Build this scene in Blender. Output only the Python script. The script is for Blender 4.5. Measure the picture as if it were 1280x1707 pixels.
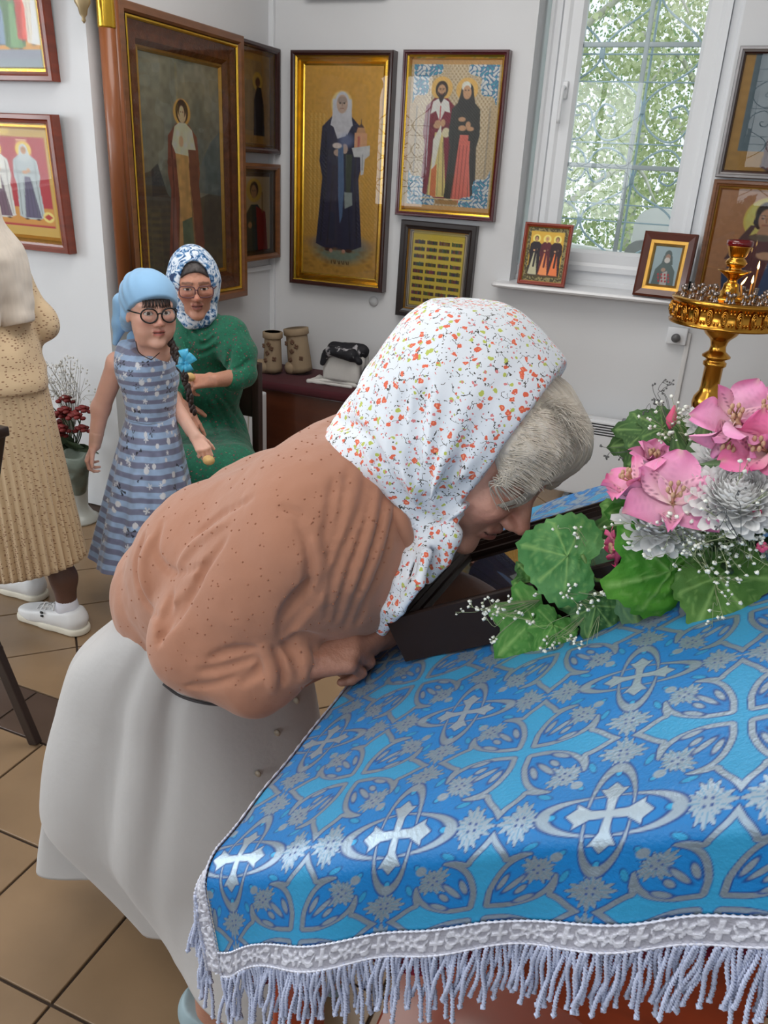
import bpy, bmesh, math, random
import numpy as np
from mathutils import Vector, Matrix

random.seed(7); rng = np.random.default_rng(7)
for o in list(bpy.data.objects): bpy.data.objects.remove(o)
SC = bpy.context.scene
COL = SC.collection

# ------------------------------------------------------------------ camera, light, exposure
CAM_H = 1.60
F_PX, CX, CY = 1337.0, 640.0, 853.5
def _basis():
    V = np.array([465-CX, 4000-CY, F_PX]); X1 = -np.array([-3000-CX, 85-CY, F_PX])
    up = -V/np.linalg.norm(V); x = X1/np.linalg.norm(X1); x = x-up*(x@up); x /= np.linalg.norm(x)
    return np.stack([x, np.cross(up, x), up])
RC = _basis(); CPOS = np.array([0., 0., CAM_H])
cam_d = bpy.data.cameras.new('camera'); cam = bpy.data.objects.new('camera', cam_d); COL.objects.link(cam)
_r, _u, _b = RC@np.array([1., 0, 0]), RC@np.array([0, -1., 0]), RC@np.array([0, 0, -1.])
cam.matrix_world = Matrix(((_r[0], _u[0], _b[0], 0), (_r[1], _u[1], _b[1], 0), (_r[2], _u[2], _b[2], CAM_H), (0, 0, 0, 1)))
cam_d.sensor_fit = 'VERTICAL'; cam_d.sensor_height = 36; cam_d.lens = F_PX/1707*36; cam_d.clip_start = .02
SC.camera = cam

SC.view_settings.view_transform = 'Standard'; SC.view_settings.look = 'None'
SC.view_settings.gamma = 1; SC.view_settings.use_curve_mapping = False
SC.view_settings.exposure = -0.5
try:
    SC.cycles.use_denoising = True; SC.cycles.max_bounces = 7; SC.cycles.diffuse_bounces = 4
    SC.cycles.glossy_bounces = 4; SC.cycles.transparent_max_bounces = 12
    SC.cycles.caustics_reflective = False; SC.cycles.caustics_refractive = False
    SC.cycles.sample_clamp_indirect = 6
except Exception: pass

world = bpy.data.worlds.new('world'); SC.world = world; world.use_nodes = True
_nt = world.node_tree; _nt.nodes.clear()
_sky = _nt.nodes.new('ShaderNodeTexSky'); _bg = _nt.nodes.new('ShaderNodeBackground'); _out = _nt.nodes.new('ShaderNodeOutputWorld')
try:
    _sky.sky_type = 'HOSEK_WILKIE'; _sky.turbidity = 8; _sky.ground_albedo = .4
    _sky.sun_direction = Vector((-.45, -.6, .66)).normalized()
except Exception: pass
_mix = _nt.nodes.new('ShaderNodeMix'); _mix.data_type = 'RGBA'; _mix.inputs[0].default_value = .8
_nt.links.new(_sky.outputs[0], _mix.inputs[6]); _mix.inputs[7].default_value = (.9, .96, 1.0, 1)
_nt.links.new(_mix.outputs[2], _bg.inputs[0]); _bg.inputs[1].default_value = 2.0
_nt.links.new(_bg.outputs[0], _out.inputs[0])

def area(name, loc, target, sx, sy, watts, col=(1, 1, 1)):
    d = bpy.data.lights.new(name, 'AREA'); d.shape = 'RECTANGLE'; d.size = sx; d.size_y = sy; d.energy = watts; d.color = col
    o = bpy.data.objects.new(name, d); COL.objects.link(o); o.location = loc
    o.rotation_euler = (Vector(target)-Vector(loc)).to_track_quat('-Z', 'Y').to_euler()
    return o
YB, XL, YR = 4.30, -2.50, 2.88            # back wall, left wall, wall left of the niche
Y0, X0, X1, ZC = -2.6, -5.2, 2.6, 3.3     # rear wall, outer left wall, right wall, ceiling
# daylight entering by the rear windows (the lamps fill the real openings) and by the window behind the lectern
REAR_WIN = [(-4.55, 1.0), (-1.9, 1.0), (.35, 1.0), (1.8, .9)]       # centre x, width
for k, (wx, ww) in enumerate(REAR_WIN):
    area('rear_window_daylight', (wx, Y0-.12, 1.95), (wx, 3, 1.75), ww*.96, 1.65, (40, 46, 20, 14)[k], (.93, .97, 1.0))
area('outer_window_daylight', (X0-.12, .6, 1.95), (3, .9, 1.6), 1.0, 1.65, 75, (.93, .97, 1.0))
area('left_window_daylight', (X0-.12, -1.4, 1.95), (3, .3, 1.5), 1.0, 1.65, 60, (.93, .97, 1.0))
area('ceiling_fill_light', (-1.2, 2.3, ZC-.2), (-1.2, 2.5, 0), 1.6, 1.6, 52, (1.0, .97, .93))  # fill added to brighten the back of the room; no lamp hangs here
area('ceiling_fill_light', (-.4, -.3, ZC-.2), (-.4, -.1, 0), 1.2, 1.2, 26, (1.0, .97, .93))

# ------------------------------------------------------------------ helpers: view rays to build things where they stand
def ray(x, y): return RC@np.array([x-CX, y-CY, F_PX])
def PY(x, y, Y): d = ray(x, y); return CPOS+d*(Y/d[1])
def PX(x, y, X): d = ray(x, y); return CPOS+d*(X/d[0])
def PZ(x, y, Z): d = ray(x, y); return CPOS+d*((Z-CAM_H)/d[2])
def nrm(v): v = np.asarray(v, float); return v/np.linalg.norm(v)

# ------------------------------------------------------------------ helpers: colour, materials
def lin(c):
    c = np.asarray(c, float)
    if c.max() > 1.001: c = c/255.
    return np.where(c <= .04045, c/12.92, ((c+.055)/1.055)**2.4)
MATS = {}
def mat(name, col=(200, 200, 200), rough=.5, metal=0., var=.06, scale=12., bump=0., bscale=60., attr=None, coat=0., sheen=0.,
        stretch=None, sss=0., spec=.5, trans=0., col2=None, aniso=False):
    if name in MATS: return MATS[name]
    m = bpy.data.materials.new(name); m.use_nodes = True; MATS[name] = m
    nt = m.node_tree; N = nt.nodes; L = nt.links; bs = N['Principled BSDF']
    tc = N.new('ShaderNodeTexCoord'); mp = N.new('ShaderNodeMapping'); L.new(tc.outputs['Object'], mp.inputs[0])
    if stretch: mp.inputs['Scale'].default_value = stretch
    ns = N.new('ShaderNodeTexNoise'); ns.inputs['Scale'].default_value = scale; ns.inputs['Detail'].default_value = 4
    L.new(mp.outputs[0], ns.inputs[0])
    mx = N.new('ShaderNodeMix'); mx.data_type = 'RGBA'
    L.new(ns.outputs[0], mx.inputs[0])
    if attr:
        at = N.new('ShaderNodeAttribute'); at.attribute_name = attr
        a = N.new('ShaderNodeMix'); a.data_type = 'RGBA'; a.blend_type = 'MULTIPLY'; a.inputs[0].default_value = 1
        mx.inputs[6].default_value = (1-var, 1-var, 1-var, 1); mx.inputs[7].default_value = (1+var, 1+var, 1+var, 1)
        L.new(at.outputs['Color'], a.inputs[6]); L.new(mx.outputs[2], a.inputs[7]); cout = a.outputs[2]
        if metal == 'attr':
            L.new(at.outputs['Alpha'], bs.inputs['Metallic'])
    else:
        c = lin(col); c2 = lin(col2) if col2 is not None else None
        mx.inputs[6].default_value = (*np.clip(c*(1-var*2), 0, 1), 1)
        mx.inputs[7].default_value = (*np.clip(c2 if c2 is not None else c*(1+var*2), 0, 1), 1); cout = mx.outputs[2]
    L.new(cout, bs.inputs['Base Color'])
    bs.inputs['Roughness'].default_value = rough
    if metal != 'attr': bs.inputs['Metallic'].default_value = metal
    bs.inputs['Specular IOR Level'].default_value = spec
    if coat: bs.inputs['Coat Weight'].default_value = coat; bs.inputs['Coat Roughness'].default_value = .08
    if sheen: bs.inputs['Sheen Weight'].default_value = sheen; bs.inputs['Sheen Roughness'].default_value = .5
    if sss:
        bs.inputs['Subsurface Weight'].default_value = sss; bs.inputs['Subsurface Radius'].default_value = (.012, .005, .003)
        bs.inputs['Subsurface Scale'].default_value = .5
    if trans: bs.inputs['Transmission Weight'].default_value = trans
    if bump:
        n2 = N.new('ShaderNodeTexNoise'); n2.inputs['Scale'].default_value = bscale; n2.inputs['Detail'].default_value = 5
        L.new(mp.outputs[0], n2.inputs[0])
        bp = N.new('ShaderNodeBump'); bp.inputs['Strength'].default_value = bump; bp.inputs['Distance'].default_value = .01
        L.new(n2.outputs[0], bp.inputs['Height']); L.new(bp.outputs[0], bs.inputs['Normal'])
    return m
def glass_mat(name, tint=(1, 1, 1), k=1.0, ior=1.5):
    if name in MATS: return MATS[name]
    m = bpy.data.materials.new(name); m.use_nodes = True; MATS[name] = m
    nt = m.node_tree; N = nt.nodes; L = nt.links; N.clear()
    o = N.new('ShaderNodeOutputMaterial'); t = N.new('ShaderNodeBsdfTransparent'); g = N.new('ShaderNodeBsdfGlossy')
    f = N.new('ShaderNodeFresnel'); f.inputs[0].default_value = ior; x = N.new('ShaderNodeMixShader')
    mu = N.new('ShaderNodeMath'); mu.operation = 'MULTIPLY'; mu.inputs[1].default_value = k; mu.use_clamp = True
    t.inputs[0].default_value = (*tint, 1); g.inputs['Roughness'].default_value = .01
    L.new(f.outputs[0], mu.inputs[0]); L.new(mu.outputs[0], x.inputs[0]); L.new(t.outputs[0], x.inputs[1]); L.new(g.outputs[0], x.inputs[2])
    L.new(x.outputs[0], o.inputs[0]); return m
def emit_mat(name, col, s):
    if name in MATS: return MATS[name]
    m = bpy.data.materials.new(name); m.use_nodes = True; MATS[name] = m
    b = m.node_tree.nodes['Principled BSDF']; b.inputs['Base Color'].default_value = (*lin(col), 1)
    b.inputs['Emission Color'].default_value = (*lin(col), 1); b.inputs['Emission Strength'].default_value = s
    return m

# ------------------------------------------------------------------ helpers: objects
def tag(o, label=None, cat=None, group=None, kind=None):
    if label: o['label'] = label
    if cat: o['category'] = cat
    if group: o['group'] = group
    if kind: o['kind'] = kind
    return o
def thing(name, label, cat, loc=(0, 0, 0), group=None):
    o = bpy.data.objects.new(name, None); COL.objects.link(o); o.location = tuple(float(v) for v in loc); o.empty_display_size = .05
    return tag(o, label, cat, group)
def link(me, name, parent=None, m=None, label=None, kind=None, smooth=True):
    o = bpy.data.objects.new(name, me); COL.objects.link(o)
    if m is not None and not me.materials: me.materials.append(m)
    if parent is not None:
        o.parent = parent
        w = Vector((0, 0, 0)); p = parent
        while p is not None: w += p.location; p = p.parent
        o.location = -w                                   # all meshes are written in world coordinates
    if label: o['label'] = label
    if kind: o['kind'] = kind
    return o
def mesh(name, verts, faces, smooth=True, cols=None):
    """faces: list of tuples, or an int array (n,3|4)"""
    me = bpy.data.meshes.new(name); verts = np.asarray(verts, np.float32)
    if isinstance(faces, np.ndarray):
        k = faces.shape[1]; n = len(faces)
        me.vertices.add(len(verts)); me.vertices.foreach_set('co', verts.ravel())
        me.loops.add(n*k); me.loops.foreach_set('vertex_index', faces.astype(np.int32).ravel())
        me.polygons.add(n); me.polygons.foreach_set('loop_start', np.arange(0, n*k, k, dtype=np.int32))
        try: me.polygons.foreach_set('loop_total', np.full(n, k, np.int32))
        except Exception: pass
        me.update(calc_edges=True)
    else:
        me.from_pydata([tuple(map(float, v)) for v in verts], [], [tuple(int(i) for i in f) for f in faces]); me.update()
    me.polygons.foreach_set('use_smooth', np.full(len(me.polygons), smooth))
    if cols is not None:
        cols = np.asarray(cols, np.float32)
        if cols.shape[1] == 3: cols = np.hstack([cols, np.ones((len(cols), 1), np.float32)])
        a = me.color_attributes.new('Col', 'FLOAT_COLOR', 'POINT'); a.data.foreach_set('color', cols.ravel())
    return me
def put(name, verts, faces, m, parent=None, smooth=True, cols=None, label=None, kind=None):
    return link(mesh(name, verts, faces, smooth, cols), name, parent, m, label, kind)
class MB:
    """collects shapes into ONE mesh"""
    def __init__(s): s.v = []; s.f = []
    def add(s, v, f):
        n = len(s.v); s.v += [tuple(map(float, p)) for p in v]; s.f += [tuple(int(i)+n for i in q) for q in f]; return s
    def build(s, name, m, parent=None, smooth=True, **k): return put(name, s.v, s.f, m, parent, smooth, **k)
def boxv(lo, hi, bev=.0):
    lo = np.minimum(lo, hi).astype(float); hi = np.maximum(np.asarray(lo), np.asarray(hi)).astype(float) if False else np.asarray(hi, float)
    b = min(bev, *(abs(hi-lo)/2.01)) if bev else 0
    if not b:
        v = [(x, y, z) for z in (lo[2], hi[2]) for y in (lo[1], hi[1]) for x in (lo[0], hi[0])]
        return v, [(0, 2, 3, 1), (4, 5, 7, 6), (0, 1, 5, 4), (2, 6, 7, 3), (0, 4, 6, 2), (1, 3, 7, 5)]
    bm = bmesh.new(); bmesh.ops.create_cube(bm, size=1)
    for v in bm.verts: v.co = Vector([lo[i]+(v.co[i]+.5)*(hi[i]-lo[i]) for i in range(3)])
    bmesh.ops.bevel(bm, geom=bm.edges[:], offset=b, segments=2, affect='EDGES', profile=.6)
    bm.verts.index_update(); r = [tuple(v.co) for v in bm.verts], [tuple(v.index for v in f.verts) for f in bm.faces]; bm.free(); return r
def xf(vf, O, A, B, N_):
    v, f = vf; v = np.asarray(v, float); M_ = np.stack([A, B, N_]); return np.asarray(O)+v@M_, f
def lathe(prof, n=32, c=(0, 0, 0), cap=True):
    prof = np.asarray(prof, float); t = np.linspace(0, 2*np.pi, n, endpoint=False); k = len(prof)
    v = np.stack([np.outer(prof[:, 0], np.cos(t)), np.outer(prof[:, 0], np.sin(t)), np.repeat(prof[:, 1:2], n, 1)], -1).reshape(-1, 3)+np.asarray(c)
    f = [(i*n+j, i*n+(j+1) % n, (i+1)*n+(j+1) % n, (i+1)*n+j) for i in range(k-1) for j in range(n)]
    if cap:
        f.append(tuple(range(n))[::-1]); f.append(tuple((k-1)*n+j for j in range(n)))
    return v, f
def frames(path):
    p = np.asarray(path, float); t = np.gradient(p, axis=0); t /= np.linalg.norm(t, axis=1)[:, None]+1e-12
    a = np.array([0, 0, 1.]) if abs(t[0][2]) < .9 else np.array([1., 0, 0]); out = []
    u = np.cross(t[0], a); u /= np.linalg.norm(u)
    for i in range(len(p)):
        u = u-t[i]*(u@t[i]); u /= np.linalg.norm(u)+1e-12; out.append((u.copy(), np.cross(t[i], u)))
    return p, t, out
def tube(path, r, n=8, cap=True, closed=False):
    p, t, fr = frames(path); k = len(p); r = np.broadcast_to(r, (k,)); an = np.linspace(0, 2*np.pi, n, endpoint=False)
    v = np.concatenate([p[i]+r[i]*(np.outer(np.cos(an), fr[i][0])+np.outer(np.sin(an), fr[i][1])) for i in range(k)])
    f = [(i*n+j, i*n+(j+1) % n, (i+1)*n+(j+1) % n, (i+1)*n+j) for i in range(k-1) for j in range(n)]
    if closed: f += [((k-1)*n+j, (k-1)*n+(j+1) % n, (j+1) % n, j) for j in range(n)]
    elif cap: f += [tuple(range(n))[::-1], tuple((k-1)*n+j for j in range(n))]
    return v, f
def spline(pts, n=8):
    p = np.asarray(pts, float); q = np.vstack([2*p[0]-p[1], p, 2*p[-1]-p[-2]]); out = []
    for i in range(1, len(q)-2):
        for s in np.linspace(0, 1, n, endpoint=False):
            a, b, c, d = q[i-1], q[i], q[i+1], q[i+2]
            out.append(.5*(2*b+(c-a)*s+(2*a-5*b+4*c-d)*s*s+(3*b-3*c+d-a)*s**3))
    out.append(p[-1]); return np.array(out)
def gridf(nu, nv, wrapv=False):
    i, j = np.meshgrid(np.arange(nu-1), np.arange(nv if wrapv else nv-1), indexing='ij'); j2 = (j+1) % nv
    return np.stack([i*nv+j, i*nv+j2, (i+1)*nv+j2, (i+1)*nv+j], -1).reshape(-1, 4)
def sphere(c, r, n=10, m_=8):
    ph = np.linspace(0, np.pi, m_+1); r = np.broadcast_to(r, (3,)); v, f = lathe([(max(np.sin(a), .02), -np.cos(a)) for a in ph], n)
    return v*r+np.asarray(c), f
def solid(me_obj, t, off=0):
    md = me_obj.modifiers.new('thickness', 'SOLIDIFY'); md.thickness = t; md.offset = off; return me_obj

# ------------------------------------------------------------------ helpers: smooth implicit bodies meshed by surface nets
def vhash(i, j, k, s):
    h = (i.astype(np.int64)*374761393+j.astype(np.int64)*668265263+k.astype(np.int64)*2147483647+s*974634777) & 0x7fffffff
    h = ((h ^ (h >> 13))*1274126177) & 0x7fffffff; return ((h ^ (h >> 16)) & 0xffff)/65535.
def vnoise(x, y, z, sc=1., s=0):
    x, y, z = x*sc, y*sc, z*sc; i, j, k = np.floor(x), np.floor(y), np.floor(z); a, b, c = x-i, y-j, z-k
    a, b, c = a*a*(3-2*a), b*b*(3-2*b), c*c*(3-2*c); r = 0
    for di in (0, 1):
        for dj in (0, 1):
            for dk in (0, 1):
                r = r+vhash(i+di, j+dj, k+dk, s)*(a if di else 1-a)*(b if dj else 1-b)*(c if dk else 1-c)
    return r*2-1
class Field:
    def __init__(s, lo, hi, h):
        s.lo = np.asarray(lo, float); s.h = h; s.n = np.ceil((np.asarray(hi)-s.lo)/h).astype(int)+1
        s.ax = [s.lo[i]+h*np.arange(s.n[i]) for i in range(3)]; s.d = np.full(s.n, 1.0, np.float32)
    def win(s, lo, hi):
        a = np.clip(np.floor((np.asarray(lo)-s.lo)/s.h).astype(int), 0, s.n); b = np.clip(np.ceil((np.asarray(hi)-s.lo)/s.h).astype(int)+1, 0, s.n)
        sl = tuple(slice(int(a[i]), int(b[i])) for i in range(3))
        g = [s.ax[i][sl[i]].astype(np.float32) for i in range(3)]
        return sl, g[0][:, None, None], g[1][None, :, None], g[2][None, None, :]
    def comb(s, sl, e, k, op):
        d = s.d[sl]
        if d.size == 0: return
        if op == 'sub': e = -e; h = np.maximum(k-np.abs(d-e), 0)/k if k > 0 else 0; s.d[sl] = np.maximum(d, e)+(h*h*k*.25 if k > 0 else 0)
        else: h = np.maximum(k-np.abs(d-e), 0)/k if k > 0 else 0; s.d[sl] = np.minimum(d, e)-(h*h*k*.25 if k > 0 else 0)
    def cap(s, a, b, ra, rb=None, k=.02, op='add', sq=None):
        """tapered capsule; sq=(axis, factor) squashes it along a world axis"""
        a, b = np.asarray(a, float), np.asarray(b, float); rb = ra if rb is None else rb; R_ = max(ra, rb)+k+2*s.h
        sl, X, Y, Z = s.win(np.minimum(a, b)-R_, np.maximum(a, b)+R_); ab = b-a; L2 = ab@ab+1e-12
        t = np.clip(((X-a[0])*ab[0]+(Y-a[1])*ab[1]+(Z-a[2])*ab[2])/L2, 0, 1)
        e = np.sqrt((X-a[0]-t*ab[0])**2+(Y-a[1]-t*ab[1])**2+(Z-a[2]-t*ab[2])**2)-(ra+(rb-ra)*t)
        s.comb(sl, e, k, op); return s
    def path(s, pts, r, k=.01, op='add'):
        r = np.broadcast_to(r, (len(pts),))
        for i in range(len(pts)-1): s.cap(pts[i], pts[i+1], r[i], r[i+1], k, op)
        return s
    def ell(s, c, r, A=None, k=.02, op='add'):
        c = np.asarray(c, float); r = np.asarray(r, float); A = np.eye(3) if A is None else np.asarray(A, float); R_ = r.max()+k+2*s.h
        sl, X, Y, Z = s.win(c-R_, c+R_); X, Y, Z = X-c[0], Y-c[1], Z-c[2]
        q = [X*A[i][0]+Y*A[i][1]+Z*A[i][2] for i in range(3)]
        k0 = np.sqrt(sum((q[i]/r[i])**2 for i in range(3))); k1 = np.sqrt(sum((q[i]/r[i]**2)**2 for i in range(3)))+1e-9
        s.comb(sl, k0*(k0-1)/k1, k, op); return s
    def cut(s, p, n_, k=.0):
        """remove everything on the +n side of the plane"""
        n_ = nrm(n_); p = np.asarray(p, float); X, Y, Z = s.ax[0][:, None, None], s.ax[1][None, :, None], s.ax[2][None, None, :]
        e = ((X-p[0])*n_[0]+(Y-p[1])*n_[1]+(Z-p[2])*n_[2]).astype(np.float32)
        h = np.maximum(k-np.abs(s.d-e), 0)/k if k > 0 else 0; s.d = np.maximum(s.d, e)+(h*h*k*.25 if k > 0 else 0); return s
    def disp(s, fn, band=.03):
        m_ = np.abs(s.d) < band; i, j, k = np.nonzero(m_); s.d[m_] += fn(s.ax[0][i], s.ax[1][j], s.ax[2][k]).astype(np.float32); return s
    def at(s, p):
        q = (np.asarray(p)-s.lo)/s.h; i = np.clip(q.astype(int), 0, s.n-2); f = q-i; r = 0.
        for a in (0, 1):
            for b in (0, 1):
                for c in (0, 1):
                    r += s.d[i[0]+a, i[1]+b, i[2]+c]*(f[0] if a else 1-f[0])*(f[1] if b else 1-f[1])*(f[2] if c else 1-f[2])
        return r
    def hit(s, x, y, off=0.):
        """where the view ray through a photo point first meets the body"""
        d = nrm(ray(x, y)); hi = s.lo+s.h*(s.n-1); t = .15
        while t < 6:
            p = CPOS+d*t
            if np.all(p > s.lo) and np.all(p < hi):
                v = s.at(p)
                if v < off: return p
                t += min(max(v*.6, s.h*.3), .012)
            else: t += .012
        return None
    def crease(s, pts, r=.004, k=.01, op='sub', deep=0.):
        q = [s.hit(*p) for p in spline(pts, 5)] if len(pts) > 2 else [s.hit(*p) for p in pts]
        q = [p for p in q if p is not None]
        q = [p for i, p in enumerate(q) if i == 0 or np.linalg.norm(p-q[i-1]) < .08]
        n = len(q)
        if n > 1: s.path(q, [r*(.35+.65*math.sin(math.pi*(i+.4)/(n-.2))) for i in range(n)], k, op)
        return s
    def mesh(s, sm=1):
        d = s.d; d = np.pad(d, 1, constant_values=1.0); ins = d < 0; n = np.array(d.shape); lo = s.lo-s.h
        c = np.zeros(n-1, np.int8)
        for a in (0, 1):
            for b in (0, 1):
                for e in (0, 1): c += ins[a:n[0]-1+a, b:n[1]-1+b, e:n[2]-1+e]
        act = np.nonzero((c > 0) & (c < 8)); idx = np.full(n-1, -1, np.int64); m_ = len(act[0]); idx[act] = np.arange(m_)
        A = np.stack(act, 1); acc = np.zeros((m_, 3)); cnt = np.zeros(m_)
        cor = [np.array(q) for q in np.ndindex(2, 2, 2)]
        for q in cor:
            for ax in range(3):
                if q[ax]: continue
                w = q.copy(); w[ax] = 1
                d0 = d[tuple((A+q).T)]; d1 = d[tuple((A+w).T)]; x = (d0 < 0) != (d1 < 0); t = np.where(x, d0/(d0-d1+1e-12), 0)
                p = A+q; pt = p.astype(float); pt[:, ax] += t; acc += pt*x[:, None]; cnt += x
        v = acc/cnt[:, None]; F_ = []
        for ax in range(3):
            o = [i for i in range(3) if i != ax]; sl0 = [slice(1, n[i]-1) for i in range(3)]; sl0[ax] = slice(0, n[ax]-1)
            sl1 = list(sl0); sl1[ax] = slice(1, n[ax]); a = ins[tuple(sl0)]; b = ins[tuple(sl1)]
            I = np.stack(np.nonzero(a != b), 1); off = np.ones(3, int); off[ax] = 0; I = I+off; fl = a[tuple((I-off).T)]
            def g(da, db):
                J = I.copy(); J[:, o[0]] -= da; J[:, o[1]] -= db; return idx[tuple(J.T)]
            q = np.stack([g(1, 1), g(0, 1), g(0, 0), g(1, 0)], 1)
            flip = fl if ax != 1 else ~fl
            q[~flip] = q[~flip][:, ::-1]; F_.append(q)
        F_ = np.concatenate(F_); v = lo+v*s.h
        for _ in range(sm):
            acc = np.zeros_like(v); cn = np.zeros(len(v))
            for a in range(4):
                b = (a+1) % 4
                for c_ in range(3): acc[:, c_] += np.bincount(F_[:, a], v[F_[:, b], c_], len(v))+np.bincount(F_[:, b], v[F_[:, a], c_], len(v))
                cn += np.bincount(F_[:, a], minlength=len(v))+np.bincount(F_[:, b], minlength=len(v))
            v = v*.4+.6*acc/cn[:, None]
        return v, F_
def merge(*vf):
    V, F_ = [], []; n = 0
    for v, f in vf: V.append(v); F_.append(f+n); n += len(v)
    return np.concatenate(V), np.concatenate(F_)

# ------------------------------------------------------------------ helpers: painted panels (flat print on real panels)
class Canvas:
    def __init__(s, w, h, bg): s.w, s.h = w, h; s.a = np.ones((h, w, 3))*lin(bg); s.y, s.x = np.mgrid[0:h, 0:w]; s.u = (s.x+.5)/w; s.v = (s.y+.5)/h
    def blend(s, m_, c, al=1.): m_ = np.clip(m_, 0, 1)[..., None]*al; s.a = s.a*(1-m_)+m_*(lin(c) if np.ndim(c) == 1 else c); return s
    def ell(s, cx, cy, rx, ry, c, al=1., soft=1.2, rot=0.):
        dx, dy = (s.u-cx)*s.w, (s.v-cy)*s.h; ca, sa = math.cos(rot), math.sin(rot); X, Y = dx*ca+dy*sa, -dx*sa+dy*ca
        q = np.sqrt((X/(rx*s.w))**2+(Y/(ry*s.h))**2+1e-9); return s.blend((1-q)*min(rx*s.w, ry*s.h)/soft+.5, c, al)
    def poly(s, pts, c, al=1.):
        p = np.asarray(pts, float)*[s.w, s.h]; px, py = s.x+.5, s.y+.5; acc = 0
        for ox, oy in ((-.25, -.25), (.25, -.25), (-.25, .25), (.25, .25)):
            ins = np.zeros(px.shape, bool); j = len(p)-1
            for i in range(len(p)):
                if p[i][1] != p[j][1]:
                    ins ^= ((p[i][1] > py+oy) != (p[j][1] > py+oy)) & (px+ox < (p[j][0]-p[i][0])*(py+oy-p[i][1])/(p[j][1]-p[i][1])+p[i][0])
                j = i
            acc = acc+ins
        return s.blend(acc/4., c, al)
    def line(s, pts, w, c, al=1.):
        for (x0, y0), (x1, y1) in zip(pts[:-1], pts[1:]):
            ax, ay, bx, by = x0*s.w, y0*s.h, x1*s.w, y1*s.h; L2 = (bx-ax)**2+(by-ay)**2+1e-9
            t = np.clip(((s.x+.5-ax)*(bx-ax)+(s.y+.5-ay)*(by-ay))/L2, 0, 1); d = np.hypot(s.x+.5-ax-t*(bx-ax), s.y+.5-ay-t*(by-ay))
            s.blend(w*s.w/2-d+.5, c, al)
        return s
    def rect(s, x0, y0, x1, y1, c, al=1.): return s.poly([(x0, y0), (x1, y0), (x1, y1), (x0, y1)], c, al)
    def grain(s, amt=.1, sc=.25, seed=1):
        s.a = np.clip(s.a*(1+amt*vnoise(s.x*1., s.y*1., s.x*0., sc, seed)[..., None]), 0, 1); return s
    def wash(s, m_, c, al=1.): return s.blend(m_, c, al)
    def panel(s, name, O, A, B, w, h, m, parent, off=0., relief=None):
        """O bottom-left corner, A right, B up (unit), metres"""
        N_ = np.cross(A, B); H_, W_ = s.h, s.w
        uu = (np.arange(W_)+.0)/(W_-1); vv = 1-(np.arange(H_)+.0)/(H_-1)
        P_ = np.asarray(O)+np.multiply.outer(np.ones(H_), uu)[..., None]*w*A+np.multiply.outer(vv, np.ones(W_))[..., None]*h*B+N_*off
        if relief is not None: P_ = P_+relief[..., None]*N_
        f = gridf(H_, W_)
        return put(name, P_.reshape(-1, 3), f, m, parent, True, cols=np.clip(s.a.reshape(-1, 3)*1.22, 0, .92))
def sweep_frame(O, A, B, w, h, prof):
    """mitred moulding: prof = [(inset, height)] swept round the rectangle"""
    N_ = np.cross(A, B); v = []; f = []; k = len(prof)
    for (sx, sy) in ((0, 0), (1, 0), (1, 1), (0, 1)):
        for t, z in prof:
            v.append(np.asarray(O)+A*(t if sx == 0 else w-t)+B*(t if sy == 0 else h-t)+N_*z)
    for c in range(4):
        d = (c+1) % 4
        for i in range(k-1): f.append((c*k+i, d*k+i, d*k+i+1, c*k+i+1))
    return v, f
# ================================================================== SETTING
XA, YA, ZA = np.array([1., 0, 0]), np.array([0, 1., 0]), np.array([0, 0, 1.])
M_WALL = mat('white_wall_paint', (218, 219, 221), .75, var=.015, scale=3, bump=.03, bscale=90)
M_CEIL = mat('ceiling_paint', (228, 226, 222), .8, var=.01, scale=2)
M_PVC = mat('white_window_plastic', (226, 228, 231), .3, var=.01, scale=4)
M_SILL = mat('sill_marbled_plastic', (226, 226, 228), .3, var=.05, scale=9)
M_GROUT = mat('floor_grout', (58, 44, 34), .9, var=.12, scale=30)
M_TILE = mat('beige_floor_tile', (138, 113, 86), .32, var=.10, scale=7, bump=.02, bscale=30)
M_TILED = mat('brown_floor_tile', (80, 64, 55), .32, var=.10, scale=9, bump=.02, bscale=30)

def structure(name, boxes, m, bev=0., parent=None):
    b = MB()
    for lo, hi in boxes: b.add(*boxv(lo, hi, bev))
    return tag(b.build(name, m, parent, smooth=False), kind='structure')
floor = structure('floor', [((X0-.2, Y0-.2, -.12), (X1+.2, YB+.3, -.006))], M_GROUT)
WT = .32
OX0, OX1, OZ0, OZ1 = -1.06, -.16, 1.10, 2.95          # window opening
structure('wall_back', [((XL-.3, YB, 0), (OX0, YB+WT, ZC)), ((OX1, YB, 0), (X1+.2, YB+WT, ZC)),
                        ((OX0, YB, 0), (OX1, YB+WT, OZ0)), ((OX0, YB, OZ1), (OX1, YB+WT, ZC))], M_WALL)
structure('wall_left', [((XL-.3, YR+.3, 0), (XL, YB, ZC))], M_WALL)
structure('wall_niche', [((X0-.2, YR, 0), (XL, YR+.3, ZC))], M_WALL)
structure('ceiling', [((X0-.2, Y0-.2, ZC), (X1+.2, YB+WT, ZC+.12))], M_CEIL)
structure('wall_right', [((X1, Y0-.2, 0), (X1+.2, YB, ZC))], M_WALL)
rb = []; x = X0-.2
for wx, ww in REAR_WIN:
    rb += [((x, Y0-.3, 0), (wx-ww/2, Y0, ZC)), ((wx-ww/2, Y0-.3, 0), (wx+ww/2, Y0, 1.1)), ((wx-ww/2, Y0-.3, 2.8), (wx+ww/2, Y0, ZC))]; x = wx+ww/2
rb.append(((x, Y0-.3, 0), (X1+.2, Y0, ZC)))
structure('wall_rear', rb, M_WALL)
ob = []; y = Y0-.3
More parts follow.
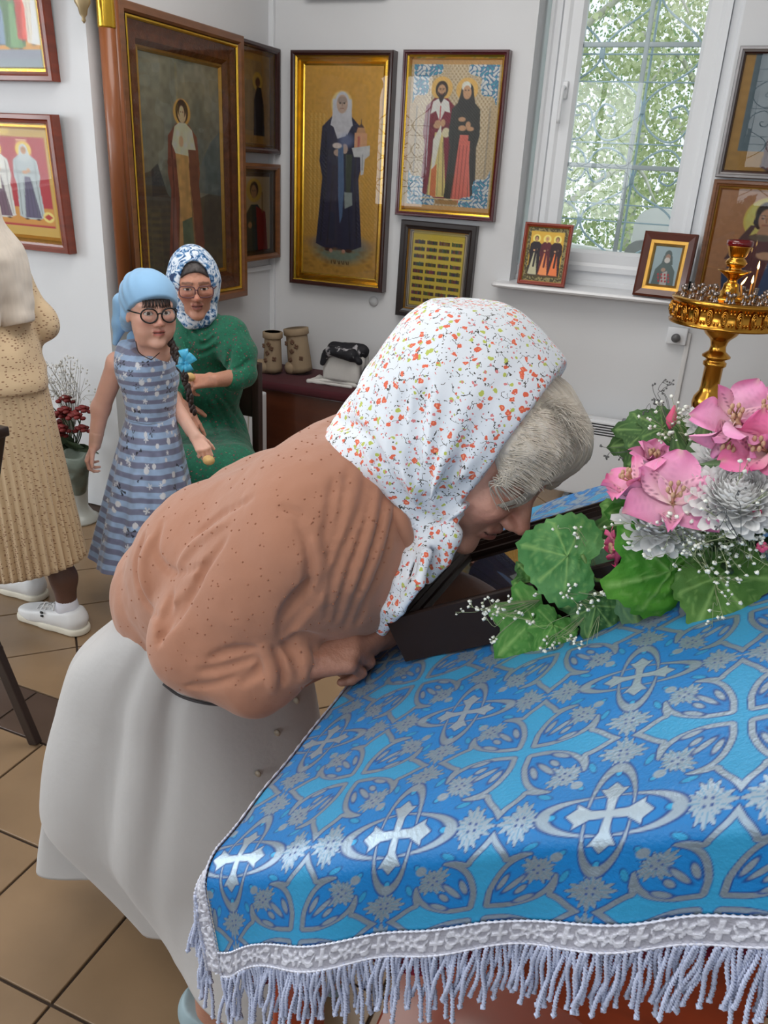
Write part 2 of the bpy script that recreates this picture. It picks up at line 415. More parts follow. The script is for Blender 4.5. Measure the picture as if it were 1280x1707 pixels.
for wy, ww in ((-1.4, 1.0), (.6, 1.0)):
    ob += [((X0-.3, y, 0), (X0, wy-ww/2, ZC)), ((X0-.3, wy-ww/2, 0), (X0, wy+ww/2, 1.1)), ((X0-.3, wy-ww/2, 2.8), (X0, wy+ww/2, ZC))]; y = wy+ww/2
ob.append(((X0-.3, y, 0), (X0, YR, ZC)))
structure('wall_outer_left', ob, M_WALL)
# corner conduit and low trunking
structure('trim_1', [((XL, YB-.022, .0), (XL+.03, YB, ZC))], M_PVC, .003)
structure('trim_2', [((XL, 3.4, 1.035), (XL+.016, YB-.022, 1.062))], M_PVC, .003)
structure('baseboard_back', [((XL, YB-.012, 0), (X1, YB, .09))], M_PVC)

# ---- floor tiles, each one laid singly
TP = .302
def clip_poly(p, edges):
    for (nx, ny, c) in edges:
        q = []
        for i in range(len(p)):
            a, b = p[i], p[(i+1) % len(p)]; da, db = nx*a[0]+ny*a[1]-c, nx*b[0]+ny*b[1]-c
            if da <= 0: q.append(a)
            if da*db < 0: t = da/(da-db); q.append((a[0]+t*(b[0]-a[0]), a[1]+t*(b[1]-a[1])))
        p = q
        if len(p) < 3: return None
    return p
far_tiles = {}
def tile(poly, m):
    c = np.mean(poly, 0); v = []; n = len(poly); dz = random.uniform(-.0008, .0008)
    for s, z in ((1, -.012), (1, -.0015), (None, 0)):
        for p in poly:
            p = np.asarray(p)
            if s is None: d = c-p; p = p+d*(.0022/max(np.linalg.norm(d), .01))
            v.append((*p, z+dz))
    f = [(i+k*n, (i+1) % n+k*n, (i+1) % n+(k+1)*n, i+(k+1)*n) for k in (0, 1) for i in range(n)]+[tuple(range(2*n, 3*n))]
    if c[0] > .75 or c[0] < -3.3: far_tiles.setdefault(m, MB()).add(v, f)      # the ones no one sees from here: one joined part
    else: put('tile', v, f, m, floor, smooth=False)
g = .0035
STRIP0, STRIP1 = 1.40, 1.585
for i in range(-8, 11):
    xa = -.985+i*TP
    for j in range(5):
        yb = STRIP0-j*TP; tile([(xa+g, yb-TP+g), (xa+TP-g, yb-TP+g), (xa+TP-g, yb-g), (xa+g, yb-g)], M_TILE)
    tile([(xa+.1+g, STRIP0+g), (xa+.1+TP-g, STRIP0+g), (xa+.1+TP-g, STRIP1-g), (xa+.1+g, STRIP1-g)], M_TILED)
q2 = math.sqrt(.5)
for i in range(-14, 26):
    for j in range(-14, 26):
        a0, b0 = -.02*q2+i*TP, 3.71*q2+j*TP             # (x+y)/sqrt2 and (y-x)/sqrt2 of the joint crossings
        sq = [(a0+g, b0+g), (a0+TP-g, b0+g), (a0+TP-g, b0+TP-g), (a0+g, b0+TP-g)]
        p = [((a-b)*q2, (a+b)*q2) for a, b in sq]
        xl = XL if np.mean([q[1] for q in p]) > YR else -3.3
        p = clip_poly(p, [(0, -1, -(STRIP1+g)), (0, 1, YB-.014), (1, 0, X1), (-1, 0, -xl)]+([(0, 1, YR)] if np.mean([q[0] for q in p]) < XL else []))
        if p: tile(p, M_TILE)
for m_, b_ in far_tiles.items(): b_.build('tile', m_, floor, smooth=False, kind='stuff')

# ---- windows
M_IRON = mat('pale_blue_iron', (196, 222, 236), .45, var=.05)
M_PANE = glass_mat('window_glass', (.97, .99, .99))
def grille(parent, x0, x1, zs, Y, m):
    b = MB(); r = .0055; c = (x0+x1)/2; hw = (x1-x0)/4
    def T(p, rr=r): b.add(*tube([(q[0], Y, q[1]) for q in p], rr, 6))
    def ogee(a, d):
        (xa, za), (xb, zb) = a, d
        T([(xa+(xb-xa)*(s-math.sin(2*math.pi*s)/(2*math.pi)*.75), za+(zb-za)*s) for s in np.linspace(0, 1, 14)])
    top, n1, n2, m1, n3, n4, bot = zs
    cols_a = [c-2*hw, c, c+2*hw]; cols_b = [c-hw, c+hw]
    for za, zb, A_, B_ in ((top, n1, cols_a, cols_b), (n2, n1, cols_a, cols_b), (n3, n4, cols_a, cols_b), (bot, n4, cols_a, cols_b)):
        for xa in A_:
            for xb in B_:
                if abs(xa-xb) < hw*1.2: ogee((xa, za), (xb, zb))
    for xa in cols_a:                                   # hearts of paired scrolls in the middle band
        for sx in (-1, 1):
            if not (x0-.02 < xa+sx*hw < x1+.02): continue
            for zn, s in ((n2, 1), (n3, -1)):
                h = abs(n2-n3)/2; z_ = m1
                pts = [(xa+sx*.004, zn), (xa+sx*hw*.12, zn-s*h*.45), (xa+sx*hw*.4, zn-s*h*.8), (xa+sx*hw*.7, zn-s*h*.88), (xa+sx*hw*.93, zn-s*h*.6),
                       (xa+sx*hw*.97, zn-s*h*.2), (xa+sx*hw*.8, zn+s*h*.12), (xa+sx*hw*.58, zn-s*h*.0), (xa+sx*hw*.6, zn-s*h*.2), (xa+sx*hw*.72, zn-s*h*.18)]
                T(spline(pts, 5))
    for z in (n1, (n1+n2)/2, m1, (n3+n4)/2-.02, n4): b.add(*tube([(x0-.05, Y, z), (x1+.05, Y, z)], .004, 6))
    for xx in cols_a: b.add(*tube([(xx, Y+.01, bot-.3), (xx, Y+.01, top+.3)], .0065, 6))
    for xa in cols_a+cols_b:
        for z in ((n2, n3) if xa in cols_a else (n1, n4)): b.add(*boxv((xa-.012, Y-.01, z-.02), (xa+.012, Y+.01, z+.02), .003))
    return b.build('iron_grille', m, parent)
win = tag(bpy.data.objects.new('window_1', None), kind='structure'); COL.objects.link(win)
fy = YB+.13
def pframe(name, x0, x1, z0, z1, y0, y1, t, parent, m=None):
    v, f = sweep_frame((x0, y1, z0), XA, ZA, x1-x0, z1-z0, [(0, 0), (0, y1-y0), (t*.25, y1-y0), (t*.4, (y1-y0)*.86), (t*.85, (y1-y0)*.86), (t, (y1-y0)*.6), (t, 0)])
    return put(name, v, f, m or M_PVC, parent, smooth=False)
pframe('outer_frame', OX0+.03, OX1, OZ0+.005, OZ1, fy, fy+.06, .06, win)
pframe('sash', -.965, -.215, 1.175, 2.90, fy-.018, fy+.045, .105, win)
b = MB(); b.add(*boxv((OX0+.0, fy+.0, OZ0), (OX1, fy+.05, 1.178), .006)); b.add(*boxv((OX0, fy-.012, OZ0), (OX1, fy+.02, 1.130), .006)); b.build('bottom_rail', M_PVC, win, smooth=False)
put('pane', [(-.87, fy+.02, 1.26), (-.25, fy+.02, 1.26), (-.25, fy+.02, 2.82), (-.87, fy+.02, 2.82)], [(0, 1, 2, 3)], M_PANE, win)
b = MB()
for z in (1.68, 2.21): b.add(*boxv((-.87, fy+.022, z-.011), (-.25, fy+.034, z+.011), .003))
b.add(*boxv((-.575, fy+.021, 1.26), (-.553, fy+.035, 2.82), .003)); b.build('muntin', mat('muntin_white', (205, 218, 222), .4), win)
b = MB(); b.add(*boxv((-.93, fy-.028, 1.97), (-.90, fy-.016, 2.05), .006)); b.add(*tube(spline([(-.915, fy-.03, 2.02), (-.915, fy-.06, 2.015), (-.917, fy-.066, 1.97), (-.92, fy-.06, 1.86)], 5), [.009]*16, 8))
b.build('window_handle', M_PVC, win)
b = MB()
b.add(*boxv((-.875, fy+.0, 1.255), (-.871, fy+.021, 2.83))); b.add(*boxv((-.249, fy+.0, 1.255), (-.245, fy+.021, 2.83))); b.add(*boxv((-.875, fy+.0, 1.254), (-.245, fy+.021, 1.258)))
b.build('gasket', mat('black_rubber', (25, 26, 28), .6), win)
grille(win, -1.02, -.08, (2.45, 2.185, 1.945, 1.79, 1.625, 1.42, 1.17), YB+.27, M_IRON)
# sill board with a rounded nose
b = MB(); prof = [(YB+.13, 1.075), (YB-.10, 1.075), (YB-.118, 1.079), (YB-.124, 1.088), (YB-.118, 1.098), (YB-.10, 1.102), (YB+.13, 1.102)]
xs = [-1.125, -1.118, -1.10, -.10, -.085, -.08]; ins = [.012, .004, 0, 0, .004, .012]; v = []
for x_, i_ in zip(xs, ins):
    for (yy, zz) in prof: v.append((x_, yy+(i_ if yy < YB else 0), 1.0885+(zz-1.0885)*(1-i_*30)))
k = len(prof); f = [(i*k+j, i*k+j+1, (i+1)*k+j+1, (i+1)*k+j) for i in range(len(xs)-1) for j in range(k-1)]+[tuple(range(k)), tuple((len(xs)-1)*k+j for j in range(k))[::-1]]
put('window_sill', v, f, M_SILL, win, smooth=False)
n_ = 2
for wx, ww in REAR_WIN:
    w2 = tag(bpy.data.objects.new('window_%d' % n_, None), kind='structure'); COL.objects.link(w2); n_ += 1
    pframe('outer_frame', wx-ww/2, wx+ww/2, 1.1, 2.8, Y0-.14, Y0-.09, .07, w2).data.flip_normals()
    b = MB(); b.add(*boxv((wx-.03, Y0-.12, 1.1), (wx+.03, Y0-.07, 2.8), .005)); b.build('mullion', M_PVC, w2)
    if n_ < 6: grille(w2, wx-ww/2, wx+ww/2, (2.45, 2.185, 1.945, 1.79, 1.625, 1.42, 1.17), Y0-.03, mat('grey_iron', (120, 135, 145), .5))
    b = MB(); b.add(*boxv((wx-ww/2-.05, Y0-.1, 1.07), (wx+ww/2+.05, Y0+.08, 1.1), .006)); b.build('window_sill', M_SILL, w2)

# ---- outside the window: ground, birches, white gravestones
tag(put('ground', [(-14, YB+WT, -.5), (10, YB+WT, -.5), (10, 30, -.5), (-14, 30, -.5)], [(0, 1, 2, 3)], mat('summer_grass', (120, 150, 84), .9, var=.25, scale=3)), kind='structure')
M_LEAFT = mat('birch_leaves', (192, 212, 156), .5, var=.15, scale=1.5, col2=(228, 236, 190))
M_LEAFD = mat('dark_leaves', (112, 160, 108), .5, var=.2, scale=1.5, col2=(170, 204, 146))
M_BARK = mat('birch_bark', (205, 204, 198), .8, var=.3, scale=10)
def tree(x, y, h, rx, z0, z1, n, m, label):
    t = thing('birch_tree', label, 'tree', (x, y, -.5), 'trees outside the window')
    b = MB(); b.add(*tube(spline([(x, y, -.5), (x+.06, y, h*.35), (x-.05, y+.1, h*.7), (x, y, h)], 5), np.linspace(.13, .03, 16), 8))
    for k in range(5):
        a = k*2.1; zz = h*(.3+.12*k); b.add(*tube(spline([(x, y, zz), (x+.7*rx*math.cos(a), y+.5*rx*math.sin(a), zz+.5), (x+rx*math.cos(a), y+.8*rx*math.sin(a), zz+.2)], 4), np.linspace(.035, .01, 9), 6))
    b.build('trunk', M_BARK, t)
    # drooping sprays of leaves
    u = rng.uniform(-1, 1, n); w = rng.uniform(-1, 1, n); s = rng.uniform(0, 1, n)
    ph = np.round(u*9)/9; c = np.stack([x+rx*(u+.06*np.sin(ph*40+w*9)), y+rx*.8*w, z0+(z1-z0)*s], 1)
    keep = (u**2+w**2 < 1) & (vnoise(c[:, 0], c[:, 1], c[:, 2]*.6, 2.2, 3) > -.35); c = c[keep]; n = len(c)
    a = rng.normal(size=(n, 3)); a[:, 2] -= 1.; a /= np.linalg.norm(a, axis=1)[:, None]; p = np.cross(a, rng.normal(size=(n, 3))); p /= np.linalg.norm(p, axis=1)[:, None]
    L_ = rng.uniform(.035, .065, (n, 1)); v = np.stack([c, c+a*L_*.5+p*L_*.42, c+a*L_*1.1, c+a*L_*.5-p*L_*.42], 1).reshape(-1, 3)
    put('crown', v, np.arange(4*n).reshape(-1, 4), m, t, kind='stuff', smooth=False)
tree(-1.75, 8.3, 4.2, 1.0, .75, 4.4, 15000, M_LEAFT, 'pale green birch seen through the left of the window')
tree(-.55, 10.4, 4.4, 1.15, 1.1, 5.0, 17000, M_LEAFT, 'drooping birch seen through the right half of the window')
tree(-1.7, 14.0, 4.6, 2.4, .2, 5.6, 24000, M_LEAFD, 'darker leafy tree behind the two birches outside the window')
M_STONE = mat('white_stone', (238, 238, 240), .6, var=.04, scale=5)
for k, (px_, py_, Y_, w_, kind, lab) in enumerate(((1000, 418, 7.0, .55, 0, 'broad white stone slab outside low in the window'), (1103, 345, 6.6, .34, 1, 'tall white rounded gravestone outside beside the right sash'), (1072, 400, 6.3, .22, 2, 'narrow grey stone post outside at the foot of the window'))):
    p = PY(px_, py_, Y_); t = thing('gravestone', lab, 'gravestone', (p[0], Y_, -.5)); zt = p[2]
    out = [(-w_/2, 0), (w_/2, 0), (w_/2, zt+.5-w_*.4)]+[(w_/2*math.cos(a), zt+.5-w_*.4+w_*.4*math.sin(a)) for a in np.linspace(.15, 3.0, 7)]+[(-w_/2, zt+.5-w_*.4)]
    if kind == 0: out = [(-w_/2, 0), (w_/2, 0), (w_/2, zt+.5), (-w_/2, zt+.54)]
    n = len(out); v = [(p[0]+a, Y_-.06, -.5+c_) for a, c_ in out]+[(p[0]+a, Y_+.06, -.5+c_) for a, c_ in out]
    put('slab', v, [tuple(range(n))[::-1], tuple(range(n, 2*n))]+[(i, (i+1) % n, (i+1) % n+n, i+n) for i in range(n)], M_STONE if kind < 2 else mat('grey_stone', (150, 150, 152), .7), t, smooth=False)
    b = MB(); b.add(*boxv((p[0]-w_*.62, Y_-.14, -.5), (p[0]+w_*.62, Y_+.14, -.36), .01)); b.build('plinth', M_STONE, t)

# ================================================================== ICONS ON THE WALLS
M_PAINT = mat('painted_panel', rough=.55, attr='Col', var=.05, scale=25, bump=.04, bscale=120)
M_FOIL = mat('embossed_foil', rough=.3, metal=.55, attr='Col', var=.12, scale=60, bump=.25, bscale=140)
M_DKWOOD = mat('dark_stained_frame', (52, 22, 18), .28, var=.2, scale=9, stretch=(1, 1, 8), coat=.4)
M_BLKWOOD = mat('black_brown_frame', (36, 26, 24), .35, var=.15, scale=9, coat=.25)
M_REDWOOD = mat('red_brown_frame', (118, 48, 26), .35, var=.25, scale=8, stretch=(1, 1, 5), coat=.3)
M_MIDWOOD = mat('brown_frame', (116, 72, 40), .35, var=.25, scale=8, stretch=(1, 1, 5), coat=.3)
M_GOLD = mat('gilded_liner', (198, 152, 74), .3, metal=.8, var=.12, scale=30, bump=.06, bscale=90)
M_GOLDB = mat('bright_gilding', (222, 178, 62), .22, metal=.85, var=.1, scale=20)
M_SILVF = mat('silver_frame', (150, 146, 146), .3, metal=.6, var=.1, scale=20)
M_PGLASS = glass_mat('picture_glass', (.97, .97, .96), 1.0); M_DIM = glass_mat('matt_picture_glass', (.98, .98, .97), .3)
def P_outer(d, w, lip=.006): return [(0, 0), (0, d-lip), (lip*.6, d), (w*.55, d), (w*.75, d-.004), (w, d-.006), (w, d-.022)]
def icon(name, label, O, A, B, w, h, outer, mo, liners, cv, inset, ph, gh, mp=None, glass=True, gm=None, group='framed icons on the walls', relief=None, cat='icon'):
    O = np.asarray(O, float); N_ = np.cross(A, B); t = thing(name, label, cat, O+A*w/2, group)
    put('frame', *sweep_frame(O, A, B, w, h, outer), mo, t, smooth=False)
    for prof, ml in liners: put('liner', *sweep_frame(O, A, B, w, h, prof), ml, t, smooth=False)
    bk = [O+A*.003+B*.003+N_*.002, O+A*(w-.003)+B*.003+N_*.002, O+A*(w-.003)+B*(h-.003)+N_*.002, O+A*.003+B*(h-.003)+N_*.002]
    put('back_panel', bk, [(0, 1, 2, 3)], M_BLKWOOD, t)
    i = inset
    cv.panel('painting', O+A*i+B*i, A, B, w-2*i, h-2*i, mp or M_PAINT, t, ph, relief)
    if glass:
        g_ = outer[-1][0]-.003; gp = [O+A*g_+B*g_+N_*gh, O+A*(w-g_)+B*g_+N_*gh, O+A*(w-g_)+B*(h-g_)+N_*gh, O+A*g_+B*(h-g_)+N_*gh]
        put('glass', gp, [(0, 1, 2, 3)], gm or M_PGLASS, t)
    return t
SKIN = (196, 150, 112)
def saint(c, cx, top, H, robe, inner, hood=None, halo=(222, 178, 80), hair=(60, 40, 28), wid=.5, beard=False, hemw=.62, stole=None, feet=True, face=SKIN):
    """one standing figure; H = height as a share of the panel, widths follow its aspect"""
    k = H*c.h/c.w; X = lambda f: cx+f*k; Yv = lambda f: top+f*H
    r = .062
    if halo is not None:
        c.ell(cx, Yv(.075), r*1.75*k, r*1.75*H, halo); c.ell(cx, Yv(.075), r*1.55*k, r*1.55*H, np.clip(np.array(halo)*1.08, 0, 255))
    hw = wid*.24; fw = hemw*.23
    c.poly([(X(-hw*.45), Yv(.14)), (X(hw*.45), Yv(.14)), (X(hw), Yv(.21)), (X(hw*1.12), Yv(.42)), (X(hw*.95), Yv(.52)), (X(fw), Yv(.95)), (X(fw*.5), Yv(.985)), (X(-fw*.5), Yv(.985)), (X(-fw), Yv(.95)), (X(-hw*.95), Yv(.52)), (X(-hw*1.12), Yv(.42)), (X(-hw), Yv(.21))], robe)
    if inner is not None:
        c.poly([(X(-.035), Yv(.42)), (X(.04), Yv(.42)), (X(fw*.72), Yv(.965)), (X(-fw*.55), Yv(.965))], inner)
        for s in (-.02, .01, .04): c.line([(X(s), Yv(.5)), (X(s*2.0), Yv(.95))], .008*k, np.array(inner)*.72, .7)
    if stole is not None: c.poly([(X(-.1), Yv(.15)), (X(.1), Yv(.15)), (X(.12), Yv(.3)), (X(.03), Yv(.34)), (X(.03), Yv(.6)), (X(-.03), Yv(.6)), (X(-.03), Yv(.34)), (X(-.12), Yv(.3))], stole)
    for s in (-1, 1):
        c.line([(X(s*hw*.8), Yv(.24)), (X(s*hw*.75), Yv(.5)), (X(s*fw*.8), Yv(.93))], .009*k, np.array(robe)*.55, .8)
        c.line([(X(s*hw*.35), Yv(.45)), (X(s*fw*.5), Yv(.95))], .008*k, np.array(robe)*.62, .7)
        c.line([(X(s*hw*.95), Yv(.36)), (X(0), Yv(.37))], .045*k, np.array(robe)*.85, .8)
    c.ell(X(-.02), Yv(.365), .035*k, .022*H, face); c.ell(X(.03), Yv(.34), .022*k, .03*H, face)
    c.ell(cx, Yv(.07), .056*k, .068*H, hood if hood is not None else hair)
    if hood is not None: c.poly([(X(-.055), Yv(.07)), (X(.055), Yv(.07)), (X(.085), Yv(.2)), (X(.0), Yv(.24)), (X(-.085), Yv(.2))], hood)
    c.ell(cx, Yv(.082), .036*k, .05*H, face)
    if beard: c.poly([(X(-.034), Yv(.09)), (X(.034), Yv(.09)), (X(.02), Yv(.16)), (X(0), Yv(.175)), (X(-.02), Yv(.16))], hair); c.ell(cx, Yv(.075), .03*k, .03*H, face)
    for s in (-1, 1): c.ell(X(s*.014), Yv(.072), .007*k, .005*H, (45, 28, 22), .9); c.line([(X(s*.006), Yv(.062)), (X(s*.024), Yv(.062))], .004*k, (60, 38, 26), .8)
    c.line([(X(0), Yv(.074)), (X(.003), Yv(.094))], .005*k, np.array(face)*.7, .8); c.line([(X(-.011), Yv(.108)), (X(.011), Yv(.108))], .005*k, (140, 70, 60), .9)
    if feet:
        for s in (-1, 1): c.ell(X(s*fw*.45), Yv(.985), .028*k, .012*H, (70, 40, 30))
def emboss(c, m_, amp, sc=3):
    """raised lattice of a stamped metal ground, in metres"""
    return amp*m_*np.clip(np.sin(c.x/sc*2)*np.sin(c.y/sc*2)+.3*vnoise(c.x*1., c.y*1., c.x*0., .35, 5), -.3, 1)
BW = lambda px, d: (np.array([px[0], YB, px[1]]))
# tall icon of the aproned elder with the little church
c = Canvas(150, 330, (205, 150, 62)); c.wash(.5+.5*np.sin(c.v*3.1), (214, 168, 80), .5)
for k in range(60):
    for s in range(4): c.ell(.10+.055*s, .22+.0085*k*1.0, .011, .0028, (240, 205, 120), .55)
c.ell(.52, .86, .36, .075, (110, 138, 128), .9, 14); c.ell(.5, .835, .42, .03, (130, 110, 120), .5, 9)
c.ell(.485, .175, .135, .062, (236, 214, 150), .8, 3)
saint(c, .49, .115, .765, (40, 40, 66), None, hood=(206, 206, 214), halo=None, wid=.62, hemw=.8, face=(196, 168, 150))
c.poly([(.37, .15), (.61, .15), (.62, .27), (.56, .315), (.44, .33), (.37, .26)], (206, 205, 212)); c.ell(.49, .172, .07, .042, (196, 168, 150)); c.ell(.49, .155, .06, .016, (120, 110, 110), .5)
for s in (-1, 1): c.ell(.49+s*.027, .168, .011, .004, (50, 40, 40))
c.line([(.47, .192), (.512, .192)], .008, (150, 96, 86)); c.line([(.49, .17), (.494, .183)], .008, (160, 128, 112))
c.poly([(.45, .36), (.52, .36), (.545, .56), (.53, .7), (.5, .735), (.47, .6)], (84, 110, 150)); c.poly([(.55, .4), (.64, .4), (.63, .58), (.57, .58)], (66, 74, 64)); c.poly([(.55, .58), (.65, .58), (.66, .64), (.56, .66)], (150, 160, 158))
c.ell(.44, .362, .06, .013, (222, 206, 198)); c.line([(.555, .31), (.555, .35)], .012, (40, 40, 60)); c.line([(.53, .325), (.58, .325)], .012, (40, 40, 60)); c.ell(.555, .335, .09, .03, (150, 165, 215), .4, 9)
c.poly([(.66, .30), (.82, .30), (.82, .37), (.66, .37)], (214, 160, 120)); c.poly([(.68, .30), (.70, .275), (.78, .275), (.80, .30)], (200, 150, 110)); c.poly([(.70, .275), (.74, .255), (.78, .275)], (92, 70, 60)); c.line([(.74, .24), (.74, .26)], .01, (90, 70, 60)); c.poly([(.7, .315), (.73, .315), (.73, .37), (.7, .37)], (196, 110, 96))
c.poly([(.63, .37), (.86, .355), (.86, .40), (.80, .42), (.79, .49), (.755, .495), (.74, .41), (.66, .41)], (206, 206, 208)); c.line([(.77, .4), (.77, .47)], .01, (150, 150, 155))
for s in (-1, 1): c.ell(.475+s*.085, .873, .024, .010, (206, 150, 130))
for k, x_ in enumerate((.40, .43, .455, .49, .515, .54, .57, .60, .63)): c.line([(x_, .924), (x_+(.012 if k % 2 else 0), .938)], .012, (86, 54, 22))
for k in range(40): c.ell(random.uniform(.03, .97), random.uniform(.86, .985), .03, .006, (150, 104, 40), .4, 3)
c.grain(.08)
O = np.array([-2.345, YB, .975])
icon('icon', 'tall icon of a hooded elder in dark robes holding a small church', O, XA, ZA, .585, 1.185, P_outer(.065, .024), M_DKWOOD,
     [([(.024, .048), (.034, .044), (.040, .030), (.050, .034), (.058, .020), (.066, .018)], M_GOLDB)], c, .064, .016, .046, relief=emboss(c, ((c.u < .3) & (c.v > .2) & (c.v < .8)) | ((c.u > .72) & (c.v > .45) & (c.v < .8)), .0014, 2.2))
# two saints on embossed silver, blue enamel corners
c = Canvas(150, 235, (188, 166, 130)); c.blend(((c.x//3+c.y//4) % 2)*.6*(np.abs(c.u-.5) < .42), (214, 200, 172)); c.blend((np.sin(c.x*.9)*np.sin(c.y*.8) > .5)*.6, (150, 122, 86))
c.rect(0, 0, 1, .035, (186, 142, 84)); c.rect(0, .965, 1, 1, (200, 152, 90)); c.rect(.08, .3, .1, .85, (120, 110, 100), .5); c.rect(.9, .3, .92, .85, (120, 110, 100), .5)
def saint_gown(cx, pts, col): c.poly(pts, col)
c.ell(.36, .185, .12, .075, (222, 178, 96)); c.ell(.64, .19, .12, .075, (222, 178, 96))
saint(c, .36, .135, .80, (122, 22, 44), (216, 196, 120), hair=(46, 32, 26), wid=.55, hemw=.62, beard=True, halo=None, stole=None)
c.poly([(.27, .27), (.33, .25), (.36, .285), (.39, .25), (.45, .27), (.47, .34), (.41, .33), (.36, .40), (.31, .33), (.25, .35)], (228, 222, 216)); c.line([(.36, .30), (.36, .39)], .012, (190, 40, 50))
c.poly([(.3, .52), (.38, .42), (.39, .48), (.33, .72), (.3, .72)], (224, 220, 206)); c.poly([(.30, .72), (.36, .68), (.37, .91), (.30, .91)], (206, 110, 50)); c.ell(.44, .47, .045, .032, (218, 206, 170)); c.ell(.34, .41, .035, .02, SKIN)
saint(c, .645, .145, .80, (44, 44, 38), (212, 106, 90), hood=(40, 38, 36), wid=.52, hemw=.62, halo=None)
c.poly([(.6, .52), (.72, .52), (.735, .94), (.57, .94)], (212, 106, 90)); c.ell(.63, .17, .05, .032, (226, 222, 210)); c.ell(.64, .2, .042, .036, SKIN)
for s in (-1, 1): c.ell(.64+s*.017, .194, .008, .004, (45, 30, 24))
for x_ in (.61, .65, .69): c.line([(x_, .55), (x_-.01, .93)], .008, (160, 66, 58))
c.ell(.61, .38, .04, .015, SKIN); c.ell(.71, .44, .04, .014, SKIN)
cm = np.zeros(c.u.shape)
for sx in (0, 1):
    for sy in (0, 1):
        X_, Y_ = np.abs(c.u-sx)*1.0, np.abs(c.v-sy)*c.h/c.w; q = (X_ > .03) & (Y_ > .055) & (X_+Y_*.75 < .40-.05*np.cos(9*np.arctan2(Y_, X_+1e-3))); cm = np.maximum(cm, q)
sw = np.sin(c.x*.45+2*np.sin(c.y*.35))*np.sin(c.y*.45+2*np.cos(c.x*.3)); c.blend(cm, (74, 116, 156)); c.blend(cm*(sw > .1), (206, 208, 206)); c.blend(cm*(sw < -.55), (66, 150, 170))
c.rect(.37, .925, .63, .955, (158, 116, 60)); c.rect(.2, .915, .8, .922, (222, 200, 150)); c.grain(.06)
O = np.array([-1.712, YB, 1.388])
icon('icon', 'icon of two saints on embossed silver with blue enamel corners', O, XA, ZA, .545, .775, P_outer(.055, .022), mat('cherry_frame', (74, 14, 22), .25, var=.2, scale=9, coat=.5),
     [([(.022, .04), (.030, .036), (.038, .022), (.040, .018)], M_GOLDB)], c, .038, .016, .036, relief=emboss(c, 1-cm, .0012, 1.6)+cm*.0016*(sw > .1))
# framed sheet of small pictures in rows on yellow
c = Canvas(100, 136, (150, 132, 110))
for i_, col_ in ((0, (96, 84, 84)), (.015, (196, 178, 150)), (.03, (70, 66, 84)), (.045, (206, 190, 160)), (.06, (120, 100, 70))): c.rect(i_, i_*.74, 1-i_, 1-i_*.74, col_)
c.rect(.075, .055, .925, .945, (226, 196, 74)); c.wash((c.v < .12)*.6*(c.u > .08)*(c.u < .92), (206, 178, 40))
for r_ in range(9):
    for k in range(4):
        x_, y_ = .105+k*.205, .125+r_*.0875+(.012 if r_ > 2 else 0)+(.01 if r_ > 5 else 0); c.rect(x_, y_+.006, x_+.175, y_+.05, (84, 62, 40))
        for q in range(7): c.rect(x_+.024*q, y_+.008+random.uniform(-.01, .012), x_+.024*q+.018, y_+.048, (random.randint(40, 150), random.randint(35, 110), random.randint(25, 90)))
O = np.array([-1.682, YB, .862]); ang = -.012; A_ = np.array([math.cos(ang), 0, math.sin(ang)]); B_ = np.cross(-YA, A_)
icon('framed_picture', 'framed sheet of small pictures in rows on yellow below the two saints', O, A_, B_, .425, .505, P_outer(.045, .042), M_BLKWOOD,
     [([(.042, .03), (.046, .024), (.046, .01)], M_GOLD)], c, .043, .012, .026, cat='picture')
# picture at the top edge of the frame
c = Canvas(40, 40, (120, 84, 50)); saint(c, .5, .1, 1.3, (90, 60, 60), (150, 110, 80))
icon('icon', 'icon high on the wall above the tall icon, only its lower rail in view', np.array([-2.27, YB, 2.395]), XA, ZA, .44, .6, P_outer(.05, .03), M_BLKWOOD, [([(.03, .03), (.05, .02)], M_GOLD)], c, .05, .015, .03)
# right of the window
c = Canvas(80, 100, (90, 110, 120)); c.rect(0, .82, 1, 1, (176, 132, 60)); c.rect(0, .0, .1, 1, (176, 132, 60)); saint(c, .5, .1, .9, (96, 66, 70), (150, 60, 50)); c.grain(.1)
A_ = XA; B_ = nrm((0, -.05, 1.))
icon('icon', 'silver-framed icon right of the window, its glass mirroring a bright window', np.array([-.145, YB-.02, 1.655]), XA, B_, .50, .52, P_outer(.045, .022), M_SILVF, [([(.022, .028), (.028, .026), (.032, .012)], M_DKWOOD)], c, .03, .01, .024)
c = Canvas(120, 130, (186, 132, 92)); c.ell(.57, .245, .205, .19, (236, 206, 100)); c.ell(.57, .245, .185, .17, (240, 214, 120))
c.poly([(.3, .6), (.38, .42), (.5, .37), (.66, .37), (.85, .45), (.98, .62), (.96, 1), (.32, 1)], (96, 46, 50)); c.poly([(.26, .72), (.4, .62), (.46, .85), (.4, .98), (.3, .95)], (40, 66, 106)); c.poly([(.66, .62), (.75, .62), (.72, .98), (.6, .98)], (58, 84, 128)); c.poly([(.75, .5), (.98, .62), (.98, 1), (.74, 1)], (80, 34, 44))
c.ell(.565, .195, .105, .105, (44, 28, 22)); c.poly([(.47, .2), (.67, .2), (.685, .29), (.62, .33), (.5, .33), (.455, .28)], (44, 28, 22)); c.ell(.565, .245, .066, .09, (206, 156, 122)); c.poly([(.53, .3), (.6, .3), (.62, .39), (.5, .39)], (196, 146, 112)); c.ell(.56, .405, .12, .03, (110, 96, 80), .9)
for s in (-1, 1): c.ell(.563+s*.028, .235, .014, .007, (40, 24, 20)); c.line([(.563+s*.012, .213), (.563+s*.045, .212)], .008, (50, 32, 24))
c.line([(.565, .235), (.57, .27)], .008, (150, 100, 76)); c.line([(.54, .293), (.59, .293)], .009, (160, 74, 66))
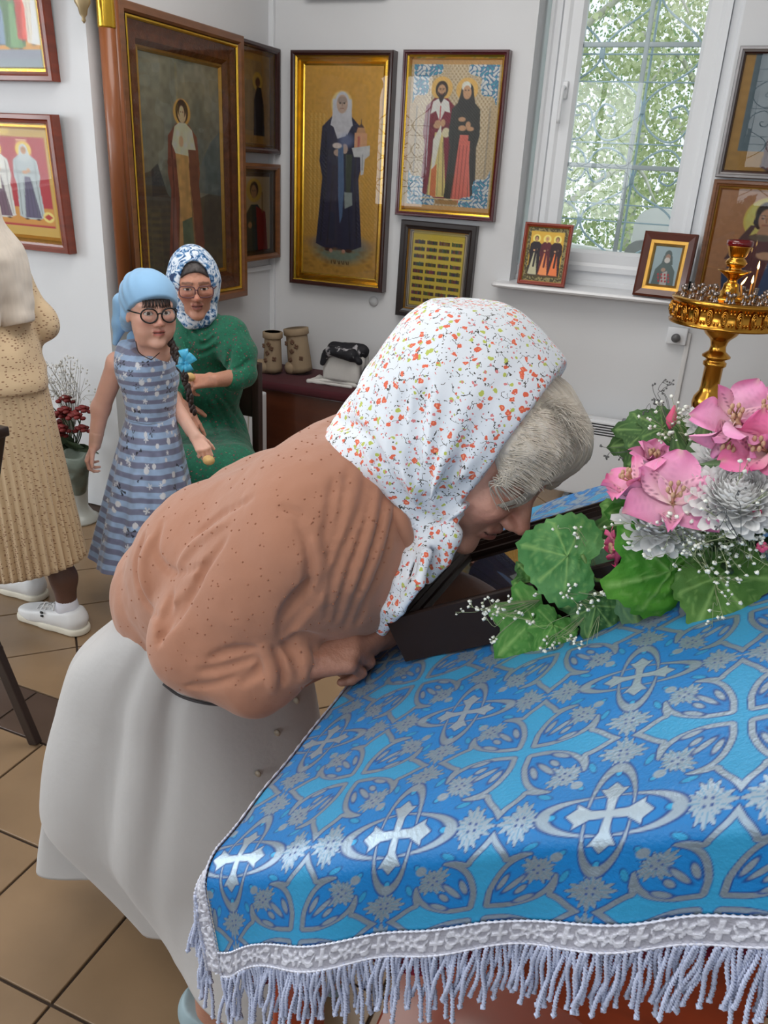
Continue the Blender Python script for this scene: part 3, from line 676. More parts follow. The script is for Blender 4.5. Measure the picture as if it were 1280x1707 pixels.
c.poly([(.44, .3), (.49, .3), (.42, .45), (.32, .6), (.26, .62), (.33, .47)], (86, 58, 62)); c.ell(.63, .56, .085, .035, (206, 156, 122)); c.line([(.55, .55), (.66, .56)], .02, (206, 156, 122)); c.ell(.42, .72, .05, .12, (30, 46, 80), .7); c.rect(0, .965, 1, 1, (206, 196, 170)); c.grain(.06)
c.a = np.roll(c.a, -14, axis=1)
icon('icon', 'wood-framed icon of a dark-haired young saint with a golden halo', np.array([-.145, YB, 1.07]), XA, nrm((0, -.02, 1.)), .56, .575, P_outer(.05, .026), M_MIDWOOD, [([(.026, .03), (.033, .032), (.042, .018)], M_GOLD)], c, .04, .014, .03)
# left wall: great carved kiot
c = Canvas(190, 330, (86, 84, 72)); c.wash(1-c.v*1.6, (120, 116, 96), .8); c.wash((vnoise(c.x*1., c.y*1., c.x*0., .03, 8)+.2), (66, 76, 72), .6); c.wash((vnoise(c.x*1., c.y*1., c.x*0., .05, 9) > .25)*.5, (120, 122, 112), .7)
c.poly([(0, .52), (.12, .5), (.3, .62), (.5, .66), (1, .58), (1, 1), (0, 1)], (58, 50, 40), .9); c.poly([(.1, .5), (.18, .47), (.28, .61), (.1, .62)], (40, 36, 34), .9)
c.poly([(.68, .5), (.86, .36), (1, .3), (1, .62), (.66, .6)], (74, 84, 84), .8)
for k in range(9): c.rect(.06, .66+.034*k, .4, .675+.034*k, (74, 62, 46), .6)
c.ell(.5, .235, .105, .06, (196, 136, 60), .9, 3)
saint(c, .5, .175, .80, (104, 56, 40), (150, 116, 76), hair=(44, 26, 22), halo=None, wid=.55, hemw=.75, face=(184, 150, 118))
c.poly([(.4, .3), (.46, .28), (.54, .28), (.62, .31), (.66, .4), (.55, .44), (.4, .42), (.36, .38)], (190, 176, 150)); c.poly([(.4, .42), (.56, .43), (.58, .72), (.44, .74)], (158, 122, 74)); c.poly([(.56, .4), (.66, .4), (.74, .86), (.62, .9)], (92, 50, 38)); c.poly([(.45, .74), (.58, .72), (.6, .9), (.46, .92)], (74, 84, 66)); c.ell(.475, .365, .03, .025, (190, 150, 118)); c.ell(.5, .225, .05, .035, (44, 26, 22)); c.ell(.498, .237, .032, .032, (188, 152, 120))
for s in (-1, 1): c.ell(.498+s*.013, .232, .007, .003, (50, 30, 24))
c.grain(.18, .12); c.a = np.clip(c.a*1.9+.018, 0, 1)
kx = XL+.08; t = icon('carved_icon_case', 'large carved wooden icon case with a robed saint behind dark glass', np.array([XL, 2.985, .93]), YA, ZA, .925, 1.245, [(0, 0), (0, .076), (.004, .08), (.03, .08), (.04, .072), (.045, .06)], M_MIDWOOD,
     [([(.045, .072), (.052, .074), (.058, .066)], M_GOLDB), ([(.058, .062), (.09, .05), (.12, .055), (.14, .035)], mat('carved_wood', (122, 70, 38), .45, var=.35, scale=30, bump=.9, bscale=34)), ([(.14, .037), (.15, .04), (.158, .026)], M_GOLD)], c, .155, .025, .064, gm=glass_mat('case_front_glass', (.97, .97, .96), .75))
b = MB()
for yc, r_ in ((2.925, .032), (2.972, .018)):
    b.add(*lathe([(r_, .93), (r_, 2.36)], 20, (XL+.065, yc, 0)))
b.build('column', mat('warm_wood', (132, 74, 36), .4, var=.3, scale=8, stretch=(1, 1, .15), coat=.3), t)
b = MB(); b.add(*lathe([(.033, 2.06), (.035, 2.065), (.034, 2.3), (.036, 2.31), (.033, 2.36)], 20, (XL+.065, 2.925, 0))); b.build('gilded_sleeve', M_GOLDB, t)
# the two small icons in the corner
c = Canvas(60, 80, (190, 142, 70)); c.rect(.1, .08, .75, .9, (176, 140, 90)); c.rect(.15, .3, .55, .85, (150, 130, 100), .7); c.ell(.62, .3, .14, .1, (222, 180, 80)); c.poly([(.5, .9), (.52, .5), (.6, .36), (.72, .36), (.8, .55), (.82, .9)], (34, 28, 34)); c.ell(.63, .31, .07, .055, (110, 70, 50)); c.grain(.1)
icon('icon', 'upper small gilt icon in the wall corner, beside the large case', np.array([XL, 3.86, 1.655]), YA, ZA, .43, .515, P_outer(.07, .028), M_DKWOOD, [([(.028, .05), (.038, .048), (.046, .03)], M_GOLD)], c, .045, .028, .052)
c = Canvas(60, 80, (206, 176, 130)); c.rect(0, 0, 1, .05, (90, 60, 36)); c.ell(.5, .22, .24, .15, (218, 178, 84)); c.poly([(.15, 1), (.2, .55), (.4, .4), (.6, .4), (.85, .55), (.9, 1)], (40, 62, 66)); c.poly([(.55, .42), (.85, .5), (.92, 1), (.6, 1)], (150, 42, 34)); c.ell(.5, .21, .13, .1, (70, 42, 26)); c.ell(.49, .24, .085, .085, (184, 136, 96)); c.ell(.36, .66, .06, .04, (190, 142, 102)); c.line([(.75, .25), (.75, .5)], .03, (150, 110, 60))
for s in (-1, 1): c.ell(.49+s*.035, .225, .015, .008, (46, 30, 24))
icon('icon', 'lower small icon of a saint in red and green in the wall corner', np.array([XL, 3.86, 1.105]), YA, ZA, .43, .5, P_outer(.07, .03), M_MIDWOOD, [([(.03, .05), (.045, .045), (.05, .028)], mat('grey_gilding', (120, 98, 74), .4, metal=.6))], c, .05, .026, .052)
# wall left of the niche
def lean(O, w, h, a): return np.array(O), XA, nrm((0, -math.sin(a), math.cos(a)))
c = Canvas(100, 90, (216, 190, 120)); c.rect(.0, .72, 1, .93, (208, 150, 70)); c.wash((c.v > .86)*.8*(c.u > .1), (110, 140, 170))
for k, (x_, col_) in enumerate(((.1, (60, 70, 120)), (.22, (150, 40, 40)), (.34, (70, 110, 80)), (.47, (170, 50, 50)), (.6, (90, 110, 130)), (.72, (84, 120, 76)), (.85, (190, 60, 46)), (.94, (226, 214, 200)))): saint(c, x_, .2+.03*(k % 3), .6, col_, np.array(col_)*1.2+20, wid=.7, hemw=.8)
c.rect(.0, .0, .03, 1, (200, 170, 90)); c.rect(.96, 0, 1, 1, (214, 190, 120))
icon('icon', 'icon of a crowd of saints at the top left corner, half out of view', np.array([-3.28, YR, 1.865]), XA, nrm((0, -.05, 1)), .63, .56, P_outer(.045, .035), M_REDWOOD, [([(.035, .03), (.045, .03), (.052, .015)], M_GOLDB)], c, .05, .013, .03, gm=M_DIM)
c = Canvas(110, 130, (196, 160, 80)); c.rect(.07, .08, .93, .9, (170, 46, 56)); c.rect(.07, .72, .93, .88, (200, 140, 66))
c.ell(.5, .035, .06, .03, (228, 190, 100))
saint(c, .36, .14, .70, (206, 204, 200), (110, 84, 100), hair=(120, 110, 100), beard=True, wid=.7, hemw=.75, stole=(228, 224, 214)); saint(c, .69, .14, .70, (176, 186, 190), (90, 82, 110), hood=(190, 198, 200), wid=.66, hemw=.75)
for x_ in (.13, .87): c.ell(x_, .80, .06, .05, (226, 206, 120)); c.poly([(x_-.05, .8), (x_, .77), (x_+.05, .8), (x_, .83)], (176, 56, 50))
for x_ in (.3, .62): c.rect(x_, .1, x_+.12, .12, (226, 190, 150), .7)
icon('icon', 'icon of two white-robed saints on red, left of the pillar edge', np.array([-3.26, YR, 1.20]), XA, nrm((0, -.05, 1)), .61, .545, P_outer(.05, .035), M_REDWOOD, [([(.035, .03), (.05, .034), (.06, .012)], M_GOLD)], c, .055, .013, .032, gm=M_DIM)
# ---- two little icons on the sill
c = Canvas(76, 92, (74, 66, 40)); c.blend((vnoise(c.x*1., c.y*1., c.x*0., .5, 3) > .1)*.8, (150, 138, 90)); c.rect(.09, .08, .9, .91, (206, 164, 58)); c.wash((c.v > .72)*(c.u > .09)*(c.u < .9)*(c.v < .91)*1., (40, 36, 26), .9)
for x_, rc, ic, hd in ((.24, (30, 22, 30), (186, 182, 150), None), (.5, (84, 22, 34), (232, 140, 84), None), (.75, (44, 22, 26), (232, 120, 66), None)):
    saint(c, x_, .16, .74, rc, ic, hair=(34, 24, 24) if x_ != .5 else (200, 160, 90), wid=.62, hemw=.66, halo=(232, 200, 110), beard=x_ == .5, feet=False)
    c.poly([(x_-.035, .5), (x_+.0, .5), (x_+.09, .87), (x_-.12, .87)], ic); c.line([(x_+.02, .4), (x_+.0, .72)], .05, np.array(rc))
A_ = nrm((1, .03, 0)); B_ = nrm((0, .16, 1.)); B_ = nrm(B_-A_*(A_@B_))
icon('small_icon', 'small icon of three monks in a red wood frame on the sill', np.array([-.996, YB-.075, 1.1025]), A_, B_, .242, .300, P_outer(.03, .018), mat('bright_red_wood', (140, 52, 30), .35, var=.2, scale=9), [([(.018, .012), (.021, .01)], M_GOLD)], c, .019, .010, .016, group='small icons standing on the window sill', glass=False)
c = Canvas(60, 80, (166, 188, 196)); c.poly([(.1, 1), (.16, .6), (.36, .42), (.66, .42), (.86, .62), (.9, 1)], (86, 104, 104)); c.ell(.53, .24, .13, .13, (84, 100, 100)); c.poly([(.38, .25), (.68, .25), (.74, .46), (.34, .46)], (84, 100, 100)); c.ell(.53, .29, .085, .085, (176, 138, 120)); c.ell(.52, .36, .1, .07, (222, 216, 210)); c.ell(.45, .6, .08, .05, (186, 150, 130)); c.poly([(.44, .68), (.6, .62), (.66, 1), (.4, 1)], (196, 190, 186))
for k in range(12): c.ell(.3+.12*(k % 4)+.03*(k//4), .72+.08*(k//4), .035, .03, (186, 50, 60))
A_ = nrm((1, -.12, 0)); B_ = nrm((.0, .2, 1.)); B_ = nrm(B_-A_*(A_@B_))
icon('small_icon', 'small brown-framed icon of a grey-hooded bearded monk on the sill', np.array([-.412, YB-.085, 1.1025]), A_, B_, .245, .30, [(0, 0), (0, .03), (.01, .036), (.036, .028), (.036, .014)], mat('chestnut_frame', (84, 36, 22), .35, var=.2, scale=9, coat=.3), [([(.036, .022), (.05, .02), (.062, .01)], M_GOLD)], c, .058, .008, .016, group='small icons standing on the window sill')

# ---- little fixtures on the walls
t = thing('wall_socket', 'white wall socket under the brass candle stand with a cable below', 'socket', (-.18, YB, .92))
b = MB(); b.add(*boxv((-.225, YB-.035, .88), (-.13, YB, .965), .006)); b.build('socket_box', M_PVC, t); b = MB(); b.add(*lathe([(.02, 0), (.022, .02), (.016, .03)], 16)); b.v = [(-.18+x_, YB-.035-z_, .915+y_) for x_, y_, z_ in b.v]; b.build('plug', mat('grey_plug', (90, 90, 92), .4), t)
b = MB(); b.add(*boxv((-.135, YB-.014, .05), (-.112, YB, .94), .003)); b.build('cable_cover', mat('cable_cover_white', (214, 212, 210), .5), t)
b = MB(); b.add(*lathe([(0.001, .0), (.026, .0), (.028, .004), (.026, .010), (.001, .011)], 24, cap=False)); b.v = [(-1.79+x_, YB-z_, .915+y_) for x_, y_, z_ in b.v]
p_ = PY(623, 502, YB); b.v = [(x_+1.79+p_[0], y_, z_-.915+p_[2]) for x_, y_, z_ in b.v]
o = b.build('blank_cover', mat('cover_white', (212, 214, 216), .4), None); tag(o, 'round white blanking cover on the wall under the tall icon', 'cover')
t = thing('hanging_lamp', 'pale hanging oil lamp finial at the pillar edge, top left', 'lamp', (-2.47, YR-.1, 2.1)); p = PY(138, 14, YR-.06)
b = MB(); b.add(*lathe([(.001, -.05), (.008, -.04), (.006, -.03), (.014, -.02), (.018, .0), (.03, .02), (.026, .05), (.012, .07)], 16, p)); b.build('finial', mat('dull_brass', (168, 148, 112), .4, metal=.5), t)
b = MB(); b.add(*lathe([(.012, .07), (.05, .1), (.06, .16), (.055, .2)], 20, p)); b.build('bowl', mat('dull_brass'), t)
b = MB(); b.add(*tube([p+np.array([0, 0, .2]), p+np.array([0, 0, ZC-p[2]])], .003, 6)); b.add(*tube([p+np.array([0, 0, .5]), p+np.array([0, .06, .5])], .004, 6)); b.build('chain', M_GOLD, t)
# ceiling lamps (their glints show in the picture glass)
for k, (x_, y_) in enumerate(((-2.6, .9), (-.4, -.3))):
    t = thing('ceiling_lamp', ('round ceiling lamp over the left of the hall', 'round ceiling lamp over the lectern')[k], 'lamp', (x_, y_, ZC))
    b = MB(); b.add(*lathe([(.05, -.02), (.14, -.03), (.15, 0)], 24, (x_, y_, ZC))); b.build('lamp_base', M_PVC, t)
    b = MB(); b.add(*sphere((x_, y_, ZC-.06), (.11, .11, .05), 16, 8)); b.build('lamp_globe', emit_mat('lamp_glow', (255, 244, 225), 6), t)
# ================================================================== PEOPLE: shared builders
def L3(c, f, u, s): return lambda a, b, d: np.asarray(c)+a*f+b*u+d*s
def head(F, c, f, u, s, k=1., child=False, neck=True, neck_to=None):
    """head with brow, eyes, nose, lips, ears; f forward, u up, s to the person's left"""
    P_ = L3(c, f*k, u*k, s*k); A = [f, u, s]
    F.ell(P_(-.012, .038, 0), np.array([.096, .086, .077])*k, A, .02*k)
    F.ell(P_(.022, -.026, 0), np.array([.066, .088, .062 if not child else .068])*k, A, .03*k)
    if child:
        for q in (-1, 1): F.ell(P_(.048, -.045, q*.036), np.array([.034, .034, .032])*k, A, .03*k)
    for q in (-1, 1):
        F.ell(P_(.058, -.012, q*.042), np.array([.024, .02, .022])*k, A, .025*k)
        F.cap(P_(.078, .033, q*.014), P_(.062, .034, q*.05), .011*k, .009*k, .018*k)
        F.ell(P_(.094, .012, q*.031), np.array([.014, .011, .017])*k, A, .012*k, 'sub')
        F.ell(P_(.0695, .011, q*.031), np.array([.0135, .0135, .0135])*k, A, .003*k)
        F.cap(P_(.0815, .0185, q*.02), P_(.074, .0175, q*.046), .0035*k, .003*k, .004*k)
        F.ell(P_(-.006, -.002, q*.077), np.array([.019, .033, .009])*k, A, .008*k)
        F.ell(P_(.0, .0, q*.086), np.array([.009, .018, .005])*k, A, .004*k, 'sub')
    nl = .8 if child else 1.
    F.cap(P_(.083, .018, 0), P_(.083+.026*nl, -.02, 0), .0075*k, .0115*k, .013*k)
    for q in (-1, 1):
        F.ell(P_(.096, -.0245, q*.0115), np.array([.012, .0085, .0085])*k, A, .006*k)
        F.ell(P_(.101, -.0315, q*.0065), np.array([.005, .004, .0035])*k, A, .003*k, 'sub')
    F.cap(P_(.0865, -.048, -.018), P_(.0925, -.0465, 0), .0045*k, .006*k, .007*k); F.cap(P_(.0925, -.0465, 0), P_(.0865, -.048, .018), .006*k, .0045*k, .007*k)
    F.cap(P_(.0855, -.059, -.013), P_(.0905, -.060, 0), .0055*k, .0072*k, .008*k); F.cap(P_(.0905, -.060, 0), P_(.0855, -.059, .013), .0072*k, .0055*k, .008*k)
    F.cap(P_(.094, -.0532, -.022), P_(.0995, -.0528, 0), .0018*k, .0022*k, .003*k, 'sub'); F.cap(P_(.0995, -.0528, 0), P_(.094, -.0532, .022), .0022*k, .0018*k, .003*k, 'sub')
    F.ell(P_(.072, -.094, 0), np.array([.022, .018, .026])*k, A, .022*k)
    F.cap(P_(.03, -.09, -.04), P_(.03, -.09, .04), .018*k, None, .03*k)
    if neck: F.cap(P_(-.028, -.06, 0), P_(-.045, -.16, 0) if neck_to is None else neck_to, .054*k, .058*k, .03*k)
def face_cols(v, c, f, u, s, k, skin, lidh=.0068, iris=(70, 50, 36), brow=(80, 60, 50), lip=(168, 96, 88), closed=False, blush=.25):
    q = (v-np.asarray(c))/k; a, b, d = q@f, q@u, q@s; C_ = np.ones((len(v), 3))*lin(skin)
    def mix(m_, col): nonlocal C_; m_ = np.clip(m_, 0, 1)[:, None]; C_ = C_*(1-m_)+m_*lin(col)
    front = a > .045
    for q_ in (-1, 1):
        mix(blush*np.exp(-(((b+.018)/.022)**2+((d-q_*.042)/.022)**2))*front, (205, 110, 95))
    mix(.35*np.exp(-(((b+.02)/.014)**2+(d/.016)**2))*(a > .09), (196, 96, 82))
    mix(np.exp(-((np.abs(b+.0535)-.004)/.0068)**2)*(np.abs(d) < .021)*(a > .082)*np.clip((.023-np.abs(d))/.006, 0, 1), lip)
    mix((np.abs(b+.053) < .0016)*(np.abs(d) < .022)*(a > .08)*1., np.array(lip)*.45)
    mix(((np.hypot((b+.032)/.0042, (np.abs(d)-.0065)/.004) < 1)*(a > .09))*.9, np.array(skin)*.35)
    for q_ in (-1, 1):
        e = np.hypot(b-.011, d-q_*.031)
        if not closed:
            ap = (((b-.0105)/lidh)**2+((d-q_*.031)/.0145)**2 < 1)*(a > .066); mix(ap*1., (226, 218, 212)); mix(ap*(e < .0062), iris); mix(ap*(e < .003), (15, 12, 12))
            lid = (np.abs(((b-.0105)/lidh)**2+((d-q_*.031)/.0145)**2-1.1) < .22)*(a > .064); mix(lid*(b > .0095)*.9, (50, 34, 30)); mix(lid*(b <= .0095)*.4, (120, 76, 66))
        else: mix((np.abs(b-.009+1.5*(d-q_*.031)**2*20) < .0016)*(np.abs(d-q_*.031) < .015)*(a > .066)*.8, (88, 54, 46))
        mix((np.abs(b-.0345-.10*(np.abs(d)-.02)*(np.abs(d) < .03)+.14*(np.abs(d)-.03)*(np.abs(d) > .03)) < .0042)*(np.abs(d-q_*.03) < .021)*(a > .05)*.75, brow)
    return C_
def hand(F, w, d, b, t, k=1., curl=(.5, .5, .5, .5), thumb=(.5, .35), spread=.06, arm=None):
    """w wrist, d towards the fingers, b out of the back of the hand, t towards the thumb"""
    w = np.asarray(w, float); d = nrm(d); b = nrm(np.asarray(b)-d*(np.asarray(b)@d)); t = nrm(np.asarray(t)-d*(np.asarray(t)@d)-b*(np.asarray(t)@b))
    F.cap(w-d*.03*k, w+d*.012*k, .0265*k, .024*k, .015*k) if arm is None else None
    offs = (.030, .010, -.0105, -.029); ml = (.088, .091, .086, .077); fl = (.044, .049, .045, .035); tips = []
    for i in range(4):
        kn = w+d*ml[i]*k+t*offs[i]*k; F.cap(w+t*offs[i]*.55*k, kn, .0155*k, .0115*k, .014*k)
        dd = nrm(d+t*offs[i]*spread*30*.2); p = kn; r = .0098 if i < 3 else .0085; bb = nrm(b-dd*(b@dd))
        for j, (sl, rr) in enumerate(((1, 1), (.62, .92), (.5, .82))):
            a = curl[i]*(.95, 1.15, .8)[j]; n_ = nrm(dd*math.cos(a)-bb*math.sin(a)); bb = nrm(bb*math.cos(a)+dd*math.sin(a)); dd = n_
            q = p+dd*fl[i]*sl*k; F.cap(p, q, r*rr*k, r*(rr-.08)*k, .0035*k if j else .006*k); p = q
        tips.append(p)
    tb = w+d*.022*k+t*.026*k; td = nrm(d*.75+t*thumb[0]*1.3-b*thumb[1]); F.cap(w+t*.01*k+d*.012*k, tb, .016*k, .0145*k, .012*k)
    m1 = tb+td*.036*k; F.cap(tb, m1, .0145*k, .0115*k, .008*k); td2 = nrm(td*.9+d*.35-b*thumb[1]*.6); m2 = m1+td2*.03*k; F.cap(m1, m2, .0112*k, .0105*k, .004*k)
    td3 = nrm(td2+d*.1-b*.2); F.cap(m2, m2+td3*.022*k, .0102*k, .0085*k, .004*k)
    return tips
hand_at = hand
M_SKIN = mat('skin', attr='Col', rough=.5, var=.06, scale=40, bump=.06, bscale=220, sss=.12)
M_SKINO = mat('skin_elderly', attr='Col', rough=.5, var=.10, scale=60, bump=.16, bscale=160, sss=.12)
def cols(v, c): return np.ones((len(v), 3))*lin(c)

# ------------------------------------------------------------------ cloth prints
def ditsy_print(name, base, flower, flower2, leafc, twig, sc=40.):
    m = bpy.data.materials.new(name); MATS[name] = m; m.use_nodes = True; nt = m.node_tree; N = nt.nodes; L = nt.links; bs = N['Principled BSDF']
    tc = N.new('ShaderNodeTexCoord'); prev = None
    def mixc(f, a, b):
        x = N.new('ShaderNodeMix'); x.data_type = 'RGBA'; L.new(f, x.inputs[0])
        for v, i in ((a, 6), (b, 7)):
            if isinstance(v, tuple): x.inputs[i].default_value = (*lin(v), 1)
            else: L.new(v, x.inputs[i])
        return x.outputs[2]
    def math_(op, a, b=None):
        x = N.new('ShaderNodeMath'); x.operation = op
        for i, v in enumerate((a, b)):
            if v is None: continue
            if isinstance(v, (int, float)): x.inputs[i].default_value = v
            else: L.new(v, x.inputs[i])
        return x.outputs[0]
    def vor(scale, feat='F1', off=0., warp=.0):
        mp = N.new('ShaderNodeMapping'); mp.inputs['Location'].default_value = (off, off*1.7, off*.6); L.new(tc.outputs['Object'], mp.inputs[0])
        src = mp.outputs[0]
        if warp:
            nz = N.new('ShaderNodeTexNoise'); nz.inputs['Scale'].default_value = scale*1.6; L.new(src, nz.inputs[0])
            ad = N.new('ShaderNodeVectorMath'); ad.operation = 'MULTIPLY_ADD'; L.new(nz.outputs[1], ad.inputs[0]); ad.inputs[1].default_value = (warp/scale,)*3; L.new(src, ad.inputs[2]); src = ad.outputs[0]
        v = N.new('ShaderNodeTexVoronoi'); v.feature = feat; v.inputs['Scale'].default_value = scale; L.new(src, v.inputs['Vector']); return v
    def lt(a, t): return math_('LESS_THAN', a, t)
    def gt(a, t): return math_('GREATER_THAN', a, t)
    def chan(v):
        s = N.new('ShaderNodeSeparateColor'); L.new(v.outputs['Color'], s.inputs[0]); return s
    c = base
    # dark twigs: pieces of warped cell edges
    e = vor(sc*.62, 'DISTANCE_TO_EDGE', 3.1, .9); nz = N.new('ShaderNodeTexNoise'); nz.inputs['Scale'].default_value = sc*1.5; L.new(tc.outputs['Object'], nz.inputs[0])
    c = mixc(math_('MULTIPLY', lt(e.outputs['Distance'], .022), gt(nz.outputs[0], .52)), c, twig)
    v = vor(sc*2.4, 'F1', 9., .6); s = chan(v); c = mixc(math_('MULTIPLY', lt(v.outputs['Distance'], .2), gt(s.outputs[0], .66)), c, twig)
    v = vor(sc*1.05, 'F1', 5., .7); s = chan(v); c = mixc(math_('MULTIPLY', lt(v.outputs['Distance'], .26), gt(s.outputs[1], .55)), c, leafc)
    v = vor(sc*1.7, 'F1', 1.3, .8); s = chan(v); c = mixc(math_('MULTIPLY', lt(v.outputs['Distance'], .26), gt(s.outputs[2], .6)), c, flower2)
    v = vor(sc*.95, 'F1', 0., .9); s = chan(v); c = mixc(math_('MULTIPLY', lt(v.outputs['Distance'], .30), gt(s.outputs[0], .35)), c, flower)
    c = mixc(math_('MULTIPLY', math_('MULTIPLY', lt(v.outputs['Distance'], .11), gt(s.outputs[0], .35)), .6), c, (255, 190, 150))
    L.new(c, bs.inputs['Base Color']); bs.inputs['Roughness'].default_value = .85; bs.inputs['Sheen Weight'].default_value = .15
    n2 = N.new('ShaderNodeTexNoise'); n2.inputs['Scale'].default_value = 55; n2.inputs['Detail'].default_value = 6; L.new(tc.outputs['Object'], n2.inputs[0])
    bp = N.new('ShaderNodeBump'); bp.inputs['Strength'].default_value = .12; bp.inputs['Distance'].default_value = .01; L.new(n2.outputs[0], bp.inputs['Height']); L.new(bp.outputs[0], bs.inputs['Normal'])
    return m

# ================================================================== THE BOWING WOMAN
W1 = thing('person', 'bowing woman in a white floral headscarf, tan blouse and pale grey skirt', 'person', (-.72, .98, 0))
hf, hu, hs = np.array([.78, 0, -.62]), np.array([.62, 0, .78]), np.array([0, 1., 0])
hf = nrm(hf+hs*-.06); hu = nrm(hu-hf*(hu@hf)); hs = np.cross(hu, hf)
HC = np.array([-.2545, .945, 1.2755])
F1 = Field(HC-[.19, .14, .2], HC+[.17, .14, .16], .0022); head(F1, HC, hf, hu, hs, 1.0, neck_to=np.array([-.37, .945, 1.20]))
F1.disp(lambda x, y, z: .0007*vnoise(x, y, z, 90, 2)+.0009*vnoise(x, y, z*2, 45, 4))
v1, f1 = F1.mesh(1); c1 = face_cols(v1, HC, hf, hu, hs, 1., (216, 164, 144), brow=(150, 130, 115), lip=(176, 110, 104), closed=True, blush=.45)
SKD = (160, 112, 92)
wr = np.array([-.414, .762, 1.024]); F2 = Field([-.47, .68, .93], [-.24, 1.02, 1.16], .0024)
F2.cap([-.47, .768, 1.018], wr, .024, .022, .01)
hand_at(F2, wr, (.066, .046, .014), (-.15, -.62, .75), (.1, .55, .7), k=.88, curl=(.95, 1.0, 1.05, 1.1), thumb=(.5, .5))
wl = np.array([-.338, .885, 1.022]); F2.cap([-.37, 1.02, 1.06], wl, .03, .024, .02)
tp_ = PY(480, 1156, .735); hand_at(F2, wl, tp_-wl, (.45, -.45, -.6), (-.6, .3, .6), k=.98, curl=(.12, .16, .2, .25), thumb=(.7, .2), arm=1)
v2, f2 = F2.mesh(1)
FB = Field([-.95, .7, .0], [-.25, 1.25, 1.25], .008)
FB.cap([-.36, .945, 1.19], [-.44, .945, 1.14], .06, .1, .05); FB.cap([-.44, .91, 1.14], [-.6, .93, 1.03], .085, .1, .05); FB.cap([-.44, .98, 1.14], [-.6, 1.0, 1.03], .085, .1, .05); FB.cap([-.6, .97, 1.03], [-.74, .98, .93], .12, .11, .05)
for y, x in ((.89, -.655), (1.08, -.62)):
    y_ = y*.6+.395; FB.cap([-.72, y_, .88], [-.68, y_, .5], .07, .05, .04); FB.cap([-.68, y_, .5], [x, y, .09], .05, .034, .02); FB.cap([x, y, .05], [x+.14, y-.01, .03], .034, .024, .02)
for y, q in ((.80, .765), (1.09, 1.12)): FB.cap([-.43, y+.02*(1 if y < 1 else -1), 1.15], [-.54, q, 1.01], .04, .03, .03); FB.cap([-.54, q, 1.01], [-.45, q+.0, 1.015] if q < 1 else [-.36, 1.02, 1.07], .03, .024, .02)
v3, f3 = FB.mesh(1)
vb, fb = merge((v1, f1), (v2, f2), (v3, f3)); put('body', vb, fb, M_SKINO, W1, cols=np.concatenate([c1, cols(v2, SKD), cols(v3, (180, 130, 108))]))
# blouse
M_TAN = mat('tan_dotted_voile', (166, 115, 90), .8, var=.05, scale=5, bump=.10, bscale=60, sheen=.25)
G = Field([-.92, .62, .80], [-.22, 1.26, 1.34], .0036)
for dy in (-.065, .065):
    G.cap([-.70 if dy < 0 else -.66, .98+dy, .97 if dy < 0 else .985], [-.60, .965+dy, 1.045], .102, .123, .05); G.cap([-.60, .965+dy, 1.045], [-.425, .945+dy, 1.155], .123, .128, .05)
    G.cap([-.44, .945+dy, 1.12], [-.42, .95+dy, 1.09], .115, .10, .05); G.cap([-.5, .95+dy, 1.06], [-.62, .97+dy, .98], .11, .10, .05)
G.cap([-.425, .945, 1.165], [-.352, .945, 1.192], .112, .066, .04)
G.cap([-.728, .925, .965], [-.675, 1.05, .975], .080, None, .035); G.cap([-.70, .885, .905], [-.74, .91, .91], .045, .05, .05)
for sg, y0, y1, yc in ((1, .815, .77, .765), (-1, 1.08, 1.13, 1.05)):
    G.cap([-.425, y0, 1.158], [-.475, (y0*.6+y1*.4), 1.095], .088, .082, .045); G.cap([-.475, y0*.6+y1*.4, 1.095], [-.548, y1, 1.012], .082, .072, .03); G.cap([-.548, y1, 1.012], [-.47, y1-.004*sg, .998], .073, .064, .03)
    G.cap([-.47, y1-.004*sg, .998], [-.445, yc, 1.012], .062, .046, .025); G.cap([-.450, yc, 1.012], [-.414, yc, 1.026], .041, .037, .012)
G.cut((-.30, .945, 1.205), (.93, 0, .30), .01); G.cut((-.386, .765, 1.036), (.86, 0, .5), .004) if False else None
G.disp(lambda x, y, z: .0035*vnoise(x, y, z, 9, 3)+.0014*vnoise(x*1.4, y, z*.8, 22, 5)+.001*vnoise(x, y, z, 55, 6))
CR = [([(497, 868), (515, 905), (519, 950), (508, 985), (480, 1030)], .008), ([(520, 965), (500, 990), (478, 1022), (468, 1062)], .012), ([(470, 845), (505, 862), (520, 900)], .003),
      ([(455, 1080), (462, 1110), (470, 1140)], .008), ([(345, 1100), (385, 1085), (425, 1080)], .007), ([(330, 1120), (380, 1112), (430, 1095)], .006), ([(310, 1145), (360, 1140), (420, 1118)], .004), ([(400, 1140), (430, 1120), (440, 1090)], .007),
      ([(612, 770), (600, 850), (560, 950), (545, 1030)], .005), ([(625, 800), (612, 870), (575, 980), (560, 1035)], .005), ([(640, 830), (625, 900), (595, 990), (575, 1045)], .0045), ([(655, 860), (640, 930), (610, 1000), (595, 1040)], .004),
      ([(555, 800), (545, 880), (525, 960)], .006), ([(580, 780), (565, 870), (535, 960), (515, 1000)], .004), ([(540, 960), (520, 1000), (490, 1040), (478, 1060)], .008),
      ([(240, 890), (225, 940), (235, 990), (262, 1030)], .009), ([(270, 870), (260, 920), (290, 955), (330, 945)], .006), ([(330, 890), (365, 860), (420, 830)], .005), ([(285, 990), (275, 1020), (262, 1045)], .012), ([(345, 940), (320, 985), (290, 1030), (262, 1062)], .011),
      ([(375, 900), (345, 940), (330, 970)], .007), ([(300, 1000), (280, 1040), (262, 1075)], .007), ([(480, 1075), (500, 1060), (530, 1062)], .006), ([(470, 1070), (490, 1090), (500, 1130)], .008), ([(520, 1075), (530, 1100), (520, 1130)], .0035)]
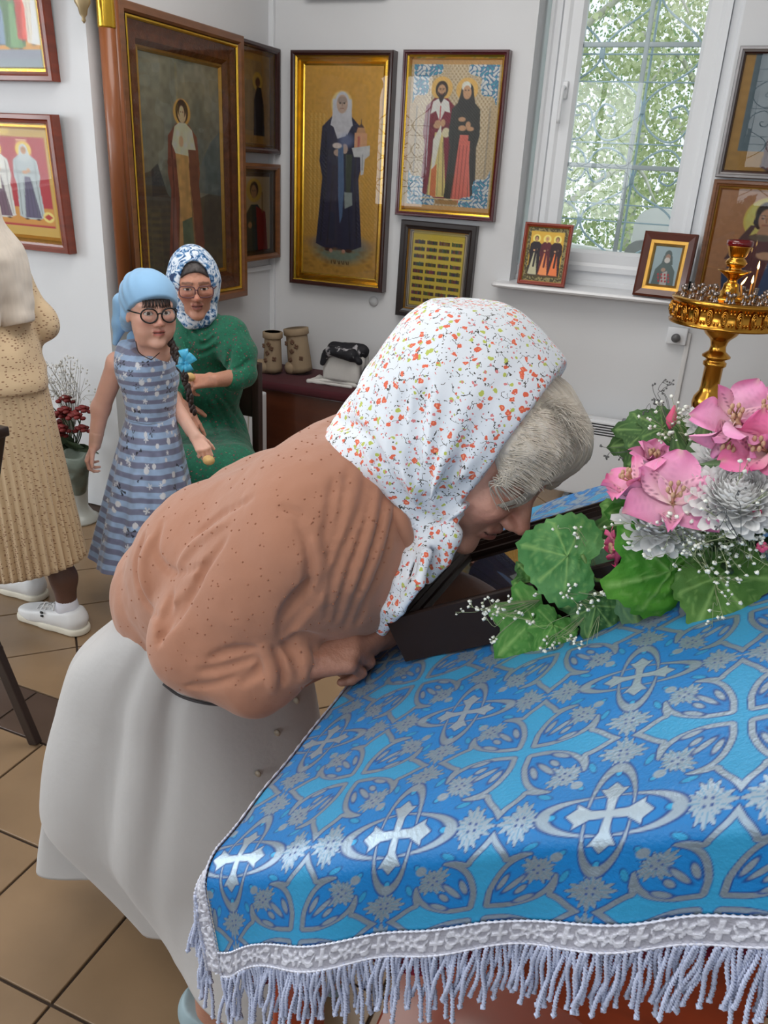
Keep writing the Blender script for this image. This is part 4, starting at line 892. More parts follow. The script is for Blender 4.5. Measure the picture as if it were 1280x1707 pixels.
for p_, r_ in CR: G.crease(p_, r_*.6, .007)
for p_, r_ in (([(505, 870), (528, 915), (532, 960), (520, 1000)], .007), ([(630, 790), (618, 880), (585, 985)], .003), ([(648, 845), (632, 915), (602, 995)], .003), ([(300, 940), (330, 905), (380, 870)], .008), ([(440, 1078), (452, 1110), (455, 1150)], .008), ([(250, 900), (240, 950), (250, 995)], .010)): G.crease(p_, r_*.5, .010, 'add')
vg, fg = G.mesh(1); put('blouse', vg, fg, M_TAN, W1)
b = MB(); rr = random.Random(3)                              # little clipped tufts of the dotted voile
for k in range(430):
    p = G.hit(rr.uniform(195, 650), rr.uniform(690, 1165))
    if p is not None: b.add(*sphere(p, (.0016, .0016, .0014), 5, 3))
b.build('tufts', mat('tan_tuft', (156, 104, 80), .9), W1, kind='stuff')
# collar band and black strap at the neck
b = MB(); ar = [PY(645, 838, .86), PY(668, 870, .85), PY(676, 905, .86), PY(660, 925, .88)]; b.add(*tube(spline(ar, 6), [.012]*19, 8)); b.build('collar', M_TAN, W1)
# skirt
M_SKIRT = mat('pale_grey_cotton', (180, 178, 177), .82, var=.03, scale=6, bump=.08, bscale=70, sheen=.2)
hem = np.array([(-1.135, 1.03), (-1.107, .915), (-1.0, .945), (-.918, 1.0), (-.83, .912), (-.70, .845), (-.61, .815), (-.48, .85), (-.42, .96), (-.45, 1.1), (-.58, 1.2), (-.78, 1.25), (-1.0, 1.2), (-1.11, 1.12)])
hp = spline(np.vstack([hem, hem[:1]]), 14)[:-1]; nh = len(hp); hc = np.array([-.74, 1.02])
ang = np.unwrap(np.arctan2(hp[:, 1]-1.0, hp[:, 0]+.72))
rings = []
def ell_ring(cx, cy, z, rx, ry, tilt=0.): return np.stack([cx+rx*np.cos(ang), cy+ry*np.sin(ang), z+tilt*rx*np.cos(ang)], 1)
keys = [(0., ell_ring(-.66, .965, .985, .145, .15, .45)), (.1, ell_ring(-.70, .97, .92, .17, .165, .35)), (.25, ell_ring(-.745, .985, .81, .215, .185, .12)), (.48, ell_ring(-.77, 1.0, .60, .28, .195, 0.)), (.72, ell_ring(-.785, 1.01, .40, .325, .19)), (1., np.column_stack([hp, np.full(nh, .195)]))]
hz = keys[-1][1]; hz[:, 2] += .012*np.sin(ang*3)+np.where((hp[:, 0] > -.72) & (hp[:, 1] < 1), -.0, 0)
NR = 90
for i in range(NR):
    t = i/(NR-1)
    for (ta, ra), (tb, rb_) in zip(keys[:-1], keys[1:]):
        if ta <= t <= tb: s = (t-ta)/(tb-ta); s = s*s*(3-2*s) if tb == 1 else s; rings.append(ra*(1-s)+rb_*s); break
rings = np.array(rings)
# the plain ring-to-ring blend is smoothed so the profile has no kinks
for _ in range(30): rings[1:-1] = .5*rings[1:-1]+.25*(rings[:-2]+rings[2:])
nrm2 = np.stack([np.cos(ang), np.sin(ang)], 1); T = np.linspace(0, 1, NR)[:, None]
fold = .012*np.sin(ang*5+.6)[None]*T**1.2+.006*np.sin(ang*9+2*T+1)*T+.010*vnoise(ang[None]*2+0*T, T*3.2+0*ang[None], 0*T+0*ang[None], 1., 4)
a0 = ang[np.argmin(np.hypot(hp[:, 0]+.918, hp[:, 1]-1.0))]; da = (ang[None]-a0+np.pi) % (2*np.pi)-np.pi
fold = fold-.030*np.exp(-(da/.10)**2)*T**.7+.018*np.exp(-((da+.28)/.16)**2)*T-.012*np.exp(-((da-.55)/.09)**2)*T**.6-.014*np.exp(-((da-1.25-.4*(1-T))/.10)**2)*np.sin(np.pi*T)-.014*np.exp(-((da-1.6-.5*(1-T))/.09)**2)*np.sin(np.pi*T**.8)
rings[:, :, 0] += fold*nrm2[None, :, 0]; rings[:, :, 1] += fold*nrm2[None, :, 1]
sk = put('skirt', rings.reshape(-1, 3), gridf(NR, nh, True), M_SKIRT, W1); solid(sk, .003)
# pocket opening as a dark line coloured for its shade; front buttons of the skirt
def skirt_pt(x, y):
    d = nrm(ray(x, y)); q = rings.reshape(-1, 3)-CPOS; t = q@d; e = np.linalg.norm(q-t[:, None]*d, axis=1); m_ = e < .012
    return CPOS+d*(t[m_].min()-.002) if m_.any() else CPOS+d*t[np.argmin(e)]
b = MB(); b.add(*tube(spline([skirt_pt(272, 1140), skirt_pt(300, 1160), skirt_pt(340, 1172), skirt_pt(388, 1177)], 5), [.0022]*16, 6)); b.build('pocket_shade_line', mat('pocket_shade_tone', (70, 68, 70), .9), W1)
for p_ in ((494, 1168), (462, 1222), (430, 1290)):
    q = skirt_pt(*p_); b = MB(); b.add(*sphere(q, (.006, .0035, .006), 10, 5)); b.build('button', mat('skirt_button', (150, 138, 122), .4), W1)
# shoes
M_BSHOE = mat('blue_grey_shoe', (150, 172, 180), .5, var=.06, scale=20)
for y, x in ((.89, -.655), (1.08, -.62)):
    S_ = Field([x-.12, y-.07, -.005], [x+.25, y+.07, .12], .004); S_.cap([x-.03, y, .035], [x+.15, y-.01, .03], .041, .034, .03); S_.cap([x-.03, y, .06], [x-.02, y, .075], .036, .034, .03); S_.cut((0, 0, .0), (0, 0, -1)); S_.cut((x-.02, y, .07), (.35, 0, 1)); put('shoe', *S_.mesh(1), M_BSHOE, W1)
# headscarf
M_SCARF = ditsy_print('white_floral_cotton', (226, 232, 240), (226, 104, 74), (214, 128, 130), (186, 196, 92), (70, 68, 62), 92.)
S = Field([-.52, .76, .98], [-.08, 1.13, 1.46], .003)
LH = L3(HC, hf, hu, hs)
S.ell(LH(-.018, .05, 0), (.121, .112, .098), [hf, hu, hs], .03)
S.ell(LH(-.01, -.03, 0), (.085, .10, .088), [hf, hu, hs], .05)
S.cap(LH(-.10, .06, 0), [-.44, .945, 1.235], .07, .03, .09); S.cap(LH(-.06, .03, -.03), [-.42, .89, 1.235], .07, .03, .08); S.cap(LH(-.06, .03, .03), [-.42, 1.0, 1.235], .07, .03, .08)
S.cap(LH(-.03, -.03, -.055), PY(705, 872, .90), .055, .02, .05)
pA, pB = PY(906, 660, .94), PY(747, 884, .868); S.cut(pA, np.cross(pB-pA, YA)*(1 if np.cross(pB-pA, YA)[0] > 0 else -1), .004)
pC, pD = PY(528, 742, .90), PY(692, 876, .88); nC = np.cross(pD-pC, YA+np.array([.0, 0, 0])); nC *= -1 if nC[2] > 0 else 1; S.cut(pC, nC, .004)
kn = PY(712, 882, .875)
def scarf_fold(x, y, z):
    d = np.stack([x-kn[0], y-kn[1], z-kn[2]], -1); r = np.linalg.norm(d, axis=-1)+1e-6; a = np.arctan2(d[..., 2], d[..., 0])
    return (.0045*np.sin(a*17+2*np.sin(a*5)+r*8)+.0028*np.sin(a*31+1.3))*np.exp(-(r/.17)**2)*np.clip(r/.03, 0, 1)+.0022*vnoise(x, y, z, 16, 4)+.001*vnoise(x, y, z, 40, 7)
S.disp(scarf_fold)
for p_, r_ in (([(712, 880), (690, 800), (668, 720), (672, 650)], .005), ([(715, 878), (705, 800), (700, 720), (712, 640)], .003), ([(708, 880), (660, 815), (632, 760)], .005), ([(720, 878), (735, 830), (760, 770)], .005), ([(700, 660), (690, 740), (695, 800)], .004), ([(722, 880), (745, 845), (775, 805)], .003), ([(560, 700), (600, 720), (640, 780)], .004)): S.crease(p_, r_, .012)
S.cap(kn+[-.022, .01, -.002], kn+[.016, -.008, -.006], .017, .015, .012); S.cap(kn+[-.012, -.004, .012], kn+[.0, -.006, -.02], .012, .013, .01)
# tails: a long one falling to the left, a short looped one
def tail(pts, rw, th):
    for (p, w_), (q, w2) in zip(pts[:-1], pts[1:]):
        n = 6
        for k in range(n+1):
            o = -1+2*k/n
            for_ = lambda P_, W_: P_+np.array([.78, -.35, .35])*o*W_*.9
            S.cap(for_(p, w_), for_(q, w2), th*(1+.5*math.sin(k*2.4)), th*(1+.5*math.sin(k*2.4+.6)), .007)
def onb(x, y, o=.008):
    p = G.hit(x, y); q = PY(x, y, .865); p = q if p is None or p[1] > q[1] else p
    return p-nrm(p-CPOS)*o
tail([(PY(692, 893, .872), .012), (onb(680, 925), .040), (onb(664, 970), .046), (onb(646, 1015), .028), (onb(630, 1056), .004)], 0, .0045)
tail([(PY(720, 888, .87), .010), (PY(738, 905, .862), .018), (PY(728, 935, .862), .018), (PY(700, 965, .866), .02)], 0, .0045)
S.cap(PY(722, 880, .87), PY(752, 890, .862), .009, .012, .01); S.cap(PY(752, 890, .862), PY(745, 915, .862), .012, .009, .01)
vs, fs = S.mesh(1); put('headscarf', vs, fs, M_SCARF, W1)
# hair: the mass in front of the scarf, then loose strands
M_HAIR = mat('grey_blond_hair', (214, 196, 166), .5, var=.16, scale=60, stretch=(1, 6, 1), col2=(236, 230, 222), bump=.35, bscale=120, sheen=.2)
H_ = Field(HC-[.13, .13, .12], HC+[.19, .13, .19], .003)
H_.ell(LH(-.002, .082, 0), (.085, .058, .080), [hf, hu, hs], .02); H_.ell(LH(.038, .088, 0), (.052, .045, .066), [hf, hu, hs], .03)
H_.cap(LH(.055, .08, -.04), LH(.080, .050, -.052), .024, .006, .03); H_.cap(LH(.03, .065, -.066), LH(.055, .035, -.072), .018, .005, .02); H_.cap(LH(.07, .08, .02), LH(.09, .04, .03), .03, .012, .03); H_.cap(LH(.03, .06, .07), LH(.05, .0, .072), .02, .008, .02)
H_.cut(pA-(pA-HC)*.12, np.cross(pB-pA, YA)*(-1 if np.cross(pB-pA, YA)[0] > 0 else 1), .004)
H_.disp(lambda x, y, z: .002*np.sin(y*420+30*z+14*x)+.002*vnoise(x, y*3, z, 40, 5))
vh, fh = H_.mesh(1); hr = put('hair', vh, fh, M_HAIR, W1)
b = MB(); rr = random.Random(11)
hl = [(893, 680), (870, 715), (845, 752), (820, 790), (800, 815)]
for k in range(480):
    t = rr.random(); i = min(int(t*4), 3); s = t*4-i; x0 = hl[i][0]*(1-s)+hl[i+1][0]*s; y0 = hl[i][1]*(1-s)+hl[i+1][1]*s
    p0 = H_.hit(x0+rr.uniform(2, 30), y0+rr.uniform(-6, 8))
    if p0 is None: continue
    ex = 905+55*(1-t)+rr.uniform(-18, 14)-70*t**2*1.2; ey = 705+135*t+rr.uniform(-18, 22)
    p1 = H_.hit((x0*.45+ex*.55), (y0*.45+ey*.55)-12*(1-t))
    p1 = p1 if p1 is not None else PY((x0+ex)/2, (y0+ey)/2-10, p0[1])
    e1 = H_.hit(ex, ey); e1 = e1 if e1 is not None else PY(ex, ey, p1[1]+.01)
    d_ = nrm(p1-CPOS)*-.0015
    b.add(*tube(spline([p0+d_, p1+d_*1.6, e1+d_*1.2, e1+(e1-p1)*.12+np.array([.002, 0, -.003])], 4), np.linspace(.0009, .0003, 13), 4, cap=False))
for k in range(170):                                         # stray hairs on the crown
    a = rr.uniform(0, 1); p0 = H_.hit(905+40*a+rr.uniform(-8, 6), 672+50*a+rr.uniform(-6, 6))
    if p0 is not None: b.add(*tube(spline([p0, p0+np.array([.012, rr.uniform(-.01, .01), .008]), p0+np.array([.03, rr.uniform(-.015, .015), .004+rr.uniform(-.02, .012)])], 3), np.linspace(.0004, .0002, 7), 3, cap=False))
# lock falling across the brow
for k in range(60):
    j = rr.uniform(-7, 7); q = [H_.hit(905+j*.6, 800+j*.4), F1.hit(882+j*.5, 825+j), F1.hit(862+j*.5, 838+j*.8), F1.hit(835+j, 846+j*.6)]
    q = [p for p in q if p is not None]
    if len(q) > 2: b.add(*tube(spline([p-nrm(p-CPOS)*.004 for p in q], 4), .0006, 4, cap=False))
b.build('hair_strands', M_HAIR, hr, kind='stuff')
# ================================================================== LECTERN, CLOTH, ICON, FLOWERS
LS = .84
LP0 = CPOS+(np.array([-.29, .91, .938])-CPOS)*LS; LA = nrm((.19, 0, .111)); LN = np.array([-LA[2], 0, LA[0]]); LPI = .22*LS
def LT(u, y, h=0.): return np.array([LP0[0], y, LP0[2]])+LA*u+LN*h        # a point on the sloping desk top
UL, UR, YN, YF = -.1275, .48, .506, 1.385
M_LECT = mat('red_polished_wood', (132, 50, 24), .28, var=.3, scale=5, stretch=(1, 1, 6), coat=.5)
lect = thing('lectern', 'red-brown carved wooden lectern under the blue brocade cloth', 'lectern', (.02, .94, 0))
def slab(b, u0, u1, y0, y1, h0, h1): b.add(*xf(boxv((u0, y0, h0), (u1, y1, h1), .006), (LP0[0], 0, LP0[2]), LA, YA, LN))
b = MB(); slab(b, UL+.008, UR, YN-.008, YF-.004, -.044, -.016); b.build('desk_top', M_LECT, lect, smooth=False)
zl, zr = LT(UL+.03, 0)[2], LT(UR-.03, 0)[2]; xl, xr = LT(UL+.03, 0)[0], LT(UR-.03, 0)[0]
for yy in (YN+.03, YF-.06):                                     # sloping side boards with an arched cut-out
    n = 24; xs = np.linspace(xl, xr, n); top = np.array([LT((x-LP0[0])/LA[0], 0)[2]-.035 for x in xs]); m_ = (xs-(xl+xr)/2)/((xr-xl)/2)
    bot = np.minimum(zl-.20+.12*np.sqrt(np.clip(1-(m_*1.25)**2, 0, 1))+.0*m_, top-.05); v = []
    for dy in (0, .03):
        for i in range(n): v += [(xs[i], yy+dy, bot[i]), (xs[i], yy+dy, top[i])]
    f = []; o = 2*n
    for i in range(n-1):
        k = 2*i; f += [(k, k+2, k+3, k+1), (o+k, o+k+1, o+k+3, o+k+2), (k, o+k, o+k+2, k+2), (k+1, k+3, o+k+3, o+k+1)]
    f += [(0, 1, o+1, o), (2*n-2, o+2*n-2, o+2*n-1, 2*n-1)]
    put('side_board', v, f, M_LECT, lect, smooth=False)
b = MB(); b.add(*boxv((xl, YN+.06, zl-.18), (xl+.03, YF-.06, zl-.035), .004)); b.build('front_board', M_LECT, lect, smooth=False)
b = MB(); b.add(*boxv((xr-.03, YN+.06, zl-.18), (xr, YF-.06, zr-.035), .004)); b.build('rear_board', M_LECT, lect, smooth=False)
for x_ in (xl+.03, xr-.03):
    for y_ in (YN+.06, YF-.06):
        b = MB(); b.add(*lathe([(.03, 0), (.034, .03), (.022, .06), (.03, .10), (.03, .42), (.02, .45), (.028, .47), (.02, .49), (.032, .55), (.032, zl-.1)], 16, (x_, y_, 0))); b.build('leg', M_LECT, lect)
b = MB(); b.add(*boxv((xl, YN+.05, .14), (xr, YF-.05, .165), .005)); b.build('shelf', M_LECT, lect, smooth=False)
for y_, sx in ((YN+.028, -1),):
    for k in range(3):
        c_ = (xl+xr)/2+(k-1)*.17; b = MB(); zc = LT((c_-LP0[0])/LA[0], 0)[2]-.085
        b.add(*tube(spline([(c_-.06, y_, zc-.03), (c_-.03, y_-.004, zc+.012), (c_, y_, zc-.012), (c_+.03, y_-.004, zc+.022), (c_+.065, y_, zc-.01)], 5), np.concatenate([np.linspace(.004, .010, 11), np.linspace(.010, .004, 10)]), 8)); b.build('carving', M_LECT, lect)

# ---- brocade pattern as a function of the lattice position
def seg_sd(x, y, pts, skip=True):
    d = np.full(x.shape, 9.); ins = np.zeros(x.shape, bool); n = len(pts)
    for i in range(n):
        (ax, ay), (bx, by) = pts[i], pts[(i+1) % n]
        t = np.clip(((x-ax)*(bx-ax)+(y-ay)*(by-ay))/((bx-ax)**2+(by-ay)**2+1e-12), 0, 1)
        if 0 < i < n-1 or not skip: d = np.minimum(d, np.hypot(x-ax-t*(bx-ax), y-ay-t*(by-ay)))
        if ay != by: ins ^= ((ay > y) != (by > y)) & (x < (bx-ax)*(y-ay)/(by-ay)+ax)
    return np.where(ins, -d, d)
def curve2(pts, n=5): return [tuple(p) for p in spline([(a, b, 0) for a, b in pts], n)[:, :2]]
ARM = [(0, 0), (.050, .050)]+curve2([(.050, .055), (.052, .14), (.085, .24), (.135, .30), (.215, .335)], 4)+curve2([(.205, .345), (.15, .347), (.10, .335)], 3)+curve2([(.098, .345), (.07, .385), (.035, .425), (.0, .475)], 3)
SM = [(0, 0), (.016, .016), (.021, .08), (.058, .142), (.034, .140), (.0, .182)]
def brocade(i, j):
    base = lin((2, 116, 186)); mid = lin((44, 148, 196)); dark = lin((4, 58, 128)); silver = lin((150, 168, 184)); sil2 = lin((172, 190, 204))
    C_ = np.ones(i.shape+(3,))*base; M_ = np.zeros(i.shape)
    def mix(m_, col, met=None):
        nonlocal C_, M_
        m_ = np.clip(m_, 0, 1); C_ = C_*(1-m_[..., None])+m_[..., None]*col
        if met is not None: M_ = M_*(1-m_)+m_*met
    soft = lambda d, w=.005: np.clip(.5-d/w, 0, 1)
    # small crosses inside an interlaced quatrefoil, on the half lattice
    x, y = i-np.floor(i)-.5, j-np.floor(j)-.5; ax, ay = np.abs(x), np.abs(y); r = np.hypot(x, y)
    for (rx, ry) in ((.285, .095), (.095, .285)):
        q = np.hypot(x/rx, y/ry); d = np.abs(q-1)*np.minimum(rx, ry)*np.where(np.abs(q-1) < 1, 1, 1); w = .0095*np.clip(np.abs(x/rx)*(rx > ry)+np.abs(y/ry)*(ry > rx)+.25, .3, 1)
        mix(soft(d-w-.006), dark, 0); mix(soft(d-w), silver, .65)
    a, b_ = np.minimum(ax, ay), np.maximum(ax, ay); d = seg_sd(a, b_, SM); mix(soft(d-.007), dark, 0); mix(soft(d), sil2, .65)
    for (fx, fy, R_, rot) in [(.385*cx_, .385*sy_, .112, math.atan2(sy_, cx_)) for cx_, sy_ in ((1, 0), (-1, 0), (0, 1), (0, -1))]+[(.245*p, .26*q, .100, math.atan2(q, p)) for p in (-1, 1) for q in (-1, 1)]:
        dx, dy = x-fx, y-fy; lx, ly = dx*math.cos(rot)+dy*math.sin(rot), -dx*math.sin(rot)+dy*math.cos(rot); rr = np.hypot(lx, ly); th = np.arctan2(ly, lx)
        env = R_*(.62+.38*np.abs(np.cos(2*th)))*(.86+.14*np.cos(th*16)); d = rr-env*np.where(np.abs(th) > 2.7, .75, 1.)
        mix(soft(d-.006), dark, 0); mix(soft(d), silver, .6); mix(soft(d)*(np.cos(th*16+1.5) > .78)*(rr > .03)*.55, mid*.8, .2)
        for t_ in (.7, 2.2, -.7, -2.2): mix(soft(np.hypot(lx-.022*math.cos(t_), ly-.022*math.sin(t_))-.007), dark, 0)
        bx = lx+R_*1.25; mix(soft(np.hypot(bx/1.5, ly)-.017), dark, 0); mix(soft(np.hypot(bx/1.5, ly)-.012), mid*1.15, .3)
        mix(soft(np.hypot((lx+R_*.95)/1., ly)-.027)*(lx < -R_*.6), silver, .5)
    for t_ in np.arange(8)*math.pi/4+math.pi/8:
        dx, dy = x-.33*math.cos(t_), y-.33*math.sin(t_); lx, ly = dx*math.cos(t_)+dy*math.sin(t_), -dx*math.sin(t_)+dy*math.cos(t_)
        d = np.hypot(lx/.034, ly/.014*(1+.0*lx))-1; mix(soft(d*.014-.004), dark, 0); mix(soft(d*.014), mid*1.05, .3)
    # big flared crosses on the whole lattice
    x, y = i-np.round(i), j-np.round(j); ax, ay = np.abs(x), np.abs(y); a, b_ = np.minimum(ax, ay), np.maximum(ax, ay)
    d = seg_sd(a, b_, ARM); mix(soft(d-.007), dark, 0); mix(soft(d), silver, .65); mix(soft(d+.026), dark*1.1, 0); mix(soft(d+.031), mid, .1)
    for (cx_, cy_, rot, L_) in ((.075, .185, 1.15, .045), (.13, .165, .78, .06), (.185, .075, .42, .045), (.165, .13, .78, .03)):
        dx, dy = ax-cx_-.02, ay-cy_; lx, ly = dx*math.cos(rot)+dy*math.sin(rot), -dx*math.sin(rot)+dy*math.cos(rot); d = (np.hypot(lx/L_, ly/(.014))-1)*.012
        mix(soft(d-.005)*(d > -1), dark, 0); mix(soft(d), silver, .55)
    return C_, M_
M_BROC = mat('blue_brocade', rough=.42, attr='Col', metal='attr', var=.06, scale=50, bump=.12, bscale=260, sheen=.1)
M_LACE = mat('silver_lace', rough=.38, attr='Col', metal='attr', var=.1, scale=90, bump=.25, bscale=300)
M_CORD = mat('silver_lilac_cord', (196, 204, 230), .45, metal=.2, var=.12, scale=200)
W1_, RB = LP0[1]-YN, .034; TH = math.radians(86)
def cloth_pt(u, w):
    """u up the slope, w towards the viewer from the lattice origin; returns points and the fall 0..1"""
    u, w = np.broadcast_arrays(np.asarray(u, float), np.asarray(w, float)); s = np.clip(w-W1_, 0, None); arc = np.clip(s, 0, RB*TH); th = arc/RB; dr = s-arc
    y = LP0[1]-np.minimum(w, W1_)-RB*np.sin(th)-dr*math.cos(TH); h = RB*(1-np.cos(th))+dr*math.sin(TH)
    fall = np.clip(s/.12, 0, 1.3); rip = .004*np.sin(u*19+1.2)*fall+.0022*np.sin(u*47+.4)*fall**2+.004*np.sin(u*8+2)*fall
    y = y-rip; z = LP0[2]+LA[2]*u-h*.92-.0*fall; x = LP0[0]+LA[0]*u+h*(-.02+.22*np.exp(-((u-UL)/.05)**2))
    wob = .0028*vnoise(u*9, w*9, w*0, 1., 2)*np.clip(1-fall, 0, 1)+.0016*vnoise(u*22, w*16, w*0, 1., 5)
    # soft billow along the near edge and by the icon corner
    wob = wob+.007*np.exp(-((w-W1_+.02)/.05)**2)*np.sin(u*14+.5)*.6
    x = x+LN[0]*wob; z = z+LN[2]*wob
    return np.stack([x, y, z], -1), fall
cloth = thing('tablecloth', 'blue brocade cloth with silver crosses draped over the lectern', 'cloth', LT(.1, .9))
WB = .381                                                         # lower hem of the blue
def cloth_part(u0, u1, w0, w1, du, dw):
    us = np.linspace(u0, u1, int((u1-u0)/du)+2); ws = np.linspace(w0, w1, int((w1-w0)/dw)+2); U, W = np.meshgrid(us, ws, indexing='ij'); p, _ = cloth_pt(U, W)
    c_, m_ = brocade(U/LPI, W/LPI); return p.reshape(-1, 3), gridf(len(us), len(ws)), np.concatenate([c_.reshape(-1, 3), m_.reshape(-1, 1)], 1)
parts_ = [cloth_part(UL, .468, -.12, WB, .0012, .0012), cloth_part(UL, .468, -(YF-LP0[1]), -.12, .003, .003)]
v, f = merge(*[(p, q) for p, q, _ in parts_]); put('cloth', v, f[:, ::-1], M_BROC, cloth, cols=np.concatenate([c for _, _, c in parts_]))
def lace_cols(s, t):
    """s metres along the braid, t 0..1 across it"""
    C_ = np.ones(s.shape+(3,))*lin((172, 172, 184)); hgt = np.zeros(s.shape); p = .058; x = (s/p-np.floor(s/p)-.5)*p; y = (t-.5)*.026
    def mk(m_):
        nonlocal C_, hgt
        m_ = np.clip(m_, 0, 1); C_ = C_*(1-m_[..., None])+m_[..., None]*lin((214, 216, 228)); hgt = np.maximum(hgt, m_)
    mk((np.abs(x) < .0022)*(np.abs(y) < .0095)+(np.abs(y-.001) < .0022)*(np.abs(x) < .007)*1.)
    xx = np.abs(x)-.024; r = np.hypot(xx, y); th = np.arctan2(y, xx); mk((r < .0085*(.7+.3*np.cos(th*5)))*1.-(r < .002)*.6)
    mk((np.abs(y-.006*np.sin((np.abs(x)-.01)*300)) < .0018)*(np.abs(x) > .008)*(np.abs(x) < .022)*1.); mk((np.hypot((np.abs(x)-.0135)/1.4, np.abs(y)-.006) < .0032)*1.)
    ed = np.clip(1-np.minimum(t, 1-t)/.07, 0, 1); C_ = C_*(1-ed[..., None])+ed[..., None]*lin((206, 208, 222)); hgt = np.maximum(hgt, ed*.8)
    return C_, hgt
def braid(name, inner, outer, normal):
    """inner/outer edge polylines of the braid, as arrays"""
    n = len(inner); k = 26; s = np.concatenate([[0], np.cumsum(np.linalg.norm(np.diff(inner, axis=0), axis=1))]); T_ = np.linspace(0, 1, k); S_, TT = np.meshgrid(s, T_, indexing='ij'); c_, h_ = lace_cols(S_, TT)
    p = inner[:, None]*(1-TT[..., None])+outer[:, None]*TT[..., None]+normal[:, None]*(.0012+.0016*h_)[..., None]
    put(name, p.reshape(-1, 3), gridf(n, k), M_LACE, cloth, cols=np.concatenate([c_.reshape(-1, 3), np.full((n*k, 1), .15)], 1))
us = np.linspace(UL, .468, 640); inn, _ = cloth_pt(us, us*0+WB); out_, _ = cloth_pt(us, us*0+WB+.029); nn = np.tile([0, -1., .25], (len(us), 1)); nn /= np.linalg.norm(nn, axis=1)[:, None]; braid('silver_braid', inn, out_, nn)
ws = np.concatenate([np.linspace(-(YF-LP0[1]), W1_-.03, 300), np.linspace(W1_-.029, WB+.029, 220)]); inn2, fl2 = cloth_pt(ws*0+UL, ws); k_ = np.clip(fl2, 0, 1)[:, None]
dir_ = (1-k_)*np.array([-.30, 0, -.95])+k_*np.array([-.80, .28, -.50]); dir_ /= np.linalg.norm(dir_, axis=1)[:, None]; out2 = inn2+dir_*.028
n2 = (1-k_)*np.array([-.9, 0, .3])+k_*np.array([-.3, -.92, .1]); n2 /= np.linalg.norm(n2, axis=1)[:, None]; braid('silver_braid', inn2, out2, n2)
b = MB()
for line_, nr in ((inn, nn), (out_, nn), (inn2, n2), (out2, n2)):
    q = line_[::2]+nr[::2]*.0024; r = .0013*(1+.45*np.sin(np.arange(len(q))*2.1)); b.add(*tube(q, r, 5, cap=False))
b.build('braid_edging', M_LACE if False else mat('silver_bead_edging', (206, 208, 222), .35, metal=.4, var=.1, scale=200), cloth)
# fringe of twisted cords; a few shapes shared by all of them
def rope(L_, sway, seed):
    r_ = random.Random(seed); n = int(L_/.0016); t = np.linspace(0, 1, n); path = np.stack([sway*t**1.6+.0012*np.sin(t*7+seed), .002*np.sin(t*5+seed*2), -L_*t], 1); b_ = MB()
    for ph in (0, math.pi):
        a = t*L_/.0054*2*math.pi+ph; b_.add(*tube(path+np.stack([np.cos(a), np.sin(a), a*0], 1)*.00125, np.where(t > .97, .0018, .00118), 5))
    return mesh('fringe_cord', b_.v, b_.f)
ropes = [rope(.060+.006*(k % 3), (-.006, .002, .008, -.002, .005, -.009)[k], k+1) for k in range(6)]
for m_ in ropes: m_.materials.append(M_CORD)
rr = random.Random(5)
def cords(line_, step, jit, lean_=None):
    s = np.concatenate([[0], np.cumsum(np.linalg.norm(np.diff(line_, axis=0), axis=1))]); n = int(s[-1]/step)
    for k in range(n):
        q = (k+.5)*step; p = np.array([np.interp(q, s, line_[:, c_]) for c_ in range(3)]); o = bpy.data.objects.new('fringe_cord', ropes[rr.randrange(6)]); COL.objects.link(o); o.parent = cloth; o.location = Vector(p)-cloth.location
        o.rotation_euler = (rr.uniform(-.10, .10)+(lean_ or 0), rr.uniform(-.06, .06)+.05*math.sin(k*.35), rr.uniform(-.4, .4))
cords(out_+nn*.001, .0037, 0); m_ = out2[ws > W1_-.12]; cords(m_, .0040, 0); cords(out2[ws < W1_-.12][::1], .0150, 0)
# crimson lining seen through the fringe
us = np.linspace(UL+.02, .468, 120); ws_ = np.linspace(W1_-.02, WB+.052, 14); U, W = np.meshgrid(us, ws_, indexing='ij'); p, _ = cloth_pt(U, W); p[..., 1] += .016+.006*np.sin(U*40)*(W > W1_+.02); p[..., 2] -= .006
p[:, -1, 2] += .012*np.sin(us*31)
put('crimson_lining', p.reshape(-1, 3), gridf(120, 14), mat('crimson_satin', (150, 26, 58), .45, var=.15, scale=20, sheen=.2), cloth)

# ---- icon in its deep dark case, lying on the cloth
rot = math.radians(-4); IA = LA*math.cos(rot)+YA*math.sin(rot); IB = YA*math.cos(rot)-LA*math.sin(rot); IO = LT(-.046, LP0[1]+.061, .003); IW, IH, ID = .345, .245, .062
t = thing('lectern_icon', 'icon in a deep dark brown case lying on the blue cloth, under the kissing woman', 'icon', IO+IA*IW/2+IB*IH/2)
M_CASE = mat('dark_umber_wood', (34, 21, 16), .4, var=.25, scale=7, stretch=(1, 5, 1), spec=.3)
put('frame', *sweep_frame(IO, IA, IB, IW, IH, [(0, 0), (0, ID-.002), (.002, ID), (.007, ID), (.009, ID-.003), (.014, ID-.003), (.017, ID-.007), (.022, ID-.006), (.026, ID-.012), (.033, ID-.012), (.034, ID-.03), (.034, .01)]), M_CASE, t, smooth=False)
c = Canvas(120, 84, (176, 140, 84)); c.rect(0, 0, 1, .06, (206, 170, 90)); c.rect(0, .94, 1, 1, (206, 170, 90)); c.ell(.5, .35, .14, .18, (220, 180, 96)); c.poly([(.22, 1), (.28, .6), (.42, .42), (.6, .42), (.74, .6), (.8, 1)], (110, 50, 44)); c.ell(.5, .36, .08, .13, (170, 120, 84)); c.poly([(.4, .3), (.5, .14), (.6, .3), (.66, .56), (.34, .56)], (100, 44, 46), .8); c.ell(.5, .37, .06, .1, (180, 130, 94)); c.grain(.1)
c.panel('painting', IO+IA*.034+IB*.034, IA, IB, IW-.068, IH-.068, M_PAINT, t, .016)
